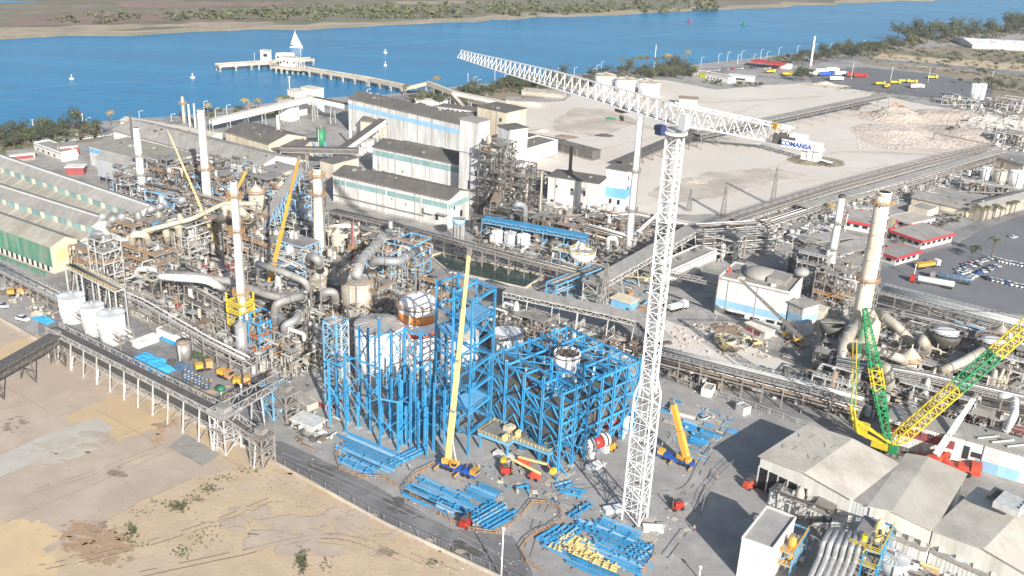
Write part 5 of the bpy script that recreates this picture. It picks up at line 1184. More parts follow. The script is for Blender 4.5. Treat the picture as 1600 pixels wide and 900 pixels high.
def stack(label, basepx, toppx, wpx, m, rings=(), top='steel_dark', topm=None, taper=.8, cat='chimney', name='chimney', spiral=False, seg=20, ring_m='rail_orange'):
    b = V(*basepx); h = HT(b, toppx[1]); mid = (Vector((b.x, b.y, h*.7))-CAMP).length; r = wpx/2*mid/FPX
    T = Thing(name, label, cat, b)
    T.mesh('shaft', lathe(b, [(r*1.15, 0), (r*1.05, h*.25), (r*taper**.5, h*.65), (r*taper, h)], seg), m, True)
    T.mesh('lip', lathe(b, [(r*taper*1.06, h-1.0), (r*taper*1.06, h+.15), (r*taper*.8, h+.15), (r*taper*.8, h-.6)], seg), topm or m, True)
    T.cyl('flue_opening', 'black', b+Vector((0, 0, h+.05)), b+Vector((0, 0, h+.12)), r*taper*.8, seg)
    for f in rings:
        z = h*f; rr = r*(1.15-.3*f); T.mesh('platform', lathe(b, [(rr+1.2, z-.15), (rr+1.2, z+.1)], seg), 'steel_grey'); mb = MB()
        for zz in (.6, 1.2):
            for k in range(14): a, c = k*2*PI/14, (k+1)*2*PI/14; mb.beam(b+Vector((math.cos(a)*(rr+1.2), math.sin(a)*(rr+1.2), z+zz)), b+Vector((math.cos(c)*(rr+1.2), math.sin(c)*(rr+1.2), z+zz)), .16)
        for k in range(14): a = k*2*PI/14; mb.beam(b+Vector((math.cos(a)*(rr+1.2), math.sin(a)*(rr+1.2), z-.6)), b+Vector((math.cos(a)*(rr+1.2), math.sin(a)*(rr+1.2), z+1.2)), .16)
        T.mesh('railing', mb.vf(), ring_m, kind='stuff')
    if spiral:
        for f in range(7):
            z0 = h*(.35+.085*f); pts = [b+Vector(((r*1.06)*math.cos(a), (r*1.06)*math.sin(a), z0+a*1.1)) for a in [k*PI/8-PI for k in range(17)]]
            T.mesh('strake', tube(pts, .22, 5, .01), 'steel_pale')
    T.beam('ladder', 'steel_grey' if m != 'steel_dark' else 'steel_dark', b+Vector((r*1.2, -r*.5, 0)), b+Vector((r*.95, -r*.5, h)), .5, .3)
    return T
stack('tan-white chimney with orange top and spiral strakes behind the green crane', (1338, 530), (1379, 300), 24, 'stack_cream', (.42, .93), spiral=True, taper=.86)
stack('pale tapered chimney left of the spiral-straked one', (1290, 455), (1316, 305), 12, 'tank_white', (.22, .45, .72), topm='steel_dark', ring_m='steel_grey')
stack('tallest white chimney with dark collars between the hoist building and tower mast', (981, 392), (1003, 172), 10, 'tank_white', (.30, .58), topm='duct_grey', ring_m='steel_grey')
stack('cream chimney with two orange railed rings left of the nearest mill hall', (500, 412), (495, 264), 17, 'stack_cream', (.74, .93))
stack('slim cream-white chimney with orange rings rising from the yellow frame', (382, 545), (362, 284), 13, 'tank_white', (.72, .92, .35))
stack('grey-white chimney with orange side platform next to the cream crane boom', (326, 336), (314, 172), 13, 'tank_white', (.45,))
stack('stout grey-white chimney beside the pale filter house', (224, 310), (216, 200), 12, 'tank_white', (.35, .62), ring_m='steel_grey')
stack('thin black vent pipe above the tan flat shed', (210, 250), (207, 176), 2.6, 'steel_dark', (), taper=.9, seg=10)
stack('rusty lattice-railed flare column by the riverside', (288, 192), (286, 151), 5, 'duct_cream', (.75,), seg=10)
stack('thin white vent by the flare column, nearer the river', (297, 198), (293, 163), 3, 'tank_white', (), seg=10)
stack('thin white vent by the flare column, nearer the chimneys', (306, 205), (302, 162), 3, 'tank_white', (), seg=10)
stack('short white square-cut chimney on the dark gabled sheds', (436, 232), (435, 180), 7, 'tank_white', (), seg=4)
stack('short white chimney between green silo and striped halls', (548, 228), (547, 188), 4, 'tank_white', (), seg=8)
stack('thin cream vent pipe in front of the pale workshop', (843, 342), (844, 268), 3, 'duct_cream', (), seg=8)
stack('rust-brown chimney stub with orange railed platform by the thickener', (551, 408), (550, 347), 4.5, 'brick_red', (.35,), seg=10)
stack('steel vent behind the cream store', (668, 222), (667, 195), 5, 'steel_dark', (), seg=8)
stack('leaning white mast at the truck park', (1266, 104), (1271, 57), 3, 'crane_white', (), seg=8, cat='mast', name='mast')
# yellow frame on the slim chimney
yf = Thing('chimney_cage', 'yellow railed steel cage round the slim cream-white chimney', 'platform', V(377, 575))
for z0 in (HT(V(380, 560), 520), HT(V(380, 560), 500), HT(V(380, 560), 488)):
    c = V(380, 545)+Vector((0, 0, z0)); mb = MB()
    for k in range(4):
        for dz in (0, .7, 1.3): p = c+UA*(3 if k in (0, 1) else -3)+UB*(3 if k in (1, 2) else -3); q = c+UA*(3 if k in (3, 0) else -3)+UB*(3 if k in (0, 1) else -3); mb.beam(p+Vector((0, 0, dz)), q+Vector((0, 0, dz)), .25)
        mb.beam(c+UA*(3 if k < 2 else -3)+UB*(3 if k % 2 else -3), c+UA*(3 if k < 2 else -3)+UB*(3 if k % 2 else -3)+Vector((0, 0, 4)), .4)
    yf.mesh('railing', mb.vf(), 'crane_yellow', kind='stuff'); yf.box('deck', 'steel_grey', c, (5.6, 5.6, .2), AX)

# ================================================================== PIPE RACKS AND CONVEYORS
def path_world(px, z=0.0): return [V(x, y, z) for x, y in px]
def pipe_rack(label, px, w_=5, h=8, levels=(1.0, .6), m='steel_grey', pm=('galv', 'duct_grey', 'steel_pale', 'rust', 'white_paint', 'steel_dark'), bent=7.0, npipe=5, rail=None, seed=1, trough=False, name='pipe_rack', fan=0):
    """px: ground pixels of the centre line"""
    r = random.Random(seed*7+len(label)); P = path_world(px); T = Thing(name, label, 'pipe rack' if name == 'pipe_rack' else 'conveyor', P[0].lerp(P[-1], .5)); mb = MB()
    for i in range(len(P)-1):
        a, b = P[i], P[i+1]; d = b-a; L = d.length; d = d/L; s = Vector((-d.y, d.x, 0)); n = max(1, round(L/bent))
        for k in range(n+(1 if i == len(P)-2 else 0)):
            p = a+d*(L*k/n)
            for sg in (-1, 1): T.beam('post', m, p+s*(sg*w_/2), p+s*(sg*w_/2)+Vector((0, 0, h)), .35)
            for lvv in levels: T.beam('cross_beam', m, p-s*(w_/2)+Vector((0, 0, h*lvv)), p+s*(w_/2)+Vector((0, 0, h*lvv)), .35)
            if k % 2 == 0: T.beam('brace', m, p-s*(w_/2), p+s*(w_/2)+Vector((0, 0, h*levels[-1])), .18)
        for sg in (-1, 1):
            for lvv in levels: T.beam('girder', m, a+s*(sg*w_/2)+Vector((0, 0, h*lvv-.1)), b+s*(sg*w_/2)+Vector((0, 0, h*lvv-.1)), .3, .45)
        if rail:
            for sg in (-1, 1):
                for zz in (.6, 1.15): mb.beam(a+s*(sg*w_/2)+Vector((0, 0, h+zz)), b+s*(sg*w_/2)+Vector((0, 0, h+zz)), .1)
                for k in range(int(L/2)): mb.beam(a+d*(2*k)+s*(sg*w_/2)+Vector((0, 0, h)), a+d*(2*k)+s*(sg*w_/2)+Vector((0, 0, h+1.15)), .1)
    offs = [((j+.5)/npipe-.5)*w_*.86 for j in range(npipe)]
    def off(o, z):
        Q = []
        for i, p in enumerate(P):
            d0 = (P[i]-P[i-1]).normalized() if i else (P[1]-P[0]).normalized(); d1 = (P[i+1]-P[i]).normalized() if i < len(P)-1 else d0
            d = (d0+d1).normalized(); s = Vector((-d.y, d.x, 0)); Q.append(p+s*(o/max(.5, d.dot(d0)))+Vector((0, 0, z)))
        return Q
    for lvv in levels:
        for o in offs:
            if r.random() < .82:
                rr = r.choice((.14, .18, .25, .32)); T.mesh('pipe', tube(off(o, h*lvv+rr+.2), rr, 6, .8), r.choice(pm), True)
    if trough: T.mesh('cover', (lambda A_, B_, C_, D_: strip_solid(A_, B_, .35))(off(-w_*.36, h+.9), off(w_*.36, h+.9), 0, 0), trough)
    if rail: T.mesh('railing', mb.vf(), rail, kind='stuff')
    return T
def strip_solid(A_, B_, t, up=0.0):
    v = []; f = []
    for a, b in zip(A_, B_): v += [a, b, b+Vector((0, 0, t)), a+Vector((0, 0, t))]
    for i in range(len(A_)-1):
        for k in range(4): f.append((4*i+k, 4*i+(k+1) % 4, 4*(i+1)+(k+1) % 4, 4*(i+1)+k))
    f += [(3, 2, 1, 0), tuple(4*(len(A_)-1)+k for k in range(4))]
    return v, f
def gallery(label, p0, p1, z0, z1, w_=3.4, hh=2.4, cover='steel_grey', m='steel_mid', bent=9.0, roof=True, side=None, legs=True, name='conveyor_gallery', cat='conveyor', legw=.3, belt='steel_dark', post_scale=1.0):
    """lattice conveyor bridge; p0, p1 ground pixels under its centre line"""
    a, b = V(*p0), V(*p1); d = b-a; L = d.length; d /= L; s = Vector((-d.y, d.x, 0)); A_ = a+Vector((0, 0, z0)); B_ = b+Vector((0, 0, z1)); T = Thing(name, label, cat, a.lerp(b, .5))
    up = Vector((0, 0, hh)); n = max(2, round(L/3.2))
    for sg in (-1, 1):
        for u_ in (Vector((0, 0, 0)), up): T.beam('chord', m, A_+s*(sg*w_/2)+u_, B_+s*(sg*w_/2)+u_, .3)
        for k in range(n):
            f0, f1 = k/n, (k+1)/n; p = A_.lerp(B_, f0)+s*(sg*w_/2); q = A_.lerp(B_, f1)+s*(sg*w_/2)
            if side is None: T.beam('brace', m, p if k % 2 else p+up, q+up if k % 2 else q, .18)
            T.beam('upright', m, p, p+up, .2)
        if side: T.mesh('side_sheet', strip_solid([A_+s*(sg*(w_/2+.02)), B_+s*(sg*(w_/2+.02))], [A_+s*(sg*(w_/2+.12)), B_+s*(sg*(w_/2+.12))], hh), side)
    T.mesh('belt', strip_solid([A_-s*w_*.3+Vector((0, 0, .5)), B_-s*w_*.3+Vector((0, 0, .5))], [A_+s*w_*.3+Vector((0, 0, .5)), B_+s*w_*.3+Vector((0, 0, .5))], .15), belt)
    T.mesh('walkway', strip_solid([A_-s*w_*.5, B_-s*w_*.5], [A_+s*w_*.5, B_+s*w_*.5], .1), 'steel_grey')
    if roof: T.mesh('roof', strip_solid([A_-s*(w_*.5+.2)+up+Vector((0, 0, .2)), B_-s*(w_*.5+.2)+up+Vector((0, 0, .2))], [A_+s*(w_*.5+.2)+up+Vector((0, 0, .2)), B_+s*(w_*.5+.2)+up+Vector((0, 0, .2))], .15), cover)
    if legs:
        nb_ = max(1, round(L/bent))
        for k in range(nb_+1):
            c = A_.lerp(B_, min(.995, max(.005, k/nb_))); g_ = Vector((c.x, c.y, 0))
            for sg in (-1, 1): T.beam('leg', 'steel_pale' if m == 'steel_mid' else m, g_+s*(sg*w_*.75), c+s*(sg*w_*.5), legw)
            T.beam('cross_beam', m, g_+s*(-w_*.62)+Vector((0, 0, c.z*.5)), g_+s*(w_*.62)+Vector((0, 0, c.z*.5)), .2); T.beam('brace', m, g_-s*w_*.7+Vector((0, 0, .3)), g_+s*w_*.6+Vector((0, 0, c.z*.5)), .16)
    return T
def trestle_tower(px, py, w_, h, label, m='steel_pale', name='transfer_tower'):
    c = V(px, py); T = Thing(name, label, 'tower', c)
    lattice(T, c, c+Vector((0, 0, h)), w_, w_, max(2, int(h/3)), m, .35, .2, nm='leg')
    for z in (h*.6, h): T.box('deck', 'steel_grey', c+Vector((0, 0, z)), (w_+1, w_+1, .2), AX)
    mb = MB()
    for z in (h+.6, h+1.2):
        for k in range(4):
            p = [(-1, -1), (1, -1), (1, 1), (-1, 1)][k]; q = [(-1, -1), (1, -1), (1, 1), (-1, 1)][(k+1) % 4]
            mb.beam(c+UA*(p[0]*(w_+1)/2)+UB*(p[1]*(w_+1)/2)+Vector((0, 0, z)), c+UA*(q[0]*(w_+1)/2)+UB*(q[1]*(w_+1)/2)+Vector((0, 0, z)), .15)
    T.mesh('railing', mb.vf(), m, kind='stuff'); T.box('head_box', 'steel_grey', c+Vector((0, 0, h+1.2)), (w_*.6, w_*.5, 1.8), AX)
    return T
# long conveyor along the bottom-left field
gallery('long conveyor bridge on pale trestles along the edge of the sandy field', (88, 552), (352, 697), 8.6, 10.0, w_=4.6, hh=1.6, cover='steel_grey', bent=7, roof=False, legw=.32)
gallery('added lower deck that widens the shadow of the long field conveyor', (90, 553), (350, 696), 4.8, 5.6, w_=4.6, hh=1.2, roof=False, bent=14)  # second deck added so the conveyor casts a broader shadow strip
gallery('field conveyor end span between its two lattice towers', (352, 697), (410, 726), 9.5, 7.0, w_=3.8, hh=2.0, roof=False, bent=12)
gallery('dark belt conveyor entering the field conveyor from the left edge of the photo', (-60, 650), (92, 570), 6.0, 8.0, w_=4, hh=2.2, cover='steel_dark', m='steel_dark', bent=13)
gallery('short conveyor crossing from the field conveyor toward the blue column field', (356, 692), (448, 640), 9.5, 10, w_=3.6, hh=2.2, roof=False, bent=12)
trestle_tower(354, 700, 5.5, 11, 'pale lattice transfer tower where the field conveyor turns'); trestle_tower(411, 725, 4.5, 9, 'last darker lattice tower of the field conveyor beside the road', m='steel_grey')
trestle_tower(92, 562, 5, 8, 'transfer tower where the two field conveyors meet', m='steel_grey'); trestle_tower(448, 655, 5, 9, 'low transfer tower by the red-walled offices', m='steel_grey'); trestle_tower(428, 650, 4, 10, 'blue-legged transfer tower at the column field', m='sky_blue_paint')
pipe_rack('pipe rack from the left edge running past the green shed to the silos', [(-30, 420), (100, 487), (200, 545)], w_=5, h=5, npipe=6, seed=2, bent=6, rail='steel_pale')
pipe_rack('low pipe rack behind the trio of white silos', [(130, 455), (230, 500), (330, 560), (392, 592)], w_=5, h=7, npipe=5, seed=3, rail='steel_pale')
pipe_rack('orange railed pipe bridge above the white silos', [(118, 480), (195, 522)], w_=3.5, h=16, levels=(1.0,), npipe=3, seed=4, rail='boom_cream', bent=12, m='steel_pale')
pipe_rack('blue-legged pipe rack under the sweeping grey ducts', [(280, 470), (330, 500), (400, 540)], w_=9, h=12, levels=(1.0, .66, .33), npipe=6, seed=5, m='steel_grey', rail='steel_grey', bent=5)
pipe_rack('second pipe rack in front of the cream chimneys', [(300, 500), (392, 552)], w_=5, h=9, levels=(1, .6), npipe=5, seed=6, m='steel_mid', rail='steel_grey', bent=5)
pipe_rack('pipe rack sweeping along the front of the nearest mill hall', [(520, 352), (620, 376), (700, 398), (800, 426), (900, 452)], w_=6, h=7, npipe=6, seed=7, rail='steel_grey')
pipe_rack('pipe rack on the near side of the rectangular pool', [(760, 462), (830, 486)], w_=4, h=6, npipe=4, seed=8)
pipe_rack('pipe rack between the pool and the tower mast', [(860, 470), (930, 442)], w_=5, h=7, npipe=5, seed=9, m='sky_blue_paint')
br = gallery('covered pipe bridge with pale roof sweeping from the blue tower to the mast', (790, 498), (905, 524), 10, 10, w_=6.5, hh=1.6, cover='grey_roof', m='steel_pale', bent=11)
gallery('covered pipe bridge middle span behind the boiler frame', (905, 524), (1000, 546), 10, 10, w_=6.5, hh=1.6, cover='grey_roof', m='steel_pale', bent=11)
gallery('covered pipe bridge bend beside the tower mast', (1000, 546), (1035, 578), 10, 9, w_=6, hh=1.6, cover='grey_roof', m='steel_pale', bent=11)
pipe_rack('long rack of pipes from the tower mast toward the right edge', [(1030, 582), (1130, 608), (1255, 640), (1340, 664)], w_=6, h=8, npipe=7, seed=10, rail='steel_pale')
pipe_rack('rack of pipes continuing in front of the round white covers', [(1300, 605), (1430, 628), (1600, 668), (1680, 690)], w_=6, h=9, npipe=7, seed=11, rail='steel_pale')
pipe_rack('pipe rack along the asphalt truck lot', [(1372, 482), (1480, 510), (1620, 548)], w_=9, h=8, npipe=9, levels=(1, .5), seed=12, rail='steel_pale')
pipe_rack('second rack parallel to the truck-lot rack', [(1370, 500), (1480, 525), (1620, 566)], w_=4, h=5, npipe=5, levels=(1, ), seed=13)
gallery('inclined covered conveyor rising between pool and tower mast', (930, 470), (1092, 385), 6, 9, w_=7, hh=2, cover='grey_roof', m='steel_pale', bent=12)
trestle_tower(926, 474, 6, 9, 'lattice head of the inclined covered conveyor')
pipe_rack('tall dense pipe rack where the covered conveyors meet', [(1088, 400), (1200, 392)], w_=10, h=13, levels=(1, .75, .5, .25), npipe=7, seed=14, bent=5)
pipe_rack('pipe rack running from the dense rack to the far right process house', [(1090, 385), (1160, 358), (1300, 312), (1440, 272), (1545, 245)], w_=8, h=7, npipe=8, seed=15, rail='steel_grey')
pipe_rack('nearer parallel rack toward the far right process house', [(1180, 372), (1300, 332), (1420, 300), (1545, 262)], w_=6, h=6, npipe=6, seed=16)
gallery('grey covered conveyor beside the gypsum lot rail line', (1250, 345), (1560, 258), 5, 7, w_=6, hh=2, cover='grey_roof', m='steel_grey', bent=14)
gallery('conveyor bridge across the gypsum lot, toward the rubble heaps', (1085, 232), (1380, 168), 7, 8, w_=7, hh=2, cover='grey_roof', m='steel_grey', bent=18)
gallery('dark conveyor ramp at the foot of the lot conveyor', (965, 262), (1080, 228), 1.5, 8, w_=6, hh=2.2, cover='steel_dark', m='steel_dark', bent=10)
pipe_rack('low rail and pipe line through the gypsum lot', [(1080, 222), (1190, 232), (1300, 262)], w_=4, h=2.5, levels=(1,), npipe=4, seed=17, m='steel_dark')
gallery('rust-brown conveyor in front of the gypsum lot edge', (770, 350), (800, 296), 8, 14, w_=3, cover='rust', m='steel_grey')
gallery('blue roofed conveyor in front of the white tanks', (755, 372), (916, 402), 8, 8, w_=4.5, hh=1.5, cover='steel_blue', m='sky_blue_paint', belt='steel_blue', bent=9)
gallery('grey inclined conveyor rising from the cream chimney to the mill halls', (405, 392), (470, 330), 8, 18, w_=4, hh=2.4, cover='grey_roof', m='pale_blue', bent=7)
gallery('white conveyor gallery curling from the river to the mills, lower flight', (330, 208), (490, 186), 5, 12, w_=3.5, hh=3, cover='light_roof', side='white_paint', bent=12)
gallery('white conveyor gallery in front of the longest hall', (492, 188), (640, 216), 12, 10, w_=3.5, hh=3, cover='dark_roof', side='white_paint', bent=14)
gallery('white stepped conveyor between the cream store and second hall', (535, 262), (598, 228), 8, 13, w_=4, hh=3, cover='dark_roof', side='white_paint', bent=14)
gallery('low dark conveyor joining the cream block to the link canopy', (440, 262), (560, 268), 9, 10, w_=3.5, hh=2.4, cover='dark_roof', side='steel_dark', bent=14)
gallery('dark pipe conveyor from the nearest hall gable toward the pool', (738, 366), (860, 358), 6, 5, w_=4, hh=2, cover='steel_dark', m='steel_dark')
pipe_rack('rusty pipe rack in front of the dark process tower', [(760, 345), (900, 372), (975, 394)], w_=6, h=7, npipe=6, seed=18, m='rust')
pipe_rack('pipe rack right of the pale workshop', [(880, 360), (990, 352), (1085, 372)], w_=7, h=6, npipe=7, seed=19)
pipe_rack('pipe rack behind the old process block', [(230, 322), (330, 345), (420, 375)], w_=6, h=10, levels=(1, .6), npipe=6, seed=20, rail='rail_orange')
gallery('portal conveyor spanning the shaded road to the white and blue building', (1040, 462), (1118, 480), 9, 9, w_=2.5, hh=1.2, roof=False, bent=20)
pipe_rack('low service pipes left of the round thickener', [(395, 405), (470, 440)], w_=5, h=6, npipe=5, seed=21, m='pale_blue')
# white transfer houses by the river
for px, py, t, wd, lb in ((452, 187, 158, 9, 'white transfer house nearer the lawn'), (466, 178, 141, 10, 'white transfer house with stair by the longest hall'), (489, 174, 137, 13, 'white transfer house against the end of the longest hall'), (570, 240, 219, 7, 'white conveyor drive house between the mills')):
    c = V(px, py); h = HT(c, t); T = Thing('transfer_house', lb, 'building', c, 'white conveyor transfer houses'); T.box('wall', 'white_paint', c+Vector((0, 0, h/2)), (wd, 8, h), AX); T.box('roof', 'light_roof', c+Vector((0, 0, h+.15)), (wd+.6, 8.6, .3), AX); T.box('window', 'glass_dark', c+Vector((0, 0, h*.7))-UB*4.02, (1.6, .1, 1.2), AX)

# ================================================================== DUCTS
def duct(label, pts, r, m='duct_grey', rings=True, group=None):
    """pts: (px, py, z) with px,py the pixel of that point at height z"""
    P = [V(x, y, z) for x, y, z in pts]; T = Thing('duct', label, 'duct', Vector((P[0].x, P[0].y, min(p.z for p in P))), group)
    T.mesh('duct_run', tube(P, r, 14, r*2.2), m, True)
    if rings:
        for i in range(len(P)-1):
            L = (P[i+1]-P[i]).length; d = (P[i+1]-P[i]).normalized()
            for k in range(1, int(L/6)+1):
                c = P[i]+d*(k*L/(int(L/6)+1)); T.cyl('flange', m, c-d*.15, c+d*.15, r*1.07, 14)
        for i in (0, len(P)-1):
            if P[i].z > 4: T.beam('support', 'steel_grey', Vector((P[i].x, P[i].y, 0)), P[i]-Vector((0, 0, r)), .4)
    return T
D = duct
D('long dusty duct over the blue-legged racks, upper run', [(262, 426, 17), (310, 432, 17), (362, 440, 16), (420, 462, 15), (480, 472, 14)], 1.3, 'duct_grey')
D('white straight duct above the brick-red control rooms', [(250, 432, 20), (322, 437, 20), (350, 452, 14)], 1.3, 'white_paint')
D('thick cream duct loop beside the ringed white chimney', [(345, 345, 26), (352, 322, 30), (378, 330, 30), (392, 350, 20)], 1.5, 'duct_cream')
D('cream duct elbow by the small blue sphere', [(262, 382, 8), (258, 352, 17), (278, 350, 18), (282, 380, 8)], 1.5, 'duct_cream')
D('cream duct elbow, second from the green shed', [(208, 392, 8), (206, 366, 17), (228, 366, 17), (234, 390, 8)], 1.4, 'duct_cream')
D('long cream duct crossing behind the leaning boom', [(222, 362, 18), (300, 342, 20), (350, 318, 22), (400, 318, 22)], .9, 'duct_cream')
D('grey arched duct, largest of the group above the orange deck', [(146, 400, 6), (150, 366, 20), (166, 376, 18), (164, 410, 4)], 2.2, 'galv')
for k, (x, y) in enumerate(((160, 338), (176, 342), (190, 338), (236, 326), (250, 322), (284, 312))):
    D(['steep galvanised duct at the end of the shed naves, first', 'galvanised duct second from the shed naves', 'galvanised duct third from the shed naves', 'galvanised twin duct nearer the leaning boom', 'galvanised twin duct further from the shed naves', 'galvanised duct behind the cream thin boom'][k], [(x-6, y+14, 8), (x, y-2, 15), (x+12, y+16, 5)], 1.5, 'galv')
D('upright grey duct with domed top left of the ladder tower', [(186, 398, 4), (184, 380, 11), (196, 376, 12), (200, 400, 4)], 1.3, 'white_paint')
D('white elbowed duct by the orange railed deck', [(212, 436, 3), (214, 420, 8), (244, 421, 9), (262, 436, 6)], 1.1, 'white_paint')
D('fat grey duct rising from the stained vessel to the hall', [(556, 432, 28), (566, 404, 30), (592, 380, 26), (598, 368, 20)], 1.6, 'duct_grey')
D('large silver duct sweeping over to the blue stair frame', [(580, 420, 22), (585, 406, 28), (622, 410, 28), (650, 392, 26)], 1.5, 'galv')
D('hooked grey duct above the pointed hood vessel', [(484, 414, 24), (484, 400, 30), (496, 404, 31), (500, 422, 24)], 1.5, 'duct_grey')
D('short hooked duct at the side of the pointed hood vessel', [(506, 472, 8), (506, 456, 14), (522, 456, 14), (525, 482, 6)], 1.5, 'duct_grey')
D('long dark duct left of the pointed hood vessel', [(402, 412, 20), (440, 424, 20), (478, 440, 18), (486, 460, 12)], 1.2, 'duct_grey')
D('square-shouldered grey duct over the lower left units', [(428, 540, 2), (430, 474, 22), (470, 462, 22), (474, 470, 16)], 1.3, 'duct_grey')
D('silver duct with swan neck near the small orange deck', [(446, 545, 2), (444, 508, 15), (462, 500, 16), (470, 480, 16)], 1.2, 'galv')
D('thin curved duct at the left of the yellow frame', [(352, 436, 16), (366, 440, 16), (368, 470, 10)], 1.2, 'duct_cream')
D('silver arched duct beside the dark process tower', [(820, 360, 3), (820, 322, 16), (808, 318, 18), (800, 330, 12)], 1.3, 'galv')
D('white U-shaped duct near the inverted cone', [(948, 400, 3), (950, 372, 13), (962, 372, 13), (964, 396, 3)], 1.0, 'white_paint')
D('dusty beige duct bending down toward the green crane', [(1372, 488, 16), (1395, 504, 15), (1424, 532, 10), (1422, 552, 4)], 1.6, 'stain_grey')
D('beige duct crossing above the black yard behind the crawler crane', [(1318, 540, 8), (1360, 545, 14), (1408, 560, 12), (1415, 568, 6)], 1.5, 'stain_grey')
D('broad dusty duct at the foot of the straked chimney', [(1338, 505, 12), (1318, 540, 10), (1316, 580, 3)], 2.0, 'stain_grey')
D('bulbous duct swing beside the green mast', [(1352, 570, 6), (1386, 575, 14), (1390, 600, 8), (1376, 612, 3)], 1.9, 'stain_grey')
D('straight beige duct toward the yellow lattice boom', [(1470, 580, 8), (1500, 568, 10), (1535, 548, 12)], 1.5, 'stain_grey')
D('beige duct from the first round cover', [(1440, 530, 14), (1450, 545, 8), (1440, 556, 3)], 1.7, 'stain_grey')
D('white looped duct at the right edge', [(1560, 690, 3), (1585, 650, 14), (1586, 622, 14), (1560, 618, 14)], 1.1, 'white_paint')
for k in range(6):
    D(['first', 'second', 'third', 'fourth', 'fifth', 'sixth'][k]+' silver pipe of the bundle beside the yellow racks', [(1256+k*12, 925, 4), (1281+k*11, 868+k*2, 5), (1286+k*11, 848+k*2, 9), (1298+k*10, 828+k, 9)], .62, 'galv', rings=False, group='silver pipes at the bottom edge')
sp = Thing('vessel_sphere', 'small bright blue sphere among cream ducts', 'vessel', V(244, 362)); cs = V(244, 353, 13)
sp.mesh('sphere', lathe(cs, [(1.6*math.sin(t), -1.6*math.cos(t)) for t in [k*PI/8 for k in range(9)]], 16), 'tarp_blue', True); sp.beam('leg', 'steel_grey', Vector((cs.x, cs.y, 0)), cs, .4)

_q = ptank('banded_silo', 'rust-banded small silo beside the blue tarps', 286, 566, 20, 536, m='duct_grey', roof='flat')
for z in (1.5, 4, 6): _q.mesh('band', lathe(_q.e.location, [(2.0, z), (2.0, z+.9)], 24), 'rust', True)
# round structures: thickener, cone hopper, round covers
def inv_cone(label, px, base_y, top_y, wpx, m, inner='black', cover=None, rail='boom_cream', leg='steel_pale', hh=6.0):
    c = V(px, base_y); h = HT(c, top_y); r = wpx/2*(Vector((c.x, c.y, h))-CAMP).length/FPX; T = Thing('cone_hopper', label, 'hopper', c)
    T.mesh('bowl', lathe(c, [(r*.18, h-hh), (r, h-1.6), (r, h), (r-.3, h), (r-.35, h-1.4), (r*.1, h-hh*.6)], 32), m, True)
    if cover: T.mesh('cover', lathe(c, [(r*.72, h-.2), (r*.72, h+.2), (r*.4, h+.5), (0, h+.6)], 32), cover, True)
    for k in range(8): a = k*PI/4; T.beam('leg', leg, c+Vector((math.cos(a)*r*.75, math.sin(a)*r*.75, 0)), c+Vector((math.cos(a)*r*.8, math.sin(a)*r*.8, h-2.2)), .4)
    T.beam('bridge', 'steel_grey', c+Vector((-r, 0, h+.4)), c+Vector((r, 0, h+.4)), .8, .4)
    if rail:
        mb = MB()
        for k in range(24):
            a, b = k*PI/12, (k+1)*PI/12
            for zz in (.6, 1.2): mb.beam(c+Vector((math.cos(a)*r, math.sin(a)*r, h+zz)), c+Vector((math.cos(b)*r, math.sin(b)*r, h+zz)), .13)
            mb.beam(c+Vector((math.cos(a)*r, math.sin(a)*r, h)), c+Vector((math.cos(a)*r, math.sin(a)*r, h+1.2)), .13)
        T.mesh('railing', mb.vf(), rail, kind='stuff')
    return T
inv_cone('white inverted cone hopper with yellow rail near the pool', 908, 424, 393, 42, 'crane_white', rail='boom_cream')
inv_cone('round open thickener with white rim behind the tall stained vessel', 536, 392, 358, 52, 'stack_cream', rail=None, hh=4)
inv_cone('round dark-rimmed basin with white cover behind the beige ducts', 1468, 566, 518, 50, 'steel_dark', cover='crane_white', rail='steel_grey', leg='duct_cream', hh=9)
inv_cone('second round basin with white cover beside the yellow boom', 1538, 590, 532, 48, 'steel_dark', cover='crane_white', rail='steel_grey', leg='duct_cream', hh=9)
inv_cone('blue-white small cone basin at the mill hall foot', 716, 386, 342, 20, 'pale_blue', rail=None, hh=3)
inv_cone('round blackened vessel mouth in the shade behind the filter building', 1292, 552, 505, 36, 'steel_dark', rail=None, hh=8)

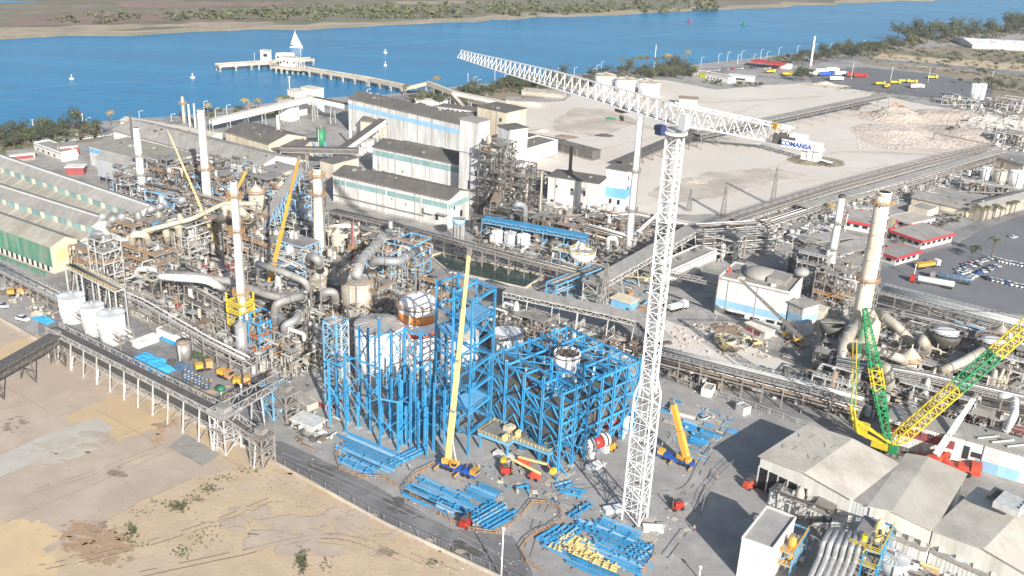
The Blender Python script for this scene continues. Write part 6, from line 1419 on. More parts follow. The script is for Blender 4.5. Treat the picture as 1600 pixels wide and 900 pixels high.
# ================================================================== PROCESS UNITS
def unit(label, px, py, w_, d_, h, seed, m='steel_grey', rail='rail_orange', dense=1.0, pal=('duct_grey', 'galv', 'stain_grey', 'steel_pale', 'duct_cream', 'rust', 'white_paint'), deck='steel_grey', nl=None):
    r = random.Random(seed); c = V(px, py); T = Thing('process_unit', label, 'process unit', c)
    P = lambda s, t, z: c+UA*s+UB*t+Vector((0, 0, z))
    nx, ny = max(1, round(w_/4.5)), max(1, round(d_/4.5)); nl = nl or max(1, round(h/4.5)); mb = MB()
    xs = [-w_/2+w_*i/nx for i in range(nx+1)]; ys = [-d_/2+d_*i/ny for i in range(ny+1)]
    top = {}
    for x in xs:
        for y in ys:
            hh = h*r.choice((1, 1, .8, .6)); top[(x, y)] = hh; T.beam('column', m, P(x, y, 0), P(x, y, hh), .36)
    for l in range(1, nl+1):
        z = h*l/nl
        for y in (ys[0], ys[-1]): T.beam('beam', m, P(xs[0], y, z), P(xs[-1], y, z), .32, .4)
        for x in (xs[0], xs[-1]): T.beam('beam', m, P(x, ys[0], z-.05), P(x, ys[-1], z-.05), .32, .4)
        for i in range(nx):
            for j in range(ny):
                if r.random() < .42*dense: T.box('deck', deck, P((xs[i]+xs[i+1])/2, (ys[j]+ys[j+1])/2, z+.2), (w_/nx-.1, d_/ny-.1, .12), AX)
            if r.random() < .6: T.beam('brace', m, P(xs[i], ys[0], z-h/nl), P(xs[i+1], ys[0], z), .18)
        for j in range(ny):
            if r.random() < .6: T.beam('brace', m, P(xs[-1], ys[j], z-h/nl), P(xs[-1], ys[j+1], z), .18)
        if rail and r.random() < .75:
            for zz in (.6, 1.15): mb.beam(P(xs[0], ys[0], z+zz), P(xs[-1], ys[0], z+zz), .14); mb.beam(P(xs[-1], ys[0], z+zz), P(xs[-1], ys[-1], z+zz), .14)
            mb.beam(P(xs[0], ys[0]-.1, z+.1), P(xs[-1], ys[0]-.1, z+.1), .15, .25)
            for k in range(int(w_/1.6)): mb.beam(P(xs[0]+1.6*k, ys[0], z), P(xs[0]+1.6*k, ys[0], z+1.15), .12)
    if rail: T.mesh('railing', mb.vf(), rail, kind='stuff')
    for k in range(int(w_*d_/16*dense)):
        x, y = r.uniform(-.5, .5)*w_*.9, r.uniform(-.5, .5)*d_*.9; z0 = h*r.choice(range(nl))/nl; mm = r.choice(pal); q = r.random(); rr = r.uniform(.6, 1.6)
        if q < .3: T.mesh('vessel', lathe(P(x, y, z0), [(rr*.3, 0), (rr, rr*.8), (rr, rr*.8+r.uniform(2, 6)), (rr*.6, rr*1.4+5), (.2, rr*1.8+5)], 12), mm, True)
        elif q < .5:
            a = P(x-2.2, y, z0+1.4); T.cyl('drum', mm, a, a+UA*r.uniform(3, 5), rr*.8, 12)
        elif q < .85:
            L1 = r.uniform(3, 8); zz = z0+r.uniform(1.5, 5); d0 = UA if r.random() < .5 else UB; sg = r.choice((-1, 1))
            T.mesh('pipe', tube([P(x, y, max(0, zz-r.uniform(2, 6))), P(x, y, zz), P(x, y, zz)+d0*(sg*L1), P(x, y, zz-r.uniform(2, 5))+d0*(sg*L1)], r.uniform(.2, .65), 8, .9), mm, True)
        else: T.box('equipment_box', mm, P(x, y, z0+1), (r.uniform(1.2, 3), r.uniform(1, 2.5), r.uniform(1, 2.6)), AX)
    fm = MB()
    for k in range(int(w_*d_*h/55*dense)):
        x, y, z = r.uniform(-.5, .5)*w_, r.uniform(-.5, .5)*d_, r.uniform(.05, 1)*h; d0 = r.choice((UA, UB, Vector((0, 0, 1)))); l = r.uniform(1.5, 6); fm.beam(P(x, y, z)-d0*l/2 if d0.z < .5 else P(x, y, max(0, z-l)), P(x, y, z)+d0*l/2 if d0.z < .5 else P(x, y, z), r.uniform(.1, .3))
    T.mesh('small_pipework', fm.vf(), r.choice(('steel_pale', 'rust', 'galv')), kind='stuff')
    for mm in ('steel_dark', 'steel_pale', 'steel_grey'):
        fm = MB()
        for k in range(int(w_*d_*h/38*dense)):
            x, y, z = r.uniform(-.56, .56)*w_, r.uniform(-.56, .56)*d_, (r.random()**.8)*h; q = r.random(); p = P(x, y, z)
            if q < .35: fm.beam(p, p+r.choice((UA, UB))*r.uniform(.8, 3.5), r.uniform(.08, .22))
            elif q < .6: fm.beam(P(x, y, max(0, z-r.uniform(1, 3))), p, r.uniform(.08, .22))
            elif q < .8: fm.box(p, (r.uniform(.3, 1.1), r.uniform(.3, 1.1), r.uniform(.3, 1.3)), AX)
            else: fm.cyl(p, p+r.choice((UA, UB, Vector((0, 0, 1))))*r.uniform(.6, 1.8), r.uniform(.15, .5), 6)
        T.mesh('fittings', fm.vf(), mm, kind='stuff')
    if w_ >= 10:
        a = P(xs[0], ys[0]-1.2, 0); b = P(xs[-1], ys[0]-1.2, h*.6); T.beam('stair', rail or m, a, b, 1.0, .3)
    return T
U = [
 ('pipe-filled unit with orange railings beside the green shed gable', 150, 440, 14, 10, 14, dict(rail='rail_orange')),
 ('ladder tower unit with orange decks right of the green shed', 172, 458, 8, 8, 22, dict(rail='rail_orange', m='steel_pale')),
 ('old unit with cream ducts and long orange deck', 232, 430, 24, 10, 12, dict(rail='rail_orange')),
 ('unit under the row of galvanised ducts by the shed naves', 205, 385, 20, 12, 12, dict(rail='rail_orange')),
 ('unit behind the small blue sphere', 270, 395, 18, 14, 14, dict(rail='rail_orange')),
 ('white-posted open rack unit beneath the thin cream boom', 300, 408, 12, 12, 17, dict(m='steel_pale', rail=None)),
 ('unit between the thin boom and the slim ringed chimney', 348, 392, 14, 14, 16, dict(rail='rail_orange')),
 ('sand coloured unit around the slim ringed chimney', 388, 388, 12, 14, 14, dict(rail='rail_orange', m='rust')),
 ('blue-grey louvred unit behind the stout chimney', 262, 330, 20, 8, 9, dict(m='pale_blue', rail=None, deck='pale_blue')),
 ('steel unit with white stair behind the filter house', 205, 300, 8, 12, 14, dict(m='steel_grey', rail=None)),
 ('shaded steel unit between the two white chimneys', 270, 300, 16, 14, 16, dict(m='steel_grey', rail='rail_orange')),
 ('dark unit on the roof edge of the widest shed', 330, 285, 16, 12, 12, dict(m='steel_dark', rail=None)),
 ('rusty unit right of the grey-white chimney', 352, 318, 14, 12, 14, dict(m='steel_grey', rail='rail_orange')),
 ('pale pipe heap unit before the cream block', 412, 312, 18, 12, 13, dict(m='steel_grey', rail=None)),
 ('dark lattice unit behind the cream ringed chimney', 478, 325, 12, 14, 16, dict(m='steel_dark', rail=None)),
 ('blue braced unit left of the cream ringed chimney', 455, 350, 16, 10, 14, dict(m='pale_blue', rail=None)),
 ('low pipework unit under the golden boom', 420, 408, 18, 14, 10, dict(m='steel_grey', rail='rail_orange')),
 ('unit with conical hoppers right of the golden boom', 468, 420, 14, 10, 12, dict(m='pale_blue', rail=None)),
 ('blue and orange unit beside the pointed hood vessel', 452, 505, 14, 12, 14, dict(m='steel_grey', rail='rail_orange')),
 ('blue stair unit with orange railing by the yellow frame', 410, 560, 9, 10, 15, dict(m='steel_blue', rail='safety_orange')),
 ('unit with dusty ducts below the square-shouldered duct', 440, 560, 14, 10, 12, dict(m='steel_grey', rail='rail_orange')),
 ('unit hugging the tall stained vessel on its pool side', 585, 500, 10, 12, 14, dict(m='steel_grey', rail='rail_orange')),
 ('blue-grey framed unit with orange decks by the silver sweeping duct', 605, 448, 12, 10, 16, dict(m='pale_blue', rail='rail_orange')),
 ('blue framed stair unit carrying the silver sweeping duct', 645, 440, 10, 10, 18, dict(m='sky_blue_paint', rail='rail_orange')),
 ('low debris-strewn unit behind the silver sweeping duct', 625, 395, 20, 12, 7, dict(m='steel_dark', rail='rail_orange')),
 ('small lattice unit next to the round thickener', 570, 388, 14, 10, 8, dict(m='steel_dark', rail=None)),
 ('unit between the banded tank and the pool', 690, 470, 10, 14, 10, dict(m='steel_grey', rail='rail_orange')),
 ('dark sooty process tower beside the concrete tower', 775, 330, 12, 14, 34, dict(m='steel_dark', rail=None, nl=8, dense=1.4, pal=('steel_dark', 'stain_grey', 'duct_grey', 'rust'))),
 ('lower dark process tower right of the sooty one', 810, 325, 10, 14, 22, dict(m='steel_dark', rail=None, dense=1.3, pal=('steel_dark', 'stain_grey', 'rust'))),
 ('sooty unit with sheds behind the dark process towers', 830, 300, 14, 16, 10, dict(m='steel_dark', rail=None, pal=('steel_dark', 'stain_grey', 'rust'))),
 ('brown dusty plant below the pale workshop', 870, 372, 22, 12, 9, dict(m='rust', rail=None, pal=('rust', 'steel_dark', 'duct_cream'))),
 ('rust stained unit beside the tall white chimney', 942, 372, 16, 14, 10, dict(m='rust', rail=None, pal=('rust', 'steel_dark', 'duct_grey'))),
 ('unit beneath the yellow-railed cone hopper', 888, 418, 12, 8, 8, dict(m='pale_blue', rail='boom_cream')),
 ('yard-side unit with orange rails behind the inclined conveyor', 985, 432, 22, 8, 6, dict(m='steel_grey', rail='boom_cream')),
 ('steel unit at the foot of the pipe rack junction', 1130, 400, 14, 14, 10, dict(m='steel_pale', rail=None)),
 ('pipework unit behind the white and blue building', 1270, 450, 12, 14, 16, dict(m='steel_grey', rail='steel_pale')),
 ('rusty red pipework unit with dish vessel', 1250, 425, 8, 10, 14, dict(m='rust', rail=None)),
 ('unit wrapped round the foot of the pale tapered chimney', 1298, 470, 12, 12, 13, dict(m='steel_grey', rail='rail_orange')),
 ('pipework unit between the two right-hand chimneys', 1320, 450, 14, 10, 9, dict(m='steel_grey', rail=None)),
 ('unit below the straked chimney, behind the stay ropes', 1308, 580, 14, 14, 8, dict(m='steel_dark', rail='steel_pale')),
 ('pipework unit beside the dense road-side rack', 1300, 625, 12, 10, 9, dict(m='steel_pale', rail='steel_pale')),
 ('dusty plant under the first round basin', 1440, 590, 18, 14, 8, dict(m='duct_cream', rail='steel_pale', pal=('duct_cream', 'stain_grey', 'duct_grey'))),
 ('dusty plant under the second round basin', 1520, 610, 18, 14, 9, dict(m='duct_cream', rail='steel_pale', pal=('duct_cream', 'stain_grey', 'duct_grey'))),
 ('pipework at the right edge behind the yellow boom', 1585, 600, 14, 18, 12, dict(m='steel_pale', rail='steel_pale')),
 ('dark machinery yard between the crawler masts', 1400, 620, 20, 12, 5, dict(m='steel_dark', rail=None)),
 ('pipework unit beside the red-walled shed', 1460, 640, 22, 8, 8, dict(m='steel_pale', rail='steel_pale')),
 ('process plant behind the far right sheds', 1580, 225, 20, 14, 8, dict(m='steel_pale', rail=None)),
 ('small open plant next to the two white cylinder silos', 1500, 165, 26, 10, 6, dict(m='steel_pale', rail=None)),
 ('far right plant with silos by the lot', 1575, 172, 18, 12, 10, dict(m='steel_pale', rail=None)),
 ('open steel plant under the tan process house', 1540, 302, 26, 8, 6, dict(m='steel_grey', rail='steel_pale')),
 ('blue framed yellow pipe rack unit at the bottom edge', 1352, 884, 7, 13, 9, dict(m='steel_blue', rail='crane_yellow', pal=('boom_cream', 'galv', 'crane_yellow'))),
 ('yellow stair unit against the pale box building', 1232, 880, 4, 12, 7, dict(m='sky_blue_paint', rail='boom_orange', pal=('boom_orange', 'galv'))),
 ('rust-spotted pipework in front of the third hall bay', 1560, 890, 16, 8, 6, dict(m='steel_pale', rail='rail_orange')),
 ('dark steel unit between the pale box building and the hall', 1262, 800, 14, 10, 6, dict(m='steel_dark', rail=None)),
 ('service steelwork beside the covered pipe bridge', 760, 520, 14, 12, 8, dict(m='steel_dark', rail=None)),
 ('lattice steelwork between boiler frame and pipe bridge', 820, 515, 20, 8, 7, dict(m='steel_grey', rail=None)),
]
for k, (lb, px, py, w_, d_, h, kw) in enumerate(U): unit(lb, px, py, w_, d_, h, 100+k, **kw)

def clutter(name, poly, n, zmax, seed, mats=('steel_pale', 'steel_mid', 'steel_mid', 'rust', 'stain_grey', 'duct_cream', 'steel_pale', 'duct_grey'), big=1.0, low=1.6):
    r = random.Random(seed); xs = [p[0] for p in poly]; ys = [p[1] for p in poly]; MM = [MB() for _ in mats]; k = 0
    while k < n:
        x, y = r.uniform(min(xs), max(xs)), r.uniform(min(ys), max(ys))
        if not inpoly(poly, x, y): continue
        k += 1; p = V(x, y); z = zmax*r.random()**low; q = r.random(); m = r.choice(MM); d = r.choice((UA, UA, UB)); U_ = Vector((0, 0, z))
        if q < .34: m.cyl(p+U_, p+U_+d*r.uniform(1, 6)*big, r.uniform(.12, .4)*big, 6)
        elif q < .52: m.beam(p, p+U_+Vector((0, 0, .5)), r.uniform(.12, .28)); m.beam(p+U_, p+U_+d*r.uniform(1, 4), .2)
        elif q < .72: m.box(p+U_+Vector((0, 0, .4)), (r.uniform(.4, 1.6)*big, r.uniform(.4, 1.6)*big, r.uniform(.4, 1.4)*big), AX)
        elif q < .80: m.cyl(p+Vector((0, 0, max(0, z-2))), p+U_+Vector((0, 0, 1)), r.uniform(.4, 1.1)*big, 8)
        elif q < .9: m.box(p+U_, (r.uniform(2, 4), r.uniform(1.5, 3), .15), AX); m.beam(p+U_-UA*1.5+Vector((0, 0, 1)), p+U_+UA*1.5+Vector((0, 0, 1)), .1); m.beam(p, p+U_, .25)
        else: m.beam(p+U_, p+U_+d*2+Vector((0, 0, r.choice((-2, 2)) if z > 3 else 2)), .16)
    for m, mm in zip(MM, mats): tagged(name, m.vf(), mm, kind='stuff')
CP = [(140, 445), (190, 385), (250, 330), (330, 300), (480, 330), (520, 372), (640, 385), (675, 430), (660, 500), (560, 560), (470, 600), (410, 595), (300, 540), (200, 495)]
clutter('pipe_clutter', CP, 4400, 11, 1); clutter('pipe_clutter', [(1240, 435), (1350, 430), (1370, 500), (1600, 565), (1600, 640), (1400, 650), (1290, 620), (1270, 560), (1300, 510)], 2000, 6, 2)
clutter('pipe_clutter', [(740, 370), (790, 290), (830, 300), (1000, 350), (1090, 390), (930, 440), (760, 400)], 1500, 6, 3, ('stain_grey', 'rust', 'steel_mid', 'steel_pale', 'duct_grey')); clutter('pipe_clutter', [(1090, 360), (1240, 330), (1420, 290), (1540, 250), (1560, 270), (1400, 320), (1240, 385), (1090, 410)], 1500, 5, 4, ('steel_mid', 'steel_grey', 'steel_pale', 'galv', 'white_paint'))
clutter('pipe_clutter', [(200, 290), (160, 305), (215, 320), (330, 335), (420, 330), (480, 290), (400, 275), (300, 270)], 1300, 12, 5, ('steel_dark', 'steel_grey', 'steel_pale', 'rust', 'pale_blue')); clutter('pipe_clutter', [(770, 500), (1000, 540), (1000, 560), (760, 560)], 700, 5, 6, ('steel_dark', 'steel_grey', 'steel_pale', 'rust'))
clutter('pipe_clutter', [(1040, 600), (1180, 615), (1320, 655), (1600, 700), (1600, 670), (1250, 600), (1040, 575)], 900, 5, 7, ('steel_dark', 'steel_grey', 'steel_pale', 'rust')); clutter('pipe_clutter', [(1480, 150), (1600, 160), (1600, 240), (1560, 235), (1490, 180)], 500, 6, 8, ('steel_dark', 'steel_grey', 'steel_pale', 'white_paint'))
clutter('yard_goods', [(1340, 850), (1600, 900), (1600, 1000), (1340, 1000)], 300, 3, 9, ('steel_dark', 'steel_pale', 'boom_cream', 'galv', 'white_paint', 'rail_orange')); clutter('yard_goods', [(1120, 480), (1230, 535), (1230, 560), (1120, 560), (1080, 520)], 50, 1.2, 10, ('rust', 'steel_mid', 'gypsum_rubble', 'steel_pale'), .6)
clutter('yard_goods', [(600, 380), (760, 398), (860, 432), (930, 445), (900, 460), (690, 440)], 500, 3, 11, ('rust', 'steel_dark', 'steel_pale', 'sky_blue_paint')) if False else None
clutter('yard_goods', [(0, 440), (120, 480), (100, 505), (0, 470)], 110, 1.5, 12, ('rust', 'steel_mid', 'steel_pale', 'duct_cream'), .8); clutter('yard_goods', [(690, 720), (820, 735), (900, 760), (900, 800), (800, 770)], 44, .4, 13, ('steel_mid', 'steel_blue', 'stain_grey'), .5)
clutter('yard_goods', [(1040, 620), (1130, 640), (1150, 670), (1100, 720), (1040, 700)], 70, .4, 14, ('steel_blue', 'sky_blue_paint', 'beige_concrete'), .6); clutter('yard_goods', [(850, 420), (1000, 440), (1060, 480), (1010, 500), (840, 480)], 110, 1.5, 15, ('steel_dark', 'rail_orange', 'white_paint', 'steel_grey', 'sky_blue_paint'))
clutter('roof_fittings', [(430, 640), (520, 650), (520, 690), (470, 700)], 60, 1.5, 16, ('steel_dark', 'steel_pale', 'rust', 'white_paint'))
# ================================================================== SMALL BUILDINGS IN THE PLANT
def small(label, c1, c2, base, D_, wall, roof='grey_roof', **k): return bldg('control_house', label, 'building', c1, c2, base, D_, wall=wall, roof=roof, rt=k.pop('rt', 'flat'), parapet=.4, **k)
small('brick-red control room with pale roof beside the white walled yard', (209, 462), (252, 484), (252, 497), 8, 'brick_red', wins=[(.2+.1*i, 2, .8, .8, 'white_paint') for i in range(4)])
small('white walled court with ducts inside behind the brick-red control room', (226, 450), (266, 474), (266, 488), 16, 'white_paint', roof='steel_dark', rt='slab')
small('pale block with bright blue lower wall in front of the racks', (244, 514), (272, 526), (272, 540), 10, 'white_paint', wins=((.5, 3.0, 12, 2.4, 'tarp_blue'),))
small('brick-red room under the leaning thin boom', (313, 415), (348, 420), (348, 436), 10, 'brick_red', wins=((.3, 2, 1, 1), (.7, 2, 1, 1)))
small('white and brick-red room left of the golden boom', (388, 462), (424, 480), (424, 498), 12, 'white_paint', wins=((.8, 2.4, 5, 3, 'brick_red'),))
small('brick-red and white room right of the golden boom', (424, 478), (466, 450), (466, 464), 8, 'white_paint', wins=((.6, 2.4, 8, 3, 'brick_red'),))
small('grey roofed canteen block beside the column field', (442, 602), (486, 622), (486, 630), 9, 'white_paint', rt='slab')
small('low grey shed behind the canteen block', (462, 590), (500, 606), (500, 612), 9, 'white_paint', rt='slab')
small('brick-red changing block touching the column field', (478, 615), (512, 632), (512, 642), 7, 'brick_red', rt='slab')
small('long salmon walled yard block by the transfer towers', (430, 606), (480, 636), (480, 644), 4, 'beige_concrete')
small('small shed with blue edge by the blue-legged transfer tower', (455, 655), (490, 668), (490, 678), 5, 'steel_pale', rt='slab', roof='steel_pale')
small('white portable office on the dark yard by the silos', (215, 538), (248, 526), (248, 534), 3.2, 'white_paint', rt='slab', roof='white_paint')
small('red and white striped rest room in front of the white and blue building', (1166, 505), (1196, 520), (1196, 530), 5, 'white_paint', rt='slab', roof='light_roof', wins=((.2, 2.2, 3, 2.6, 'brick_red'), (.6, 2.2, 3, 2.6, 'brick_red')))
small('low white switch room along the pipe rack by the mast', (1048, 640), (1085, 650), (1085, 656), 4, 'white_paint', rt='slab')
small('pale concrete box in the yard right of the golden crane', (1096, 608), (1112, 612), (1112, 622), 5, 'white_paint')
small('small white box near the shaded road edge', (1150, 632), (1162, 640), (1162, 650), 3, 'white_paint')
small('white oblong skid at the pylon foot', (928, 480), (950, 488), (950, 496), 4, 'cream_wall')
small('blue and white container block near the mast', (955, 466), (985, 475), (985, 486), 6, 'sky_blue_paint', rt='slab', roof='cream_wall')
small('white chest-like plant room beside the dense rack', (1052, 415), (1066, 420), (1066, 430), 5, 'white_paint')
small('grey house behind the brown dusty plant', (770, 352), (800, 356), (800, 366), 10, 'beige_concrete', rt='slab', roof='dark_roof')
small('dark sooty shed beside the concrete tower foot', (800, 320), (828, 326), (828, 338), 12, 'steel_dark', rt='slab', roof='dark_roof')
small('black long shed along the gypsum lot edge', (872, 224), (925, 238), (925, 252), 8, 'steel_dark', rt='slab', roof='dark_roof')
small('long grey annex shed behind the white gallery building', (800, 214), (868, 226), (868, 236), 14, 'steel_dark', rt='slab', roof='dark_roof')
small('beige plant house near the dusty ducts', (1398, 592), (1424, 598), (1424, 610), 7, 'beige_concrete')
small('low pale roofed hall by the truck-lot racks', (1490, 510), (1570, 530), (1570, 545), 10, 'white_paint', rt='slab', roof='pale_blue')
small('grey roofed store below the straked chimney', (1340, 500), (1385, 510), (1385, 522), 14, 'beige_concrete', rt='slab')
small('white walled store right of the filter building annex', (1285, 500), (1332, 512), (1332, 524), 12, 'white_paint', rt='slab')
small('pale flat block by the far right sheds', (1420, 322), (1450, 330), (1450, 340), 12, 'cream_wall')
small('white mobile office on the gypsum yard edge', (1118, 468), (1136, 474), (1136, 482), 4, 'galv_tank', rt='slab')
# ================================================================== VEGETATION
def crown_mesh(seed, m, n=420, rx=3.2, rz=2.6, leaf=.62, lumps=7):
    r = random.Random(seed); C = [(Vector((r.gauss(0, rx*.45), r.gauss(0, rx*.45), r.gauss(0, rz*.35))), r.uniform(.35, .65)) for _ in range(lumps)]
    v = []; f = []
    for i in range(n):
        c, k = r.choice(C); d = Vector((r.gauss(0, 1), r.gauss(0, 1), r.gauss(0, 1))).normalized()*r.uniform(.6, 1.05)
        p = c+Vector((d.x*rx*k, d.y*rx*k, d.z*rz*k)); a = Vector((r.gauss(0, 1), r.gauss(0, 1), r.gauss(0, .7))).normalized(); b = a.cross(d).normalized()
        s = leaf*r.uniform(.6, 1.3); n0 = len(v); v += [p-a*s*.5, p+b*s*.5, p+a*s*.5, p-b*s*.5+d*s*.25]; f.append((n0, n0+1, n0+2, n0+3))
    return new_mesh('crown', v, f, m)
def trunk_mesh(h, r0, seed):
    r = random.Random(seed); mb = MB(); mb.cyl((0, 0, 0), (0, 0, h), r0, 7, r0*.6)
    for k in range(4):
        a = k*PI/2+r.random(); mb.cyl((0, 0, h*r.uniform(.6, .95)), (math.cos(a)*1.5, math.sin(a)*1.5, h+r.uniform(.6, 1.6)), r0*.45, 5, r0*.15)
    return new_mesh('trunk', *mb.vf(), 'bark')
TREES = [(crown_mesh(1, 'leaf_dark'), trunk_mesh(3.4, .28, 1), 5.0), (crown_mesh(2, 'leaf_olive', rx=3.6, rz=3.4), trunk_mesh(4.2, .3, 2), 6.0), (crown_mesh(3, 'leaf_light', n=300, rx=2.6, rz=1.9), trunk_mesh(1.8, .2, 3), 3.0), (crown_mesh(4, 'leaf_dark', n=560, rx=4.4, rz=4.2, lumps=11), trunk_mesh(5, .4, 4), 7.5)]
def tree(px, py, kind, s, label, group=None, name='tree', cat='tree'):
    cm, tm, hz = TREES[kind]; p = V(px, py); T = Thing(name, label, cat, p, group); R_ = Matrix.Rotation(random.random()*6.28, 4, 'Z')
    sx = s*random.uniform(.85, 1.15); T.put('trunk', tm, Matrix.Translation(p) @ Matrix.Diagonal((s, s, s, 1))); T.put('crown', cm, Matrix.Translation(p+Vector((0, 0, hz*s))) @ R_ @ Matrix.Diagonal((sx, s, s, 1)))
def palm_meshes(seed, m):
    r = random.Random(seed); v = []; f = []
    for k in range(20):
        a = k*2*PI/20+r.uniform(-.15, .15); d = Vector((math.cos(a), math.sin(a), 0)); s = Vector((-d.y, d.x, 0)); el = r.uniform(-.3, 1.1); prev = None
        for j in range(6):
            t = j/5; p = d*(2.5*t*math.cos(el*(1-t*.3)))+Vector((0, 0, 1.6*t*math.sin(el)-1.5*t*t)); w_ = .30*(1-abs(t-.45)*1.3)+.04
            v += [p-s*w_-Vector((0, 0, .15)), p, p+s*w_-Vector((0, 0, .15))]; n = len(v)
            if prev is not None: f += [(prev, prev+1, n-2, n-3), (prev+1, prev+2, n-1, n-2)]
            prev = n-3
    return new_mesh('fronds', v, f, m)
PF = [palm_meshes(5, 'leaf_light'), palm_meshes(6, 'leaf_olive'), palm_meshes(7, 'palm_dry')]
PT = new_mesh('palm_trunk', *(lambda m: (m.cyl((0, 0, 0), (.15, 0, 4), .3, 8, .24), m.cyl((.15, 0, 4), (.1, .1, 8), .24, 8, .2), m.vf())[-1])(MB()), 'bark')
PS = new_mesh('dry_skirt', *(lambda m: (m.cyl((.1, .1, 6.3), (.1, .1, 8.1), .35, 9, .8), m.vf())[-1])(MB()), 'palm_dry')
def palm(px, py, s, k, label, group='palms along the shore road'):
    p = V(px, py); T = Thing('palm_tree', label, 'palm tree', p, group); M = Matrix.Translation(p) @ Matrix.Diagonal((s, s, s, 1))
    T.put('trunk', PT, M); T.put('dry_skirt', PS, M); T.put('crown', PF[k], Matrix.Translation(p+Vector((.1*s, .1*s, 8*s))) @ Matrix.Rotation(px, 4, 'Z') @ Matrix.Diagonal((s*1.1, s*1.1, s*1.1, 1)))
def ordi(k): k += 1; return str(k)+('th' if 10 < k % 100 < 14 else {1: 'st', 2: 'nd', 3: 'rd'}.get(k % 10, 'th'))
random.seed(5)
G1 = 'trees of the shore belt'
def belt(poly_pts, n, kinds, smin, smax, label, group, seed):
    r = random.Random(seed); xs = [p[0] for p in poly_pts]; ys = [p[1] for p in poly_pts]
    def inside(x, y):
        c = False; j = len(poly_pts)-1
        for i in range(len(poly_pts)):
            xi, yi = poly_pts[i]; xj, yj = poly_pts[j]
            if (yi > y) != (yj > y) and x < (xj-xi)*(y-yi)/(yj-yi)+xi: c = not c
            j = i
        return c
    pts = []
    while len(pts) < n:
        x, y = r.uniform(min(xs), max(xs)), r.uniform(min(ys), max(ys))
        if inside(x, y): pts.append((x, y))
    pts.sort()
    for k, (x, y) in enumerate(pts): tree(x, y, r.choice(kinds), r.uniform(smin, smax), label+', '+ordi(k)+' from the left', group)
belt([(0, 214), (60, 206), (130, 198), (175, 202), (160, 218), (120, 214), (60, 226), (0, 240)], 44, (0, 1, 0, 3), .7, 1.3, 'dark bushy tree among the parked cars at the far left riverside', 'far left riverside trees', 1)
belt([(640, 158), (700, 146), (760, 138), (800, 132), (860, 128), (840, 140), (790, 150), (740, 152), (690, 168), (650, 170)], 46, (0, 1, 2, 0), .7, 1.2, 'tree in the shore belt beside the jetty conveyor', 'jetty conveyor trees', 2)
belt([(800, 132), (900, 122), (960, 117), (1050, 108), (1090, 105), (1090, 122), (1050, 126), (970, 120), (880, 128), (800, 142)], 52, (0, 1, 3, 0), .8, 1.3, 'dark tree in the shore belt behind the white lot-edge tanks', 'shore trees behind the lot tanks', 3)
belt([(1085, 126), (1130, 132), (1180, 134), (1200, 138), (1130, 136)], 12, (0, 2), .5, .8, 'low shrub along the front of the lime-bayed office', 'office front shrubs', 4)
belt([(1228, 92), (1300, 84), (1300, 98), (1240, 104)], 16, (0, 3), .8, 1.2, 'dark tree around the leaning white mast', 'mast trees', 5)
belt([(1236, 118), (1270, 118), (1268, 130), (1240, 130)], 6, (3, 0), 1.0, 1.3, 'large dark tree in front of the lorry trailers', 'lorry park trees', 6)
belt([(1300, 84), (1400, 70), (1410, 82), (1350, 90), (1300, 92)], 40, (0, 1, 3), .9, 1.4, 'scrubby tree along the shore road near the lorry park', 'lorry park shore trees', 7)
belt([(1400, 62), (1480, 52), (1600, 40), (1640, 44), (1640, 52), (1560, 58), (1520, 64), (1460, 72), (1410, 76)], 60, (3, 3, 1, 0), 1.4, 2.3, 'tall grey-green eucalyptus in the grove at the upper right', 'upper right eucalyptus grove', 8)
belt([(1380, 84), (1600, 84), (1640, 110), (1540, 120), (1440, 104)], 34, (0, 1), .5, .9, 'lone shrub on the sandy scrub beyond the lorry park', 'scrubland shrubs', 9)
belt([(1480, 126), (1600, 134), (1600, 148), (1550, 145)], 12, (0, 1), .7, 1.1, 'shrub behind the two cylinder silos', 'silo shrubs', 10)
belt([(1380, 348), (1400, 344), (1450, 366), (1420, 392), (1400, 385)], 14, (2, 0), .4, .8, 'small tree between the red-edged offices', 'office garden trees', 11)
belt([(1440, 350), (1520, 320), (1540, 328), (1470, 362)], 26, (2, 0), .25, .42, 'low clipped shrub in the planted beds', 'planted bed shrubs', 12)
belt([(300, 180), (420, 165), (420, 172), (310, 190)], 10, (0, 2), .4, .7, 'small shrub on the riverside verge', 'verge shrubs', 13)
mb_ = [[], []]; rb = random.Random(77)
def bushes(poly, n, s0, s1):
    k = 0
    while k < n:
        x, y = rb.uniform(min(q[0] for q in poly), max(q[0] for q in poly)), rb.uniform(min(q[1] for q in poly), max(q[1] for q in poly))
        if not inpoly(poly, x, y): continue
        k += 1; p = V(x, y); s_ = rb.uniform(s0, s1)
        for q in range(14):
            c = p+Vector((rb.gauss(0, s_*.5), rb.gauss(0, s_*.5), abs(rb.gauss(s_*.3, s_*.25)))); n0 = len(mb_[0])
            for t in range(4): mb_[0].append(c+Vector((rb.gauss(0, s_*.25), rb.gauss(0, s_*.25), rb.gauss(0, s_*.2))))
            mb_[1].append((n0, n0+1, n0+2)); mb_[1].append((n0, n0+2, n0+3)); mb_[1].append((n0+1, n0+2, n0+3))
bushes([(800, 130), (960, 116), (1090, 104), (1090, 118), (960, 124), (880, 134), (800, 146)], 330, 1.2, 2.6); bushes([(640, 156), (800, 132), (800, 144), (700, 166), (650, 168)], 260, 1, 2.2); bushes([(0, 216), (150, 198), (178, 204), (150, 214), (0, 240)], 200, 1, 2)
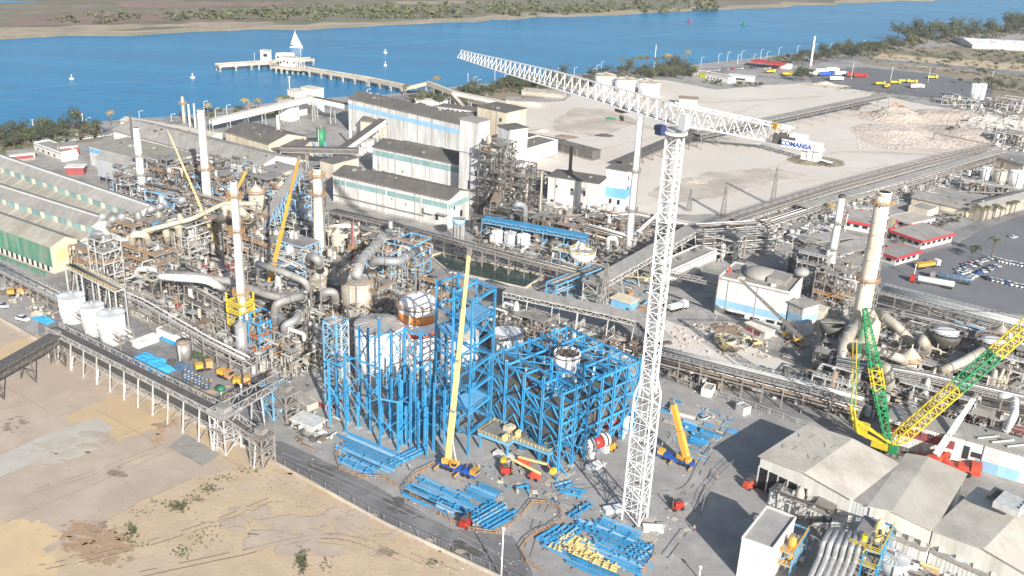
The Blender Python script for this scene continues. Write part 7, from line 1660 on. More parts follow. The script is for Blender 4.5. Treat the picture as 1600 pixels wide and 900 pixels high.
bushes([(1200, 90), (1400, 66), (1420, 80), (1330, 92), (1200, 102)], 300, 1, 2.6); bushes([(1330, 84), (1600, 62), (1640, 110), (1600, 128), (1400, 106)], 330, .8, 2.4); bushes([(1400, 62), (1600, 40), (1640, 50), (1500, 66), (1410, 78)], 160, 2, 4); bushes([(1262, 136), (1300, 132), (1545, 158), (1560, 172), (1380, 152)], 120, .6, 1.4)
for _ in range(420):
    x = rb.uniform(60, 1120); y = 33-(x-100)*.022+rb.gauss(-2, 5)*(1 if x > 350 else .7); 
    if x > 300 or rb.random() < .3: 
        p = V(x, max(-6, min(y, 46-(x-100)*.03))); s_ = rb.uniform(2.5, 8)
        for q in range(16):
            c = p+Vector((rb.gauss(0, s_*.5), rb.gauss(0, s_*.5), s_*.35+rb.gauss(0, s_*.25))); n0 = len(mb_[0])
            for t in range(4): mb_[0].append(c+Vector((rb.gauss(0, s_*.3), rb.gauss(0, s_*.3), rb.gauss(0, s_*.22))))
            mb_[1].append((n0, n0+1, n0+2)); mb_[1].append((n0, n0+2, n0+3)); mb_[1].append((n0+1, n0+2, n0+3))
tagged('undergrowth', tuple(mb_), 'leaf_olive', kind='stuff')
for k, (x, y, s, c) in enumerate([(325, 184, .9, 2), (383, 178, 1.0, 2), (392, 180, .8, 2), (404, 178, 1.0, 2), (438, 180, 1.15, 2), (445, 179, 1.25, 1), (459, 178, 1.2, 1), (480, 166, .9, 1), (492, 160, .95, 2), (500, 160, .8, 2), (174, 196, .9, 2), (122, 200, 1, 2), (634, 152, .9, 1), (682, 142, 1.1, 2), (970, 112, 1.1, 1), (980, 111, 1, 1), (990, 110, 1.1, 1), (1000, 110, 1.2, 1), (1008, 110, 1.2, 1), (1024, 108, 1, 1), (1035, 106, 1, 1), (1042, 106, 1.2, 2), (1056, 104, 1, 1), (1072, 100, 1.2, 2)]):
    palm(x, y, s*1.25, c if c else 1, ('shaggy palm on the shore road verge, ' if k < 12 else 'palm standing above the shore tree belt, ')+ordi(k if k < 12 else k-12)+' along the shore', 'shore verge palms' if k < 12 else 'shore belt palms')
palm(1548, 405, 1.25, 1, 'lone green palm at the corner of the asphalt truck lot', None); palm(1294, 344, 1.1, 2, 'shaggy palm between the racks and car-park canopies', None); palm(1383, 372, 1.2, 2, 'palm pressed against the tan straked chimney', None)
for k, (x, y) in enumerate([(1520, 345), (1530, 347), (1540, 345), (1552, 342), (1560, 346), (1575, 338), (1583, 336)]): palm(x, y, .95, 1, 'palm in the row beside the long pink-walled shed, '+ordi(k)+' of the row', 'palms by the pink-walled shed')
tree(1520, 404, 0, .9, 'dark round tree beside the palm on the truck lot')
# weeds: tufts on the open sand
r_ = random.Random(9); wv = []; wf = []
def tuft(p, s):
    for k in range(7):
        a = r_.uniform(0, 6.28); d = Vector((math.cos(a), math.sin(a), 0)); e = Vector((-d.y, d.x, 0)); n = len(wv)
        wv.extend([p-e*s*.25, p+e*s*.25, p+d*s*r_.uniform(.5, 1)+Vector((0, 0, s*r_.uniform(.3, .9)))]); wf.append((n, n+1, n+2))
for cx, cy, rx, ry, n, s in [(277, 792, 14, 7, 90, .8), (300, 780, 18, 6, 60, .6), (325, 765, 12, 6, 60, .7), (347, 748, 20, 5, 50, .5), (250, 785, 18, 6, 40, .45), (220, 800, 16, 6, 30, .45), (355, 820, 30, 8, 40, .45), (320, 840, 25, 10, 50, .5), (285, 860, 16, 9, 50, .6), (205, 833, 8, 9, 60, .8), (220, 850, 14, 5, 20, .5), (472, 876, 8, 16, 110, .9), (508, 882, 14, 10, 30, .5), (675, 880, 10, 4, 30, .6), (150, 560, 14, 6, 20, .4), (390, 735, 18, 6, 40, .5), (440, 760, 30, 10, 30, .35), (480, 790, 40, 20, 30, .3), (560, 840, 50, 20, 30, .3)]:
    for _ in range(n): tuft(V(r_.gauss(cx, rx*.6), r_.gauss(cy, ry*.6)), s*r_.uniform(.3, .95))
tagged('weeds', (wv, wf), 'leaf_olive', kind='stuff')
# pebbles, lumps and dry crusts scattered on the bare ground and yards
def scatter(name, regions, m, smin, smax, seed, flat=.5):
    r = random.Random(seed); v = []; f = []
    for (x0, y0, x1, y1, n) in regions:
        for _ in range(n):
            p = V(r.uniform(x0, x1), r.uniform(y0, y1)); s = r.uniform(smin, smax)*r.choice((.6, 1, 1.4)); k = len(v); a = r.uniform(0, 6.28)
            for t in range(4): v.append(p+Vector((math.cos(a+t*1.57)*s*r.uniform(.6, 1), math.sin(a+t*1.57)*s*r.uniform(.6, 1), 0)))
            v.append(p+Vector((0, 0, s*flat))); f += [(k+t, k+(t+1) % 4, k+4) for t in range(4)]
    tagged(name, (v, f), m, kind='stuff')
scatter('stones', [(0, 600, 330, 900, 260), (200, 740, 600, 900, 320), (560, 850, 740, 900, 90)], 'scrub', .12, .32, 1)
scatter('site_litter', [(640, 740, 1100, 890, 420), (480, 660, 640, 740, 120), (1040, 610, 1200, 720, 180), (240, 520, 420, 640, 200), (820, 440, 1000, 500, 120)], 'white_paint', .12, .4, 2)
scatter('site_litter_dark', [(640, 740, 1100, 890, 260), (240, 520, 420, 640, 160), (60, 440, 220, 520, 120), (600, 380, 1100, 470, 300)], 'steel_dark', .15, .5, 3)
scatter('rust_scrap', [(250, 560, 420, 640, 80), (1120, 495, 1230, 560, 40), (840, 440, 1000, 470, 70), (600, 380, 700, 420, 60)], 'rust', .2, .8, 4)
scatter('gypsum_lumps', [(1050, 505, 1200, 560, 260), (1340, 190, 1560, 235, 700), (1370, 172, 1500, 200, 300)], 'gypsum_rubble', .3, 1.1, 5, .8)
# ================================================================== GYPSUM HEAPS
def heap(px, py, rx, ry, h, label, m='gypsum_rubble', seed=0, name='rubble_heap', n=26):
    r = random.Random(seed); c = V(px, py); v = []; f = []
    H_ = [[0]*(n+1) for _ in range(n+1)]; bumps = [(r.uniform(-.6, .6), r.uniform(-.6, .6), r.uniform(.2, .5), r.uniform(.3, 1)) for _ in range(9)]
    for i in range(n+1):
        for j in range(n+1):
            x, y = 2*i/n-1, 2*j/n-1; d = math.hypot(x, y); z = max(0, 1-d)**.7*.45+sum(k*math.exp(-((x-bx)**2+(y-by)**2)/(s*s*.5)) for bx, by, s, k in bumps)*.4
            z *= max(0, 1-d**3); z += r.uniform(-.05, .05)*(d < .9); v.append(Vector((c.x+x*rx+r.uniform(-.3, .3), c.y+y*ry+r.uniform(-.3, .3), max(-.05, z*h)-.05)))
    for i in range(n):
        for j in range(n): a = i*(n+1)+j; f.append((a, a+n+1, a+n+2, a+1))
    return tagged(name, (v, f), m, label, 'heap')
heap(1420, 212, 42, 40, 4, 'biggest pinkish rubble heap on the gypsum lot', seed=1, n=60); heap(1510, 212, 40, 36, 4, 'rubble heap behind the goal-like steel frame', seed=2, n=50); heap(1400, 184, 34, 24, 7, 'churned heap of rubble with the orange excavator on it', seed=3, n=44)
heap(1275, 252, 20, 14, 2.6, 'low sandy heap under the crane counterweights', 'scrub', 4); heap(1485, 182, 40, 26, 5, 'sandy heap with a green machine at the far side', seed=5, n=40); heap(1560, 195, 30, 26, 6, 'far right sand heap beside the pylon', 'gypsum', 6)
heap(1085, 283, 10, 7, 1.4, 'low round spoil heap left of the pylons on the lot', 'gypsum_rubble', 7); heap(886, 214, 9, 6, 1.6, 'reddish spoil heap behind the black long shed', 'rust', 8); heap(945, 212, 8, 5, 1.4, 'dark small spoil heap on the gypsum lot', 'steel_dark', 9); heap(848, 205, 12, 6, 1.6, 'grey spoil heap at the white gallery building', 'gyp_dark', 10)
heap(1290, 134, 26, 8, 3, 'long pale bank by the lorry park fence', 'gypsum_rubble', 11); heap(1135, 515, 7, 7, 1.2, 'pinkish scrap heap at the gypsum yard corner', 'rust', 12); heap(400, 325, 10, 8, 3, 'pile of grey scrap beside the cream block', 'stain_grey', 13)
heap(955, 186, 5, 3, 1.2, 'tiny green covered heap on the gypsum lot', 'green_tank', 14)

# ================================================================== JETTY, BOATS, BUOYS
DK = 2.6
def deck(name, label, pts, w_, m='beige_concrete', pile=10, group=None):
    P = [V(x, y, DK) for x, y in pts]; T = Thing(name, label, 'pier', Vector((P[0].x, P[0].y, WZ)), group)
    for i in range(len(P)-1):
        a, b = P[i], P[i+1]; d = (b-a).normalized(); s = Vector((-d.y, d.x, 0)); L = (b-a).length
        T.mesh('deck', prism([a-s*w_/2, b-s*w_/2, b+s*w_/2, a+s*w_/2], DK-1.1, DK), m)
        for sg in (-1, 1): T.beam('parapet', 'beige_concrete', a+s*(sg*w_*.46)+Vector((0, 0, .5)), b+s*(sg*w_*.46)+Vector((0, 0, .5)), .3, .9)
        for k in range(int(L/pile)+1):
            c = a+d*min(L-1, k*pile+1)
            T.beam('pile_cap', 'beige_concrete', c-s*w_*.55-Vector((0, 0, 1.6)), c+s*w_*.55-Vector((0, 0, 1.6)), 1.4, 1.2)
            for sg in (-.42, .42): T.beam('pile', 'beige_concrete', Vector(((c+s*sg*w_).x, (c+s*sg*w_).y, WZ-2)), c+s*(sg*w_)-Vector((0, 0, 1)), 1.0)
    return T
deck('jetty', 'long loading jetty platform standing in the river', [(339, 102), (400, 98), (440, 96)], 9, pile=13); deck('jetty', 'far end platform of the jetty near the sailing boat', [(440, 95), (488, 92)], 9, pile=13)
deck('jetty', 'long piled trestle linking the jetty platform to the shore', [(412, 95), (450, 103), (520, 114), (580, 124), (645, 138)], 8, pile=12)
dk_ = V(455, 104, DK)
T = Thing('loading_house', 'pale cluttered loading house on the jetty bend', 'building', dk_)
T.box('platform', 'beige_concrete', dk_-Vector((0, 0, .6)), (26, 16, 1.4), -.3); T.box('wall', 'white_paint', dk_+Vector((-2, 0, 4)), (12, 8, 7), -.3); T.box('roof', 'light_roof', dk_+Vector((-2, 0, 7.7)), (13, 9, .4), -.3)
for k in range(5): T.box('window', 'brick_red' if k % 2 else 'glass_dark', dk_+Vector((-7+k*2.6, -4.6+.0, 4+(k % 2))), (1.3, .3, 1.6), -.3)
for k in range(6):
    for t in (-1, 1): T.beam('pile', 'beige_concrete', dk_+Vector((-11+k*4.4, t*6, -7)), dk_+Vector((-11+k*4.4, t*6, -1)), 1.1)
for k in range(4): T.beam('frame_post', 'white_paint', dk_+Vector((6+k*1.8, -4, 0)), dk_+Vector((6+k*1.8, -4, 7)), .4)
dk_ = V(416, 96, DK); T = Thing('loading_tower', 'small white tower hut on the jetty platform', 'building', dk_); T.box('wall', 'white_paint', dk_+Vector((0, 0, 4.5)), (7, 6, 9), -.2); T.box('roof', 'beige_concrete', dk_+Vector((0, 0, 9.2)), (8, 7, .4), -.2); T.box('window', 'glass_dark', dk_+Vector((.3, -3.1, 5.5)), (3.4, .3, 2.4), -.2)
dk_ = V(446, 94, DK); T = Thing('loading_hall', 'white arched hall on the jetty behind the loading house', 'building', dk_); T.box('wall', 'white_paint', dk_+Vector((0, 0, 2.5)), (15, 7, 4), .1); T.mesh('roof', tube([dk_+Vector((-7.5, -1, 3.2)), dk_+Vector((7.5, 1, 3.2))], 3.2, 12), 'white_paint', True); T.box('window', 'glass_dark', dk_+Vector((0, -4.1, 3)), (12, .2, 1.6), .1)
gallery('cream conveyor gallery leading from the jetty, first rise', (632, 149), (668, 152), 3.5, 9, w_=3.2, hh=2.4, cover='beige_concrete', side='cream_wall', bent=12)
gallery('cream conveyor gallery leading from the jetty, descending part', (668, 152), (708, 166), 9, 8, w_=3.2, hh=2.4, cover='light_roof', side='cream_wall', bent=12)
gallery('pale conveyor gallery running from the shore into the mills', (708, 166), (788, 178), 8, 6, w_=3.2, hh=2.4, cover='light_roof', side='steel_pale', bent=12)
gallery('thin conveyor descending beside the shore transfer tower', (706, 166), (728, 178), 7, 1, w_=2.5, hh=2, cover='light_roof', bent=12)
def mast_lamp(px, py, top, label, arm=True, group='street lamps by the river', name='street_lamp'):
    b = V(px, py); h = HT(b, top); T = Thing(name, label, 'lamp post', b, group); T.mesh('pole', tube([b, b+Vector((0, 0, h))], .16 if h < 16 else .3, 6, .01), 'crane_white')
    if arm: T.beam('arm', 'crane_white', b+Vector((0, 0, h)), b+Vector((1.8, .4, h+.5)), .14); T.box('lamp_head', 'crane_white', b+Vector((2.1, .4, h+.5)), (1.1, .45, .22))
    else: T.cyl('lamp_ring', 'crane_white', b+Vector((0, 0, h)), b+Vector((0, 0, h+.5)), 1.1 if h > 22 else .4, 10)
    return T
for k, (x, y, t, a) in enumerate([(54, 214, 188, 0), (58, 212, 194, 1), (131, 203, 179, 0), (136, 200, 185, 1), (218, 186, 174, 1), (268, 190, 179, 1), (320, 184, 159, 1), (337, 187, 170, 1), (355, 184, 165, 1), (409, 188, 171, 1), (480, 174, 155, 1), (574, 160, 140, 1), (731, 132, 116, 0), (740, 134, 121, 1), (746, 137, 125, 1), (773, 126, 112, 0), (788, 128, 117, 1), (872, 118, 106, 1), (897, 117, 106, 1), (925, 118, 108, 1), (932, 112, 102, 1), (939, 110, 97, 1), (973, 116, 101, 1), (1095, 102, 90, 1), (1122, 98, 85, 1), (1136, 97, 82, 1), (1152, 100, 86, 1), (1158, 93, 80, 1), (1177, 97, 86, 1), (1188, 92, 78, 1), (1198, 90, 81, 1), (1216, 88, 75, 1), (1245, 84, 72, 1), (1272, 80, 70, 1), (1297, 80, 68, 1), (1313, 80, 70, 1), (1322, 78, 65, 1), (1339, 80, 68, 1), (1347, 76, 64, 1)]):
    mast_lamp(x, y, t, 'pale street lamp on the river road, '+ordi(k)+' from the left', bool(a), 'street lamps by the river, left' if x < 600 else 'street lamps by the river, right')
for x, y, t, l in ((454, 174, 121, 'tall floodlight mast on the riverside lawn'), (1022, 106, 71, 'tall pale mast above the shore palms'), (886, 107, 70, 'thin floodlight mast near the palms') if False else (1391, 128, 105, 'lamp mast beside the yellow lorries'), (1330, 124, 98, 'lamp mast by the red trailer'), (1450, 128, 108, 'lamp mast in the middle of the lorry park'), (1549, 128, 112, 'lamp mast at the lorry park edge'), (398, 97, 84, 'lamp mast on the jetty platform'), (470, 92, 78, 'lamp mast at the far jetty end'),
                   (783, 905, 828, 'slender lamp post at the bottom edge beside the road'), (1318, 372, 337, 'curved lamp by the red-edged offices'), (1427, 436, 415, 'lamp in front of the red-cabbed tanker'), (1532, 640, 590, 'white post at the right edge racks'), (379, 640, 603, 'thin post by the green standpipe'), (1092, 905, 888, 'low lamp post at the bottom edge near the pale box building')):
    mast_lamp(x, y, t, l, False, None, 'floodlight_mast')
def buoy(px, py, m, label, s=1.0):
    p = V(px, py, WZ); T = Thing('buoy', label, 'buoy', p); T.mesh('float', lathe(p, [(1.2*s, -.3), (1.6*s, .5), (1.3*s, 1.1), (.5*s, 1.4)], 14), m, True); T.mesh('top_mark', lathe(p, [(.5*s, 1.4), (.3*s, 2.8), (.6*s, 2.9), (.1*s, 3.8)], 10), m, True)
buoy(112, 124, 'cream_sheet', 'pale buoy furthest left on the river', 1.2); buoy(301, 122, 'crane_white', 'white buoy near the left end of the jetty', 1.3); buoy(602, 83, 'crane_white', 'upper of the two white buoys in mid river', 1.3); buoy(602, 103, 'crane_white', 'lower of the two white buoys in mid river'); buoy(1077, 34, 'vehicle_red', 'red channel buoy toward the upper right', 2.2); buoy(1162, 39, 'green_tank', 'green channel buoy toward the upper right', 2.0)
p = V(463, 75, WZ); T = Thing('sailing_boat', 'white sailing boat with its sails up beyond the jetty', 'boat', p)
hv = []; N_ = 9
for i in range(N_):
    t = i/(N_-1); w_ = 1.9*math.sin(min(1, t*1.6+.25)*PI/2)*(1-t**4)+.05; x = -6+12*t
    hv += [p+Vector((x, -w_, 1.3+.5*t)), p+Vector((x, -w_*.6, .1)), p+Vector((x, w_*.6, .1)), p+Vector((x, w_, 1.3+.5*t))]
hf = [(4*i+k, 4*i+4+k, 4*i+5+k, 4*i+1+k) for i in range(N_-1) for k in range(3)]+[(4*i+3, 4*i+7, 4*i+4, 4*i) for i in range(N_-1)]+[(0, 1, 2, 3)]
T.mesh('hull', (hv, hf), 'crane_white'); T.cyl('mast', 'steel_pale', p+Vector((-.5, 0, 1)), p+Vector((-.5, 0, 16.5)), .16, 8); T.box('cabin', 'crane_white', p+Vector((-1, 0, 1.9)), (4, 1.8, .8)); T.beam('boom', 'steel_pale', p+Vector((-.5, 0, 2.8)), p+Vector((-5.5, .6, 2.8)), .15)
def sail(a, b, c, bul): 
    v = []; n = 6
    for i in range(n+1):
        for j in range(n+1-i):
            u_, w2 = i/n, j/n; q = a*(1-u_-w2)+b*u_+c*w2+Vector((0, bul*4*u_*(1-u_-w2+.0001)+bul*2*w2*(1-w2)*(u_ > 0), 0)); v.append(q)
    idx = {}; k = 0
    for i in range(n+1):
        for j in range(n+1-i): idx[(i, j)] = k; k += 1
    f = []
    for i in range(n):
        for j in range(n-i):
            f.append((idx[(i, j)], idx[(i+1, j)], idx[(i, j+1)]))
            if (i+1, j+1) in idx: f.append((idx[(i+1, j)], idx[(i+1, j+1)], idx[(i, j+1)]))
    m = len(v); v2 = v+[x+Vector((0, .05, 0)) for x in v]; return v2, f+[tuple(reversed([q+m for q in t])) for t in f]
T.mesh('main_sail', sail(p+Vector((-.6, 0, 3.2)), p+Vector((-5.3, .6, 3.0)), p+Vector((-.6, 0, 16)), .5), 'crane_white'); T.mesh('fore_sail', sail(p+Vector((5.6, 0, 2.0)), p+Vector((-.2, .4, 2.4)), p+Vector((-.4, 0, 14)), .6), 'crane_white')

# ================================================================== VEHICLES
for n_, c_ in (('car_white', (.75, .75, .74)), ('car_grey', (.22, .23, .25)), ('car_silver', (.5, .52, .54)), ('car_blue', (.04, .12, .33)), ('car_red', (.5, .02, .03)), ('car_black', (.03, .03, .035))): mat(n_, c_, .25, metal=.2, var=.03)
def car_body(m, van=False):
    L, W = (4.4, 1.8); prof = [(-2.2, .35), (-2.2, .85), (-2.05, .95), (-1.35, 1.0), (1.2, .98), (2.0, .82), (2.2, .7), (2.2, .35)] if not van else [(-2.4, .35), (-2.4, 1.0), (1.5, 1.0), (2.3, .8), (2.4, .35)]
    v = [(x, -.9, z) for x, z in prof]+[(x, .9, z) for x, z in prof]; n = len(prof)
    return new_mesh('car_body', v, [(i, (i+1) % n, (i+1) % n+n, i+n) for i in range(n)]+[tuple(reversed(range(n))), tuple(range(n, 2*n))], m)
def loft(x0, x1, w0, z0, X0, X1, w1, z1): return [(x0, -w0, z0), (x1, -w0, z0), (x1, w0, z0), (x0, w0, z0), (X0, -w1, z1), (X1, -w1, z1), (X1, w1, z1), (X0, w1, z1)]
BOXF = [(0, 3, 2, 1), (4, 5, 6, 7), (0, 1, 5, 4), (1, 2, 6, 5), (2, 3, 7, 6), (3, 0, 4, 7)]
CB = {c: car_body(c) for c in ('car_white', 'car_grey', 'car_silver', 'car_blue', 'car_red', 'car_black')}
CG = new_mesh('car_glass', loft(-1.75, 1.1, .82, .97, -1.3, .35, .66, 1.42), BOXF, 'glass_dark'); CR = {c: new_mesh('car_roof', loft(-1.3, .35, .67, 1.421, -1.15, .2, .6, 1.5), BOXF, c) for c in CB}
WH = new_mesh('wheels_disc', *(lambda m: (m.cyl((0, -.12, 0), (0, .12, 0), .33, 10), m.vf())[-1])(MB()), 'tyre')
LT = new_mesh('headlight_lens', *(lambda m: (m.box((0, 0, 0), (.08, .35, .16)), m.vf())[-1])(MB()), 'crane_white')
def car(px, py, ang, c, label, group=None, van=False, z=0):
    p = V(px, py) if not isinstance(px, Vector) else px; a = math.radians(ang); T = Thing('parked_van' if van else 'parked_car', label, 'van' if van else 'car', p, group, a); R_ = T.wm; sc_ = Matrix.Diagonal((1.15, 1.05, 1.35, 1)) if van else Matrix.Identity(4)
    T.put('body', CB[c], R_ @ sc_); T.put('glazing', CG, R_ @ sc_); T.put('roof', CR[c], R_ @ sc_)
    for x in (-1.35, 1.35):
        for y in (-.82, .82): T.put('wheel', WH, R_ @ Matrix.Translation((x, y, .33)))
    for y in (-.6, .6): T.put('headlight', LT, R_ @ Matrix.Translation((2.2 if not van else 2.5, y, .68)))
rc = random.Random(4); CC = ['car_white', 'car_white', 'car_grey', 'car_silver', 'car_blue', 'car_red', 'car_black', 'car_white', 'car_silver']
CN = {'car_white': 'white', 'car_grey': 'dark grey', 'car_silver': 'silver', 'car_blue': 'dark blue', 'car_red': 'red', 'car_black': 'black'}
def row(a, b, n, ang, desc, seed, van=0):
    r = random.Random(seed)
    for k in range(n):
        c = r.choice(CC); p = V(*a).lerp(V(*b), k/(n-1)); car(p, 0, ang+r.choice((0, 180)), c, CN[c]+' car '+desc+', '+ordi(k)+' along', desc, False)
row((1492, 434), (1512, 425), 5, 15, 'in the first short file of the asphalt truck lot', 1); row((1500, 424), (1526, 414), 7, 15, 'in the middle file of the asphalt truck lot', 2); row((1510, 416), (1550, 405), 10, 15, 'in the furthest file beside the palm', 3); row((1504, 442), (1520, 433), 6, 15, 'in the nearest file of the asphalt truck lot', 21); row((1524, 436), (1548, 424), 7, 15, 'in the isolated file behind the blue-grey tanker', 22) if False else None; row((1558, 408), (1610, 419), 10, 100, 'in the file at the right edge of the truck lot', 4)
row((1244, 380), (1296, 362), 12, 20, 'under the furthest grey canopy', 5); row((1312, 402), (1350, 386), 10, 20, 'under the nearest grey canopy', 6); row((10, 226), (170, 206), 26, 60, 'between the trees at the far left riverside', 7); row((1530, 428), (1556, 418), 7, 15, 'in the short file behind the palm of the truck lot', 23); row((1540, 436), (1600, 450), 9, 100, 'in the near file at the right of the truck lot', 24); row((100, 222), (172, 212), 14, 60, 'in the second file at the far left riverside', 8)
row((700, 156), (760, 150), 8, 30, 'parked in the trees by the jetty conveyor', 9); row((1100, 112), (1180, 106), 12, 40, 'parked behind the lime-bayed office', 10); row((1195, 108), (1240, 104), 7, 40, 'parked at the red-roofed filling station', 11); row((960, 128), (1010, 124), 6, 30, 'parked by the lot tanks', 12)
car(36, 501, -20, 'car_white', 'white van near the orange dump trucks at the left', None, True); car(4, 481, 10, 'car_silver', 'silver van cut by the left edge of the photo', None, True); car(483, 582, 20, 'car_white', 'white van behind the canteen block', None, True); car(402, 603, 60, 'car_grey', 'dark van on the plant road left of the canteen block', None, True)
car(1188, 614, -30, 'car_white', 'white van on the road beside the long pipe rack', None, True); car(1060, 478, 60, 'car_grey', 'dark grey car in the shaded yard by the mast', None); car(1583, 372, 30, 'car_white', 'white car in the shade at the right edge', None); car(1100, 655, 40, 'car_silver', 'silver car near the two pale yard boxes', None)
mat('tank_blue', (.10, .16, .24), .35, metal=.3, var=.08)
def lorry(px, py, ang, cabm, boxm, label, kind='box', L=13, group=None):
    p = V(px, py); a = math.radians(ang); T = Thing('lorry', label, 'lorry', p, group, a); M = T.wm; P = lambda x, y, z: M @ Vector((x, y, z))
    bx = lambda nm, m, c, s: T.put(nm, shape('box', m), M @ Matrix.Translation(c) @ Matrix.Diagonal((*s, 1)))
    bx('cab', cabm, (L/2-1.0, 0, 1.9), (2.1, 2.4, 2.5)); bx('windscreen', 'glass_dark', (L/2+.06, 0, 2.35), (.06, 2.1, 1.1)); bx('chassis', 'steel_dark', (-.5, 0, .95), (L-1, 1.2, .35)); bx('bumper', 'steel_grey', (L/2+.1, 0, .7), (.2, 2.3, .5))
    if kind == 'tank':
        T.cyl('tank_body', boxm, P(-L/2, 0, 2.2), P(L/2-3.0, 0, 2.2), 1.2, 18)
        for k in range(4): T.cyl('tank_band', 'steel_pale', P(-L/2+1.5+k*2.6, 0, 2.2), P(-L/2+1.62+k*2.6, 0, 2.2), 1.23, 18)
        bx('catwalk', 'steel_grey', (-1.5, 0, 3.45), (L-5, .6, .1))
    elif kind == 'box': bx('cargo_box', boxm, (-1.4, 0, 2.5), (L-2.9, 2.5, 2.8)); bx('rear_door', 'steel_pale', (-L/2-.0, 0, 2.5), (.1, 2.3, 2.5))
    else: bx('tipper_body', boxm, (-1.4, 0, 1.9), (L-3.2, 2.4, 1.4))
    for x in (-L/2+1, -L/2+2.3, -L/2+3.6, L/2-3.6, L/2-1.2):
        for y in (-1.1, 1.1): T.cyl('wheel', 'tyre', P(x, y-.2, .5), P(x, y+.2, .5), .5, 12)
lorry(1455, 446, 157, 'vehicle_red', 'crane_white', 'red-cabbed lorry with long white tank trailer', 'tank', 17); lorry(1484, 440, 157, 'steel_grey', 'tank_blue', 'grey-cabbed lorry with dark blue-grey tank trailer', 'tank', 16)
lorry(1448, 418, 25, 'crane_white', 'boom_orange', 'white lorry loaded with orange machinery near the office road', 'tip', 13); lorry(1058, 484, 35, 'crane_white', 'white_paint', 'white lorry parked in the shaded yard beside the mast', 'tip', 9)
for k, (x, y, c, b_, l) in enumerate([(1272, 118, 'crane_white', 'crane_white', 'white trailer lorry nearest the dark trees'), (1283, 114, 'crane_white', 'crane_white', 'white trailer lorry in the back row'), (1291, 119, 'deep_blue', 'deep_blue', 'blue trailer lorry in the lorry park'), (1300, 112, 'crane_white', 'crane_white', 'white trailer lorry behind the blue one'), (1313, 118, 'crane_white', 'crane_white', 'white trailer lorry between blue and red ones'), (1333, 120, 'vehicle_red', 'vehicle_red', 'red trailer lorry first of the pair'), (1344, 121, 'vehicle_red', 'vehicle_red', 'red trailer lorry second of the pair'), (1306, 126, 'crane_white', 'crane_white', 'white trailer lorry closest to the lot fence'), (1432, 138, 'crane_white', 'crane_white', 'single white lorry right of the yellow machines')]):
    lorry(x, y, 20, c, b_, l, 'box', 14)
def digger(px, py, ang, m, label, s=1.0, name='excavator'):
    p = V(px, py); a = math.radians(ang); T = Thing(name, label, 'excavator', p, None, a); M = T.wm @ Matrix.Diagonal((s, s, s, 1)); P = lambda x, y, z: M @ Vector((x, y, z))
    bx = lambda nm, mm, c, sz: T.put(nm, shape('box', mm), M @ Matrix.Translation(c) @ Matrix.Diagonal((*sz, 1)))
    for y in (-1.2, 1.2): bx('crawler_track', 'steel_dark', (0, y, .5), (4.2, .6, .95))
    bx('body', m, (-.5, 0, 1.7), (3.4, 2.6, 1.2)); bx('cab', m, (.9, .8, 2.3), (1.5, 1.0, 1.7)); bx('cab_glass', 'glass_dark', (1.0, .8, 2.6), (1.54, 1.04, .9)); bx('counterweight', 'steel_dark', (-2.3, 0, 1.7), (.5, 2.5, 1.1))
    T.beam('boom', m, P(1, -.3, 1.9), P(3.8, -.3, 4.6), .5*s); T.beam('stick', m, P(3.8, -.3, 4.6), P(6.2, -.3, 2.6), .4*s); T.beam('ram', 'steel_pale', P(1.4, -.3, 1.9), P(3.0, -.3, 3.6), .2*s); bx('bucket', 'steel_dark', (6.2, -.3, 1.9), (.9, 1.2, 1.0))
digger(1408, 174, 200, 'safety_orange', 'orange-red excavator on the rubble heap', 1.5); digger(1485, 207, 30, 'steel_dark', 'dark excavator in front of the goal-like frame', 1.3); digger(1132, 548, 120, 'boom_cream', 'yellow excavator on the gypsum yard beside the big drum', 1.0); digger(1180, 540, 200, 'boom_cream', 'second yellow excavator in front of the filter building', .9)
digger(1337, 172, 160, 'steel_dark', 'dark machine at the end of the lot conveyor', 1.2)
for k, (x, y, a, l) in enumerate([(1374, 133, 20, 'yellow dump truck first in the lorry park'), (1386, 137, 60, 'yellow loader nearest the lot fence'), (1398, 131, 10, 'yellow dump truck behind the loader'), (1412, 129, 0, 'yellow dump truck in the back row'), (1424, 130, 10, 'yellow dump truck at the end of the back row'), (1456, 123, 10, 'yellow dump truck standing apart by the shrubs'), (1203, 114, 30, 'yellow machine by the red-roofed filling station'), (1229, 118, 20, 'yellow lorry near the large dark trees')]): lorry(x, y, a, 'crane_yellow', 'crane_yellow', l, 'tip', 10)
for k, (x, y, a, l) in enumerate([(25, 462, 20, 'orange dump truck by the left edge pipe rack'), (52, 460, 30, 'orange tipper beside the other orange dump truck'), (318, 578, 30, 'orange skip loader by the blue tarpaulins'), (352, 590, -30, 'orange tipper beside the low shade wall'), (378, 602, 10, 'orange loader near the green standpipe')]): lorry(x, y, a, 'rail_orange', 'boom_orange', l, 'tip', 5.5)
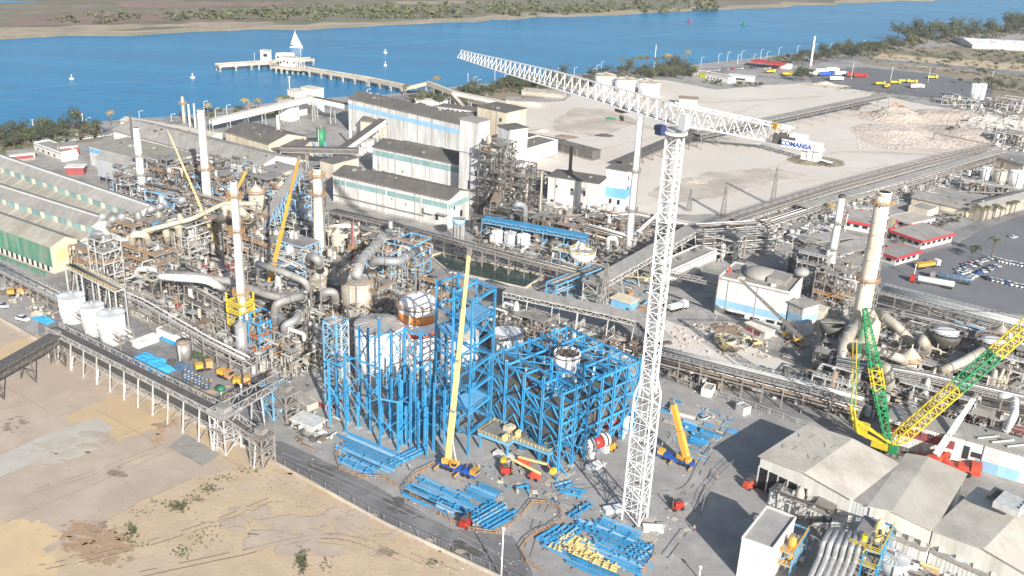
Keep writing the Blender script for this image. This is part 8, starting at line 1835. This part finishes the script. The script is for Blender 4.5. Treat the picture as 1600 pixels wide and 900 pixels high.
# scissor lifts, forklifts and small machines around the frames
def lift(px, py, ang, m, label, boom=True):
    p = V(px, py); a = math.radians(ang); T = Thing('boom_lift', label, 'lift', p, None, a); P = lambda x, y, z: T.wm @ Vector((x, y, z)); bx = lambda nm, mm, c, sz: T.put(nm, shape('box', mm), T.wm @ Matrix.Translation(c) @ Matrix.Diagonal((*sz, 1)))
    bx('chassis', m, (0, 0, .8), (3.2, 2.2, .7)); bx('turret', m, (-.4, 0, 1.6), (2.4, 1.6, 1.0))
    for x in (-1.1, 1.1):
        for y in (-1.1, 1.1): T.cyl('wheel', 'tyre', P(x, y-.2, .5), P(x, y+.2, .5), .5, 10)
    if boom: T.beam('boom', 'boom_cream', P(-1.8, 0, 2.2), P(7.5, 0, 3.6), .5); T.beam('jib', m, P(7.5, 0, 3.6), P(9, 0, 2.6), .3); bx('basket', 'crane_yellow', (9.6, 0, 2.4), (1.1, 1.8, 1.2))
    else: bx('mast', 'steel_dark', (1.5, 0, 1.9), (.3, 1.2, 3.0)); bx('canopy', 'steel_dark', (-.2, 0, 2.6), (1.6, 1.4, .15)); bx('fork', 'steel_grey', (2.3, 0, .3), (1.3, .9, .1))
lift(818, 728, -35, 'signal_red', 'red boom lift with cream boom at the foot of the boiler frame'); lift(835, 748, 150, 'signal_red', 'second red boom lift closer to the laydown'); lift(1057, 795, 200, 'vehicle_red', 'red forklift with black mast right of the tower mast', False); lift(727, 822, 60, 'vehicle_red', 'red machine inside the corner of the first laydown', False)
lift(790, 740, 20, 'vehicle_red', 'red generator-like machine near the cream crane', False); lift(1170, 762, 40, 'signal_red', 'red-white machine at the mouth of the ribbed hall', False); lift(955, 702, 60, 'boom_orange', 'yellow telehandler beside the smaller drum', False)
# ================================================================== PEOPLE
def person(px, py, ang, label, jacket='hivis', trousers='deep_blue', stride=.25):
    p = V(px, py); a = math.radians(ang); T = Thing('person', label, 'person', p, None, a)
    def skin(nm, m, pts, edges, rad, sub=1):
        me = bpy.data.meshes.new(nm); me.from_pydata([Vector(q) for q in pts], edges, []); me.materials.append(MATS[m]); o = T.put(nm, me, T.wm)
        sm = o.modifiers.new('skin', 'SKIN'); 
        if not me.skin_vertices: me.attributes.new('skin_vertex', 'FLOAT', 'POINT') if False else None
        for i, s in enumerate(me.skin_vertices[0].data if me.skin_vertices else []): s.radius = (rad[i], rad[i])
        o.modifiers.new('sub', 'SUBSURF').levels = 1; return o
    # continuous body from a lofted tube network, closed per limb and overlapped inside the clothes
    R_ = T.wm; W_ = lambda x, y, z: R_ @ Vector((x, y, z))
    def limb(nm, m, pts, rr, seg=8):
        v = []; f = []
        for k, (q, r) in enumerate(zip(pts, rr)):
            t = (Vector(pts[min(k+1, len(pts)-1)])-Vector(pts[max(k-1, 0)])).normalized(); x = t.cross(Vector((1, .1, 0))).normalized(); y = t.cross(x)
            v += [R_ @ (Vector(q)+x*(r*math.cos(2*PI*i/seg))+y*(r*math.sin(2*PI*i/seg))) for i in range(seg)]
        n = len(pts); f = [(j*seg+i, j*seg+(i+1) % seg, (j+1)*seg+(i+1) % seg, (j+1)*seg+i) for j in range(n-1) for i in range(seg)]+[tuple(reversed(range(seg))), tuple(range((n-1)*seg, n*seg))]
        return v, f
    def join(parts):
        mb = MB(); [mb.add(*q) for q in parts]; return mb.vf()
    s = stride
    T.mesh('body', join([limb('', '', [(0, 0, 1.35), (0, 0, 1.5), (.01, 0, 1.56), (.02, 0, 1.66), (.01, 0, 1.74), (0, 0, 1.79)], [.06, .06, .09, .10, .08, .02])]+[limb('', '', [(.12, y*.30, 1.0), (.16, y*.30, .93), (.2, y*.29, .86)], [.035, .045, .015]) for y in (-1, 1)]), 'skin', True)
    T.mesh('jacket', join([limb('', '', [(0, 0, .88), (0, 0, 1.05), (0, 0, 1.3), (0, 0, 1.44), (0, 0, 1.5)], [.17, .16, .2, .17, .07])]+[limb('', '', [(0, y*.17, 1.42), (-.03, y*.25, 1.2), (.1, y*.3, 1.0)], [.075, .06, .045]) for y in (-1, 1)]), jacket, True)
    T.mesh('trousers', join([limb('', '', [(0, y*.08, .95), (y*s*.5, y*.1, .52), (y*s, y*.1, .1)], [.11, .08, .06]) for y in (-1, 1)]), trousers, True)
    T.mesh('boots', join([limb('', '', [(y*s-.06, y*.1, .05), (y*s+.08, y*.1, .06), (y*s+.19, y*.1, .04)], [.05, .055, .03]) for y in (-1, 1)]), 'black', True)
    T.mesh('helmet', lathe(R_ @ Vector((.01, 0, 1.7)), [(.13, 0), (.12, .06), (.07, .12), (0, .14)], 12), 'crane_white', True)
person(1084, 830, 250, 'worker in orange hi-vis walking on the bare yard right of the tower mast'); person(905, 800, 20, 'worker in hi-vis near the finned blue beams outside the laydown'); person(748, 735, 90, 'worker in orange beside the cream boomed crane'); person(1034, 700, 190, 'worker in hi-vis close to the golden boomed crane'); person(1120, 752, 60, 'worker in hi-vis beside the curved mesh fence'); person(868, 786, 130, 'worker in hi-vis between the two fenced laydowns'); person(640, 735, 200, 'worker in hi-vis near the crosswise blue beams'); person(1015, 760, 40, 'worker in hi-vis between the mast and the golden crane'); person(330, 600, 80, 'worker in hi-vis near the orange tippers')
person(700, 808, 10, 'worker standing among the beams of the first laydown')
# ================================================================== FENCES AND KERBS
def fence(name, label, px, h, post_gap, m='steel_grey', rail_z=(.5, 1.0), pm=None, net=None):
    P = path_world(px); T = Thing(name, label, 'fence', P[0].lerp(P[-1], .5)); mb = MB()
    for i in range(len(P)-1):
        a, b = P[i], P[i+1]; d = b-a; L = d.length; d /= L; n = max(1, int(L/post_gap))
        for k in range(n): T.beam('post', pm or m, a+d*(L*k/n), a+d*(L*k/n)+Vector((0, 0, h)), .12)
        for z in rail_z: mb.beam(a+Vector((0, 0, h*z-.03)), b+Vector((0, 0, h*z-.03)), .07, .14 if net else .06)
        for k in range(int(L/1.0)): mb.beam(a+d*k, a+d*k+Vector((0, 0, h)), .03)
    T.mesh('mesh_panel', mb.vf(), net or m, kind='stuff'); return T
kp = kerb_line[6:]; W2 = path_world(kp)
kt = Thing('boundary_wall', 'low pale concrete wall between the sandy field and the asphalt road', 'wall', W2[2])
for i in range(len(W2)-1):
    d = W2[i+1]-W2[i]; n = max(1, int(d.length/6)); 
    for k in range(n): kt.beam('wall_segment', 'beige_concrete', W2[i]+d*(k/n)+Vector((0, 0, .4)), W2[i]+d*((k+.985)/n)+Vector((0, 0, .4)), .35, .9)
W3 = path_world(kerb_line[:7])
kt2 = Thing('boundary_wall', 'concrete wall under the long field conveyor', 'wall', W3[3])
for i in range(len(W3)-1):
    d = W3[i+1]-W3[i]; n = max(1, int(d.length/6))
    for k in range(n): kt2.beam('wall_segment', 'beige_concrete', W3[i]+d*(k/n)+Vector((0, 0, .6)), W3[i]+d*((k+.985)/n)+Vector((0, 0, .6)), .3, 1.2)
fence('mesh_fence', 'wire mesh fence on posts above the low concrete wall by the road', [(425, 720), (600, 815), (765, 891), (860, 935)], 2.2, 5.0, m='steel_grey', rail_z=(1.0,))
fence('safety_fence', 'orange safety fence looping round the first laydown of beams', [(632, 769), (680, 800), (705, 818), (740, 832), (775, 836), (795, 826), (815, 808), (832, 787), (858, 790), (877, 800), (878, 815), (858, 828), (838, 836), (822, 848), (812, 862), (822, 880), (850, 898)], 1.3, 2.0, m='rail_orange', net='rail_orange')
fence('safety_fence', 'orange safety fence between the crane and the column field laydown', [(536, 700), (524, 716), (530, 735), (560, 748), (600, 750), (628, 768), (650, 742), (680, 728)], 1.3, 2.0, m='rail_orange', net='rail_orange')
fence('safety_fence', 'orange fence closing the lower right corner of the second laydown', [(1024, 855), (1020, 875), (1000, 900)], 1.3, 2.0, m='rail_orange', net='rail_orange')
fence('mesh_fence', 'curved mesh fence in front of the shaded hall mouth', [(1095, 806), (1102, 780), (1118, 760), (1130, 742), (1150, 725)], 2.2, 3.0, m='steel_grey', rail_z=(.3, .65, 1.0)); fence('mesh_fence', 'straight mesh fence along the pipe rack road', [(1060, 600), (1180, 640), (1290, 680)], 2.2, 4.0, m='steel_pale', rail_z=(.5, 1.0))
fence('mesh_fence', 'fence along the near side of the lorry park', [(1262, 134), (1380, 146), (1545, 158)], 2.0, 5.0, m='steel_dark'); fence('mesh_fence', 'green hedge-like fence by the car-park canopies', [(1228, 366), (1280, 345)], 2.5, 3.0, m='green_tank', net='green_tank')
fence('mesh_fence', 'low pale barrier along the shore road', [(560, 160), (420, 174), (300, 188), (180, 199), (0, 219)], 1.1, 8, m='steel_pale')
gf = Thing('goal_frame', 'wide goal-like steel frame before the rubble heap', 'frame', V(1500, 232))
a, b = V(1457, 222), V(1546, 240)
for q in (a, b): gf.beam('post', 'steel_dark', q, q+Vector((0, 0, 6)), .5)
gf.beam('crossbar', 'steel_dark', a+Vector((0, 0, 6)), b+Vector((0, 0, 6)), .4)
def pylon(px, py, top, label, w_=2.4):
    b = V(px, py); h = HT(b, top); T = Thing('lattice_pylon', label, 'pylon', b, 'steel lattice pylons'); lattice(T, b, b+Vector((0, 0, h)), w_, .7, 10, 'steel_grey', .22, .12, nm='leg')
    for z in (.82, .92): T.beam('cross_arm', 'steel_grey', b+Vector((-2.2, 0, h*z)), b+Vector((2.2, 0, h*z)), .2)
pylon(1206, 322, 262, 'lattice pylon furthest right on the gypsum lot edge'); pylon(1129, 338, 292, 'lattice pylon in the middle of the lot edge'); pylon(1076, 330, 296, 'thinner lattice pylon near the tower mast'); pylon(943, 486, 412, 'rusty lattice pylon standing on a white plinth in the yard', 3.0); pylon(1588, 222, 178, 'lattice pylon at the far right heaps')
# filling station
T = Thing('filling_station', 'red roofed filling station near the shore road', 'canopy', V(1200, 106)); c = V(1200, 106)
T.box('roof', 'roof_red', c+Vector((0, 0, 5)), (30, 16, 1.0), -.5); T.box('shop', 'white_paint', c+Vector((16, 4, 2)), (12, 9, 4), -.5)
for x in (-10, 0, 10): T.beam('post', 'white_paint', c+Vector((x, -x*.5, 0)), c+Vector((x, -x*.5, 5)), .5); T.box('pump', 'signal_red', c+Vector((x, -x*.5-2, .9)), (1, .8, 1.8))
# blue tarps, bales and yard goods at the left service yard
for k, (x, y, w_, d_, h_, m, l) in enumerate([(232, 568, 13, 8, 2.6, 'tarp_blue', 'bright blue tarpaulin heap, the largest, with a white fold'), (248, 578, 9, 6, 2.2, 'tarp_blue', 'blue tarpaulin heap nearer the shade line'), (215, 572, 12, 5, 1.6, 'deep_blue', 'blue tarpaulin strip with the conveyor shade put into its colour'), (68, 501, 9, 3.5, 1.6, 'tarp_blue', 'blue tarpaulin bundle at the far left yard'), (60, 496, 6, 3, 2.4, 'duct_cream', 'cream bent duct pieces on the ground at the left yard'), (272, 571, 7, 4, 2.0, 'steel_dark', 'dark bales beside the tarpaulins'), (285, 577, 6, 4, 2.2, 'tank_blue', 'blue-black bales right of the tarpaulins'), (312, 560, 12, 3, 2, 'leaf_dark', 'green and blue big bags by the rust-banded silo')]):  # the strip beside the conveyor is coloured darker to stand for its shade
    c = V(x, y); r = random.Random(k); v = []; f = []; n = 10
    for i in range(n+1):
        for j in range(n+1):
            X, Y = 2*i/n-1, 2*j/n-1; e = max(abs(X), abs(Y)); z = h_*(1-e**4)*r.uniform(.75, 1.05); q = c+UA*(X*w_/2)+UB*(Y*d_/2); v.append(q+Vector((0, 0, max(0, z)-.03)))
    for i in range(n):
        for j in range(n): a = i*(n+1)+j; f.append((a, a+n+1, a+n+2, a+1))
    tagged('tarpaulin' if 'tarp' in l else 'bale_heap', (v, f), m, l, 'tarpaulin' if 'tarp' in l else 'heap')
for k in range(14):
    x, y = 290+(k % 7)*5.5, 585+(k % 7)*2.6+(k//7)*8; c = V(x, y); T = Thing('storage_drum', 'dark plastic drum in the '+('rear' if k < 7 else 'front')+' file by the tarpaulins, '+ordi(k % 7)+' from the silo', 'drum', c, 'dark drums by the tarpaulins'); T.cyl('body', 'tank_blue' if k % 3 else 'steel_dark', c, c+Vector((0, 0, 1.6)), .9, 12); T.cyl('lid', 'steel_pale', c+Vector((0, 0, 1.6)), c+Vector((0, 0, 1.75)), .5, 10)
c = V(346, 620); T = Thing('standpipe', 'green mushroom-shaped standpipe in the service yard', 'standpipe', c); T.cyl('stem', 'steel_pale', c, c+Vector((0, 0, 2.6)), .3, 8); T.mesh('cap', lathe(c+Vector((0, 0, 2.4)), [(1.3, 0), (1.4, .6), (1.0, 1.1), (0, 1.4)], 16), 'green_tank', True)
r = random.Random(8)
for k in range(26):
    x, y = r.choice([(r.uniform(1050, 1140), r.uniform(640, 690)), (r.uniform(960, 1080), r.uniform(765, 840)), (r.uniform(770, 900), r.uniform(745, 780))]); c = V(x, y); T = Thing('pallet', ('pale timber pallet right of the golden crane, ' if x > 1045 and y < 700 else 'pale timber pallet near the tower mast foot, ' if x > 940 else 'pale timber pallet by the red lifts, ')+ordi(k)+' seen from the gate side'.replace(' seen from the gate side', ' of the scattered ones'), 'pallet', c, 'pallets on the construction yard', r.uniform(0, 3)); 
    for j in range(4): T.put('plank', shape('box', 'cream_sheet'), T.wm @ Matrix.Translation((0, -.6+j*.4, .2)) @ Matrix.Diagonal((1.4, .22, .1, 1)))
    for j in range(3): T.put('bearer', shape('box', 'bark'), T.wm @ Matrix.Translation((-.6+j*.6, 0, .08)) @ Matrix.Diagonal((.12, 1.4, .14, 1)))
for k, (x, y, a, l) in enumerate([(930, 730, 40, 'white concrete plinth blocks by the smaller drum'), (1020, 828, 0, 'pale concrete footing beside the tower mast foot'), (958, 798, 20, 'pale weights heaped left of the mast foot'), (1010, 840, -33, 'grey slab strip leading from the mast foot'), (925, 490, 0, 'white plinth under the rusty pylon'), (880, 745, 57, 'brown concrete channel in the yard by the frame'), (790, 715, -33, 'square white foundation inside railings')]):
    c = V(x, y); T = Thing('concrete_block', l, 'block', c, None); T.box('block', 'beige_concrete' if k in (3, 5) else 'white_paint', c+Vector((0, 0, .5 if k not in (3, 5) else .15)), (5 if k < 5 else 7, 2.5, 1.0 if k not in (3, 5) else .3), math.radians(a)); T.box('block', 'grey_concrete', c+Vector((2.2, 1.9, .3)), (2, 1.5, .6), math.radians(a))
big = Thing('reel_drum', 'huge beige ribbed drum segment lying on the gypsum yard', 'drum', V(1130, 540)); c = V(1132, 536)
big.mesh('shell', lathe(c, [(4.0, 0), (4.0, 2.2), (3.6, 2.2), (3.6, .2)], 24), 'duct_cream', True)
for k in range(8): big.beam('spoke', 'steel_dark', c+Vector((0, 0, 2)), c+Vector((3.7*math.cos(k*PI/4), 3.7*math.sin(k*PI/4), 2)), .3)
# car park shade rows and poolside kerbs
pk = Thing('pool_edge', 'pale kerb round the dark green pool', 'pool edge', V(760, 420))
pw = path_world([(672, 402), (690, 396), (850, 432), (820, 452), (700, 425), (672, 402)])
for i in range(5):
    for k in range(3): pk.beam('kerb_segment', 'cream_wall', pw[i].lerp(pw[i+1], k/3)+Vector((0, 0, .4)), pw[i].lerp(pw[i+1], (k+.98)/3)+Vector((0, 0, .4)), .6, .9)
# ================================================================== AIR
HZ = 9300
hz = bpy.data.materials.new('haze_air'); hz.use_nodes = True; hz.node_tree.nodes.clear()
ho = hz.node_tree.nodes.new('ShaderNodeOutputMaterial'); hv_ = hz.node_tree.nodes.new('ShaderNodeVolumePrincipled')
hv_.inputs['Density'].default_value = .00007; hv_.inputs['Color'].default_value = (.93, .96, 1, 1)
hz.node_tree.links.new(hv_.outputs[0], ho.inputs['Volume']); MATS['haze_air'] = hz
struct('haze', prism([(-HZ, -2300), (HZ, -2300), (HZ, HZ), (-HZ, HZ)], -4.5, 150), 'haze_air', kind='stuff')
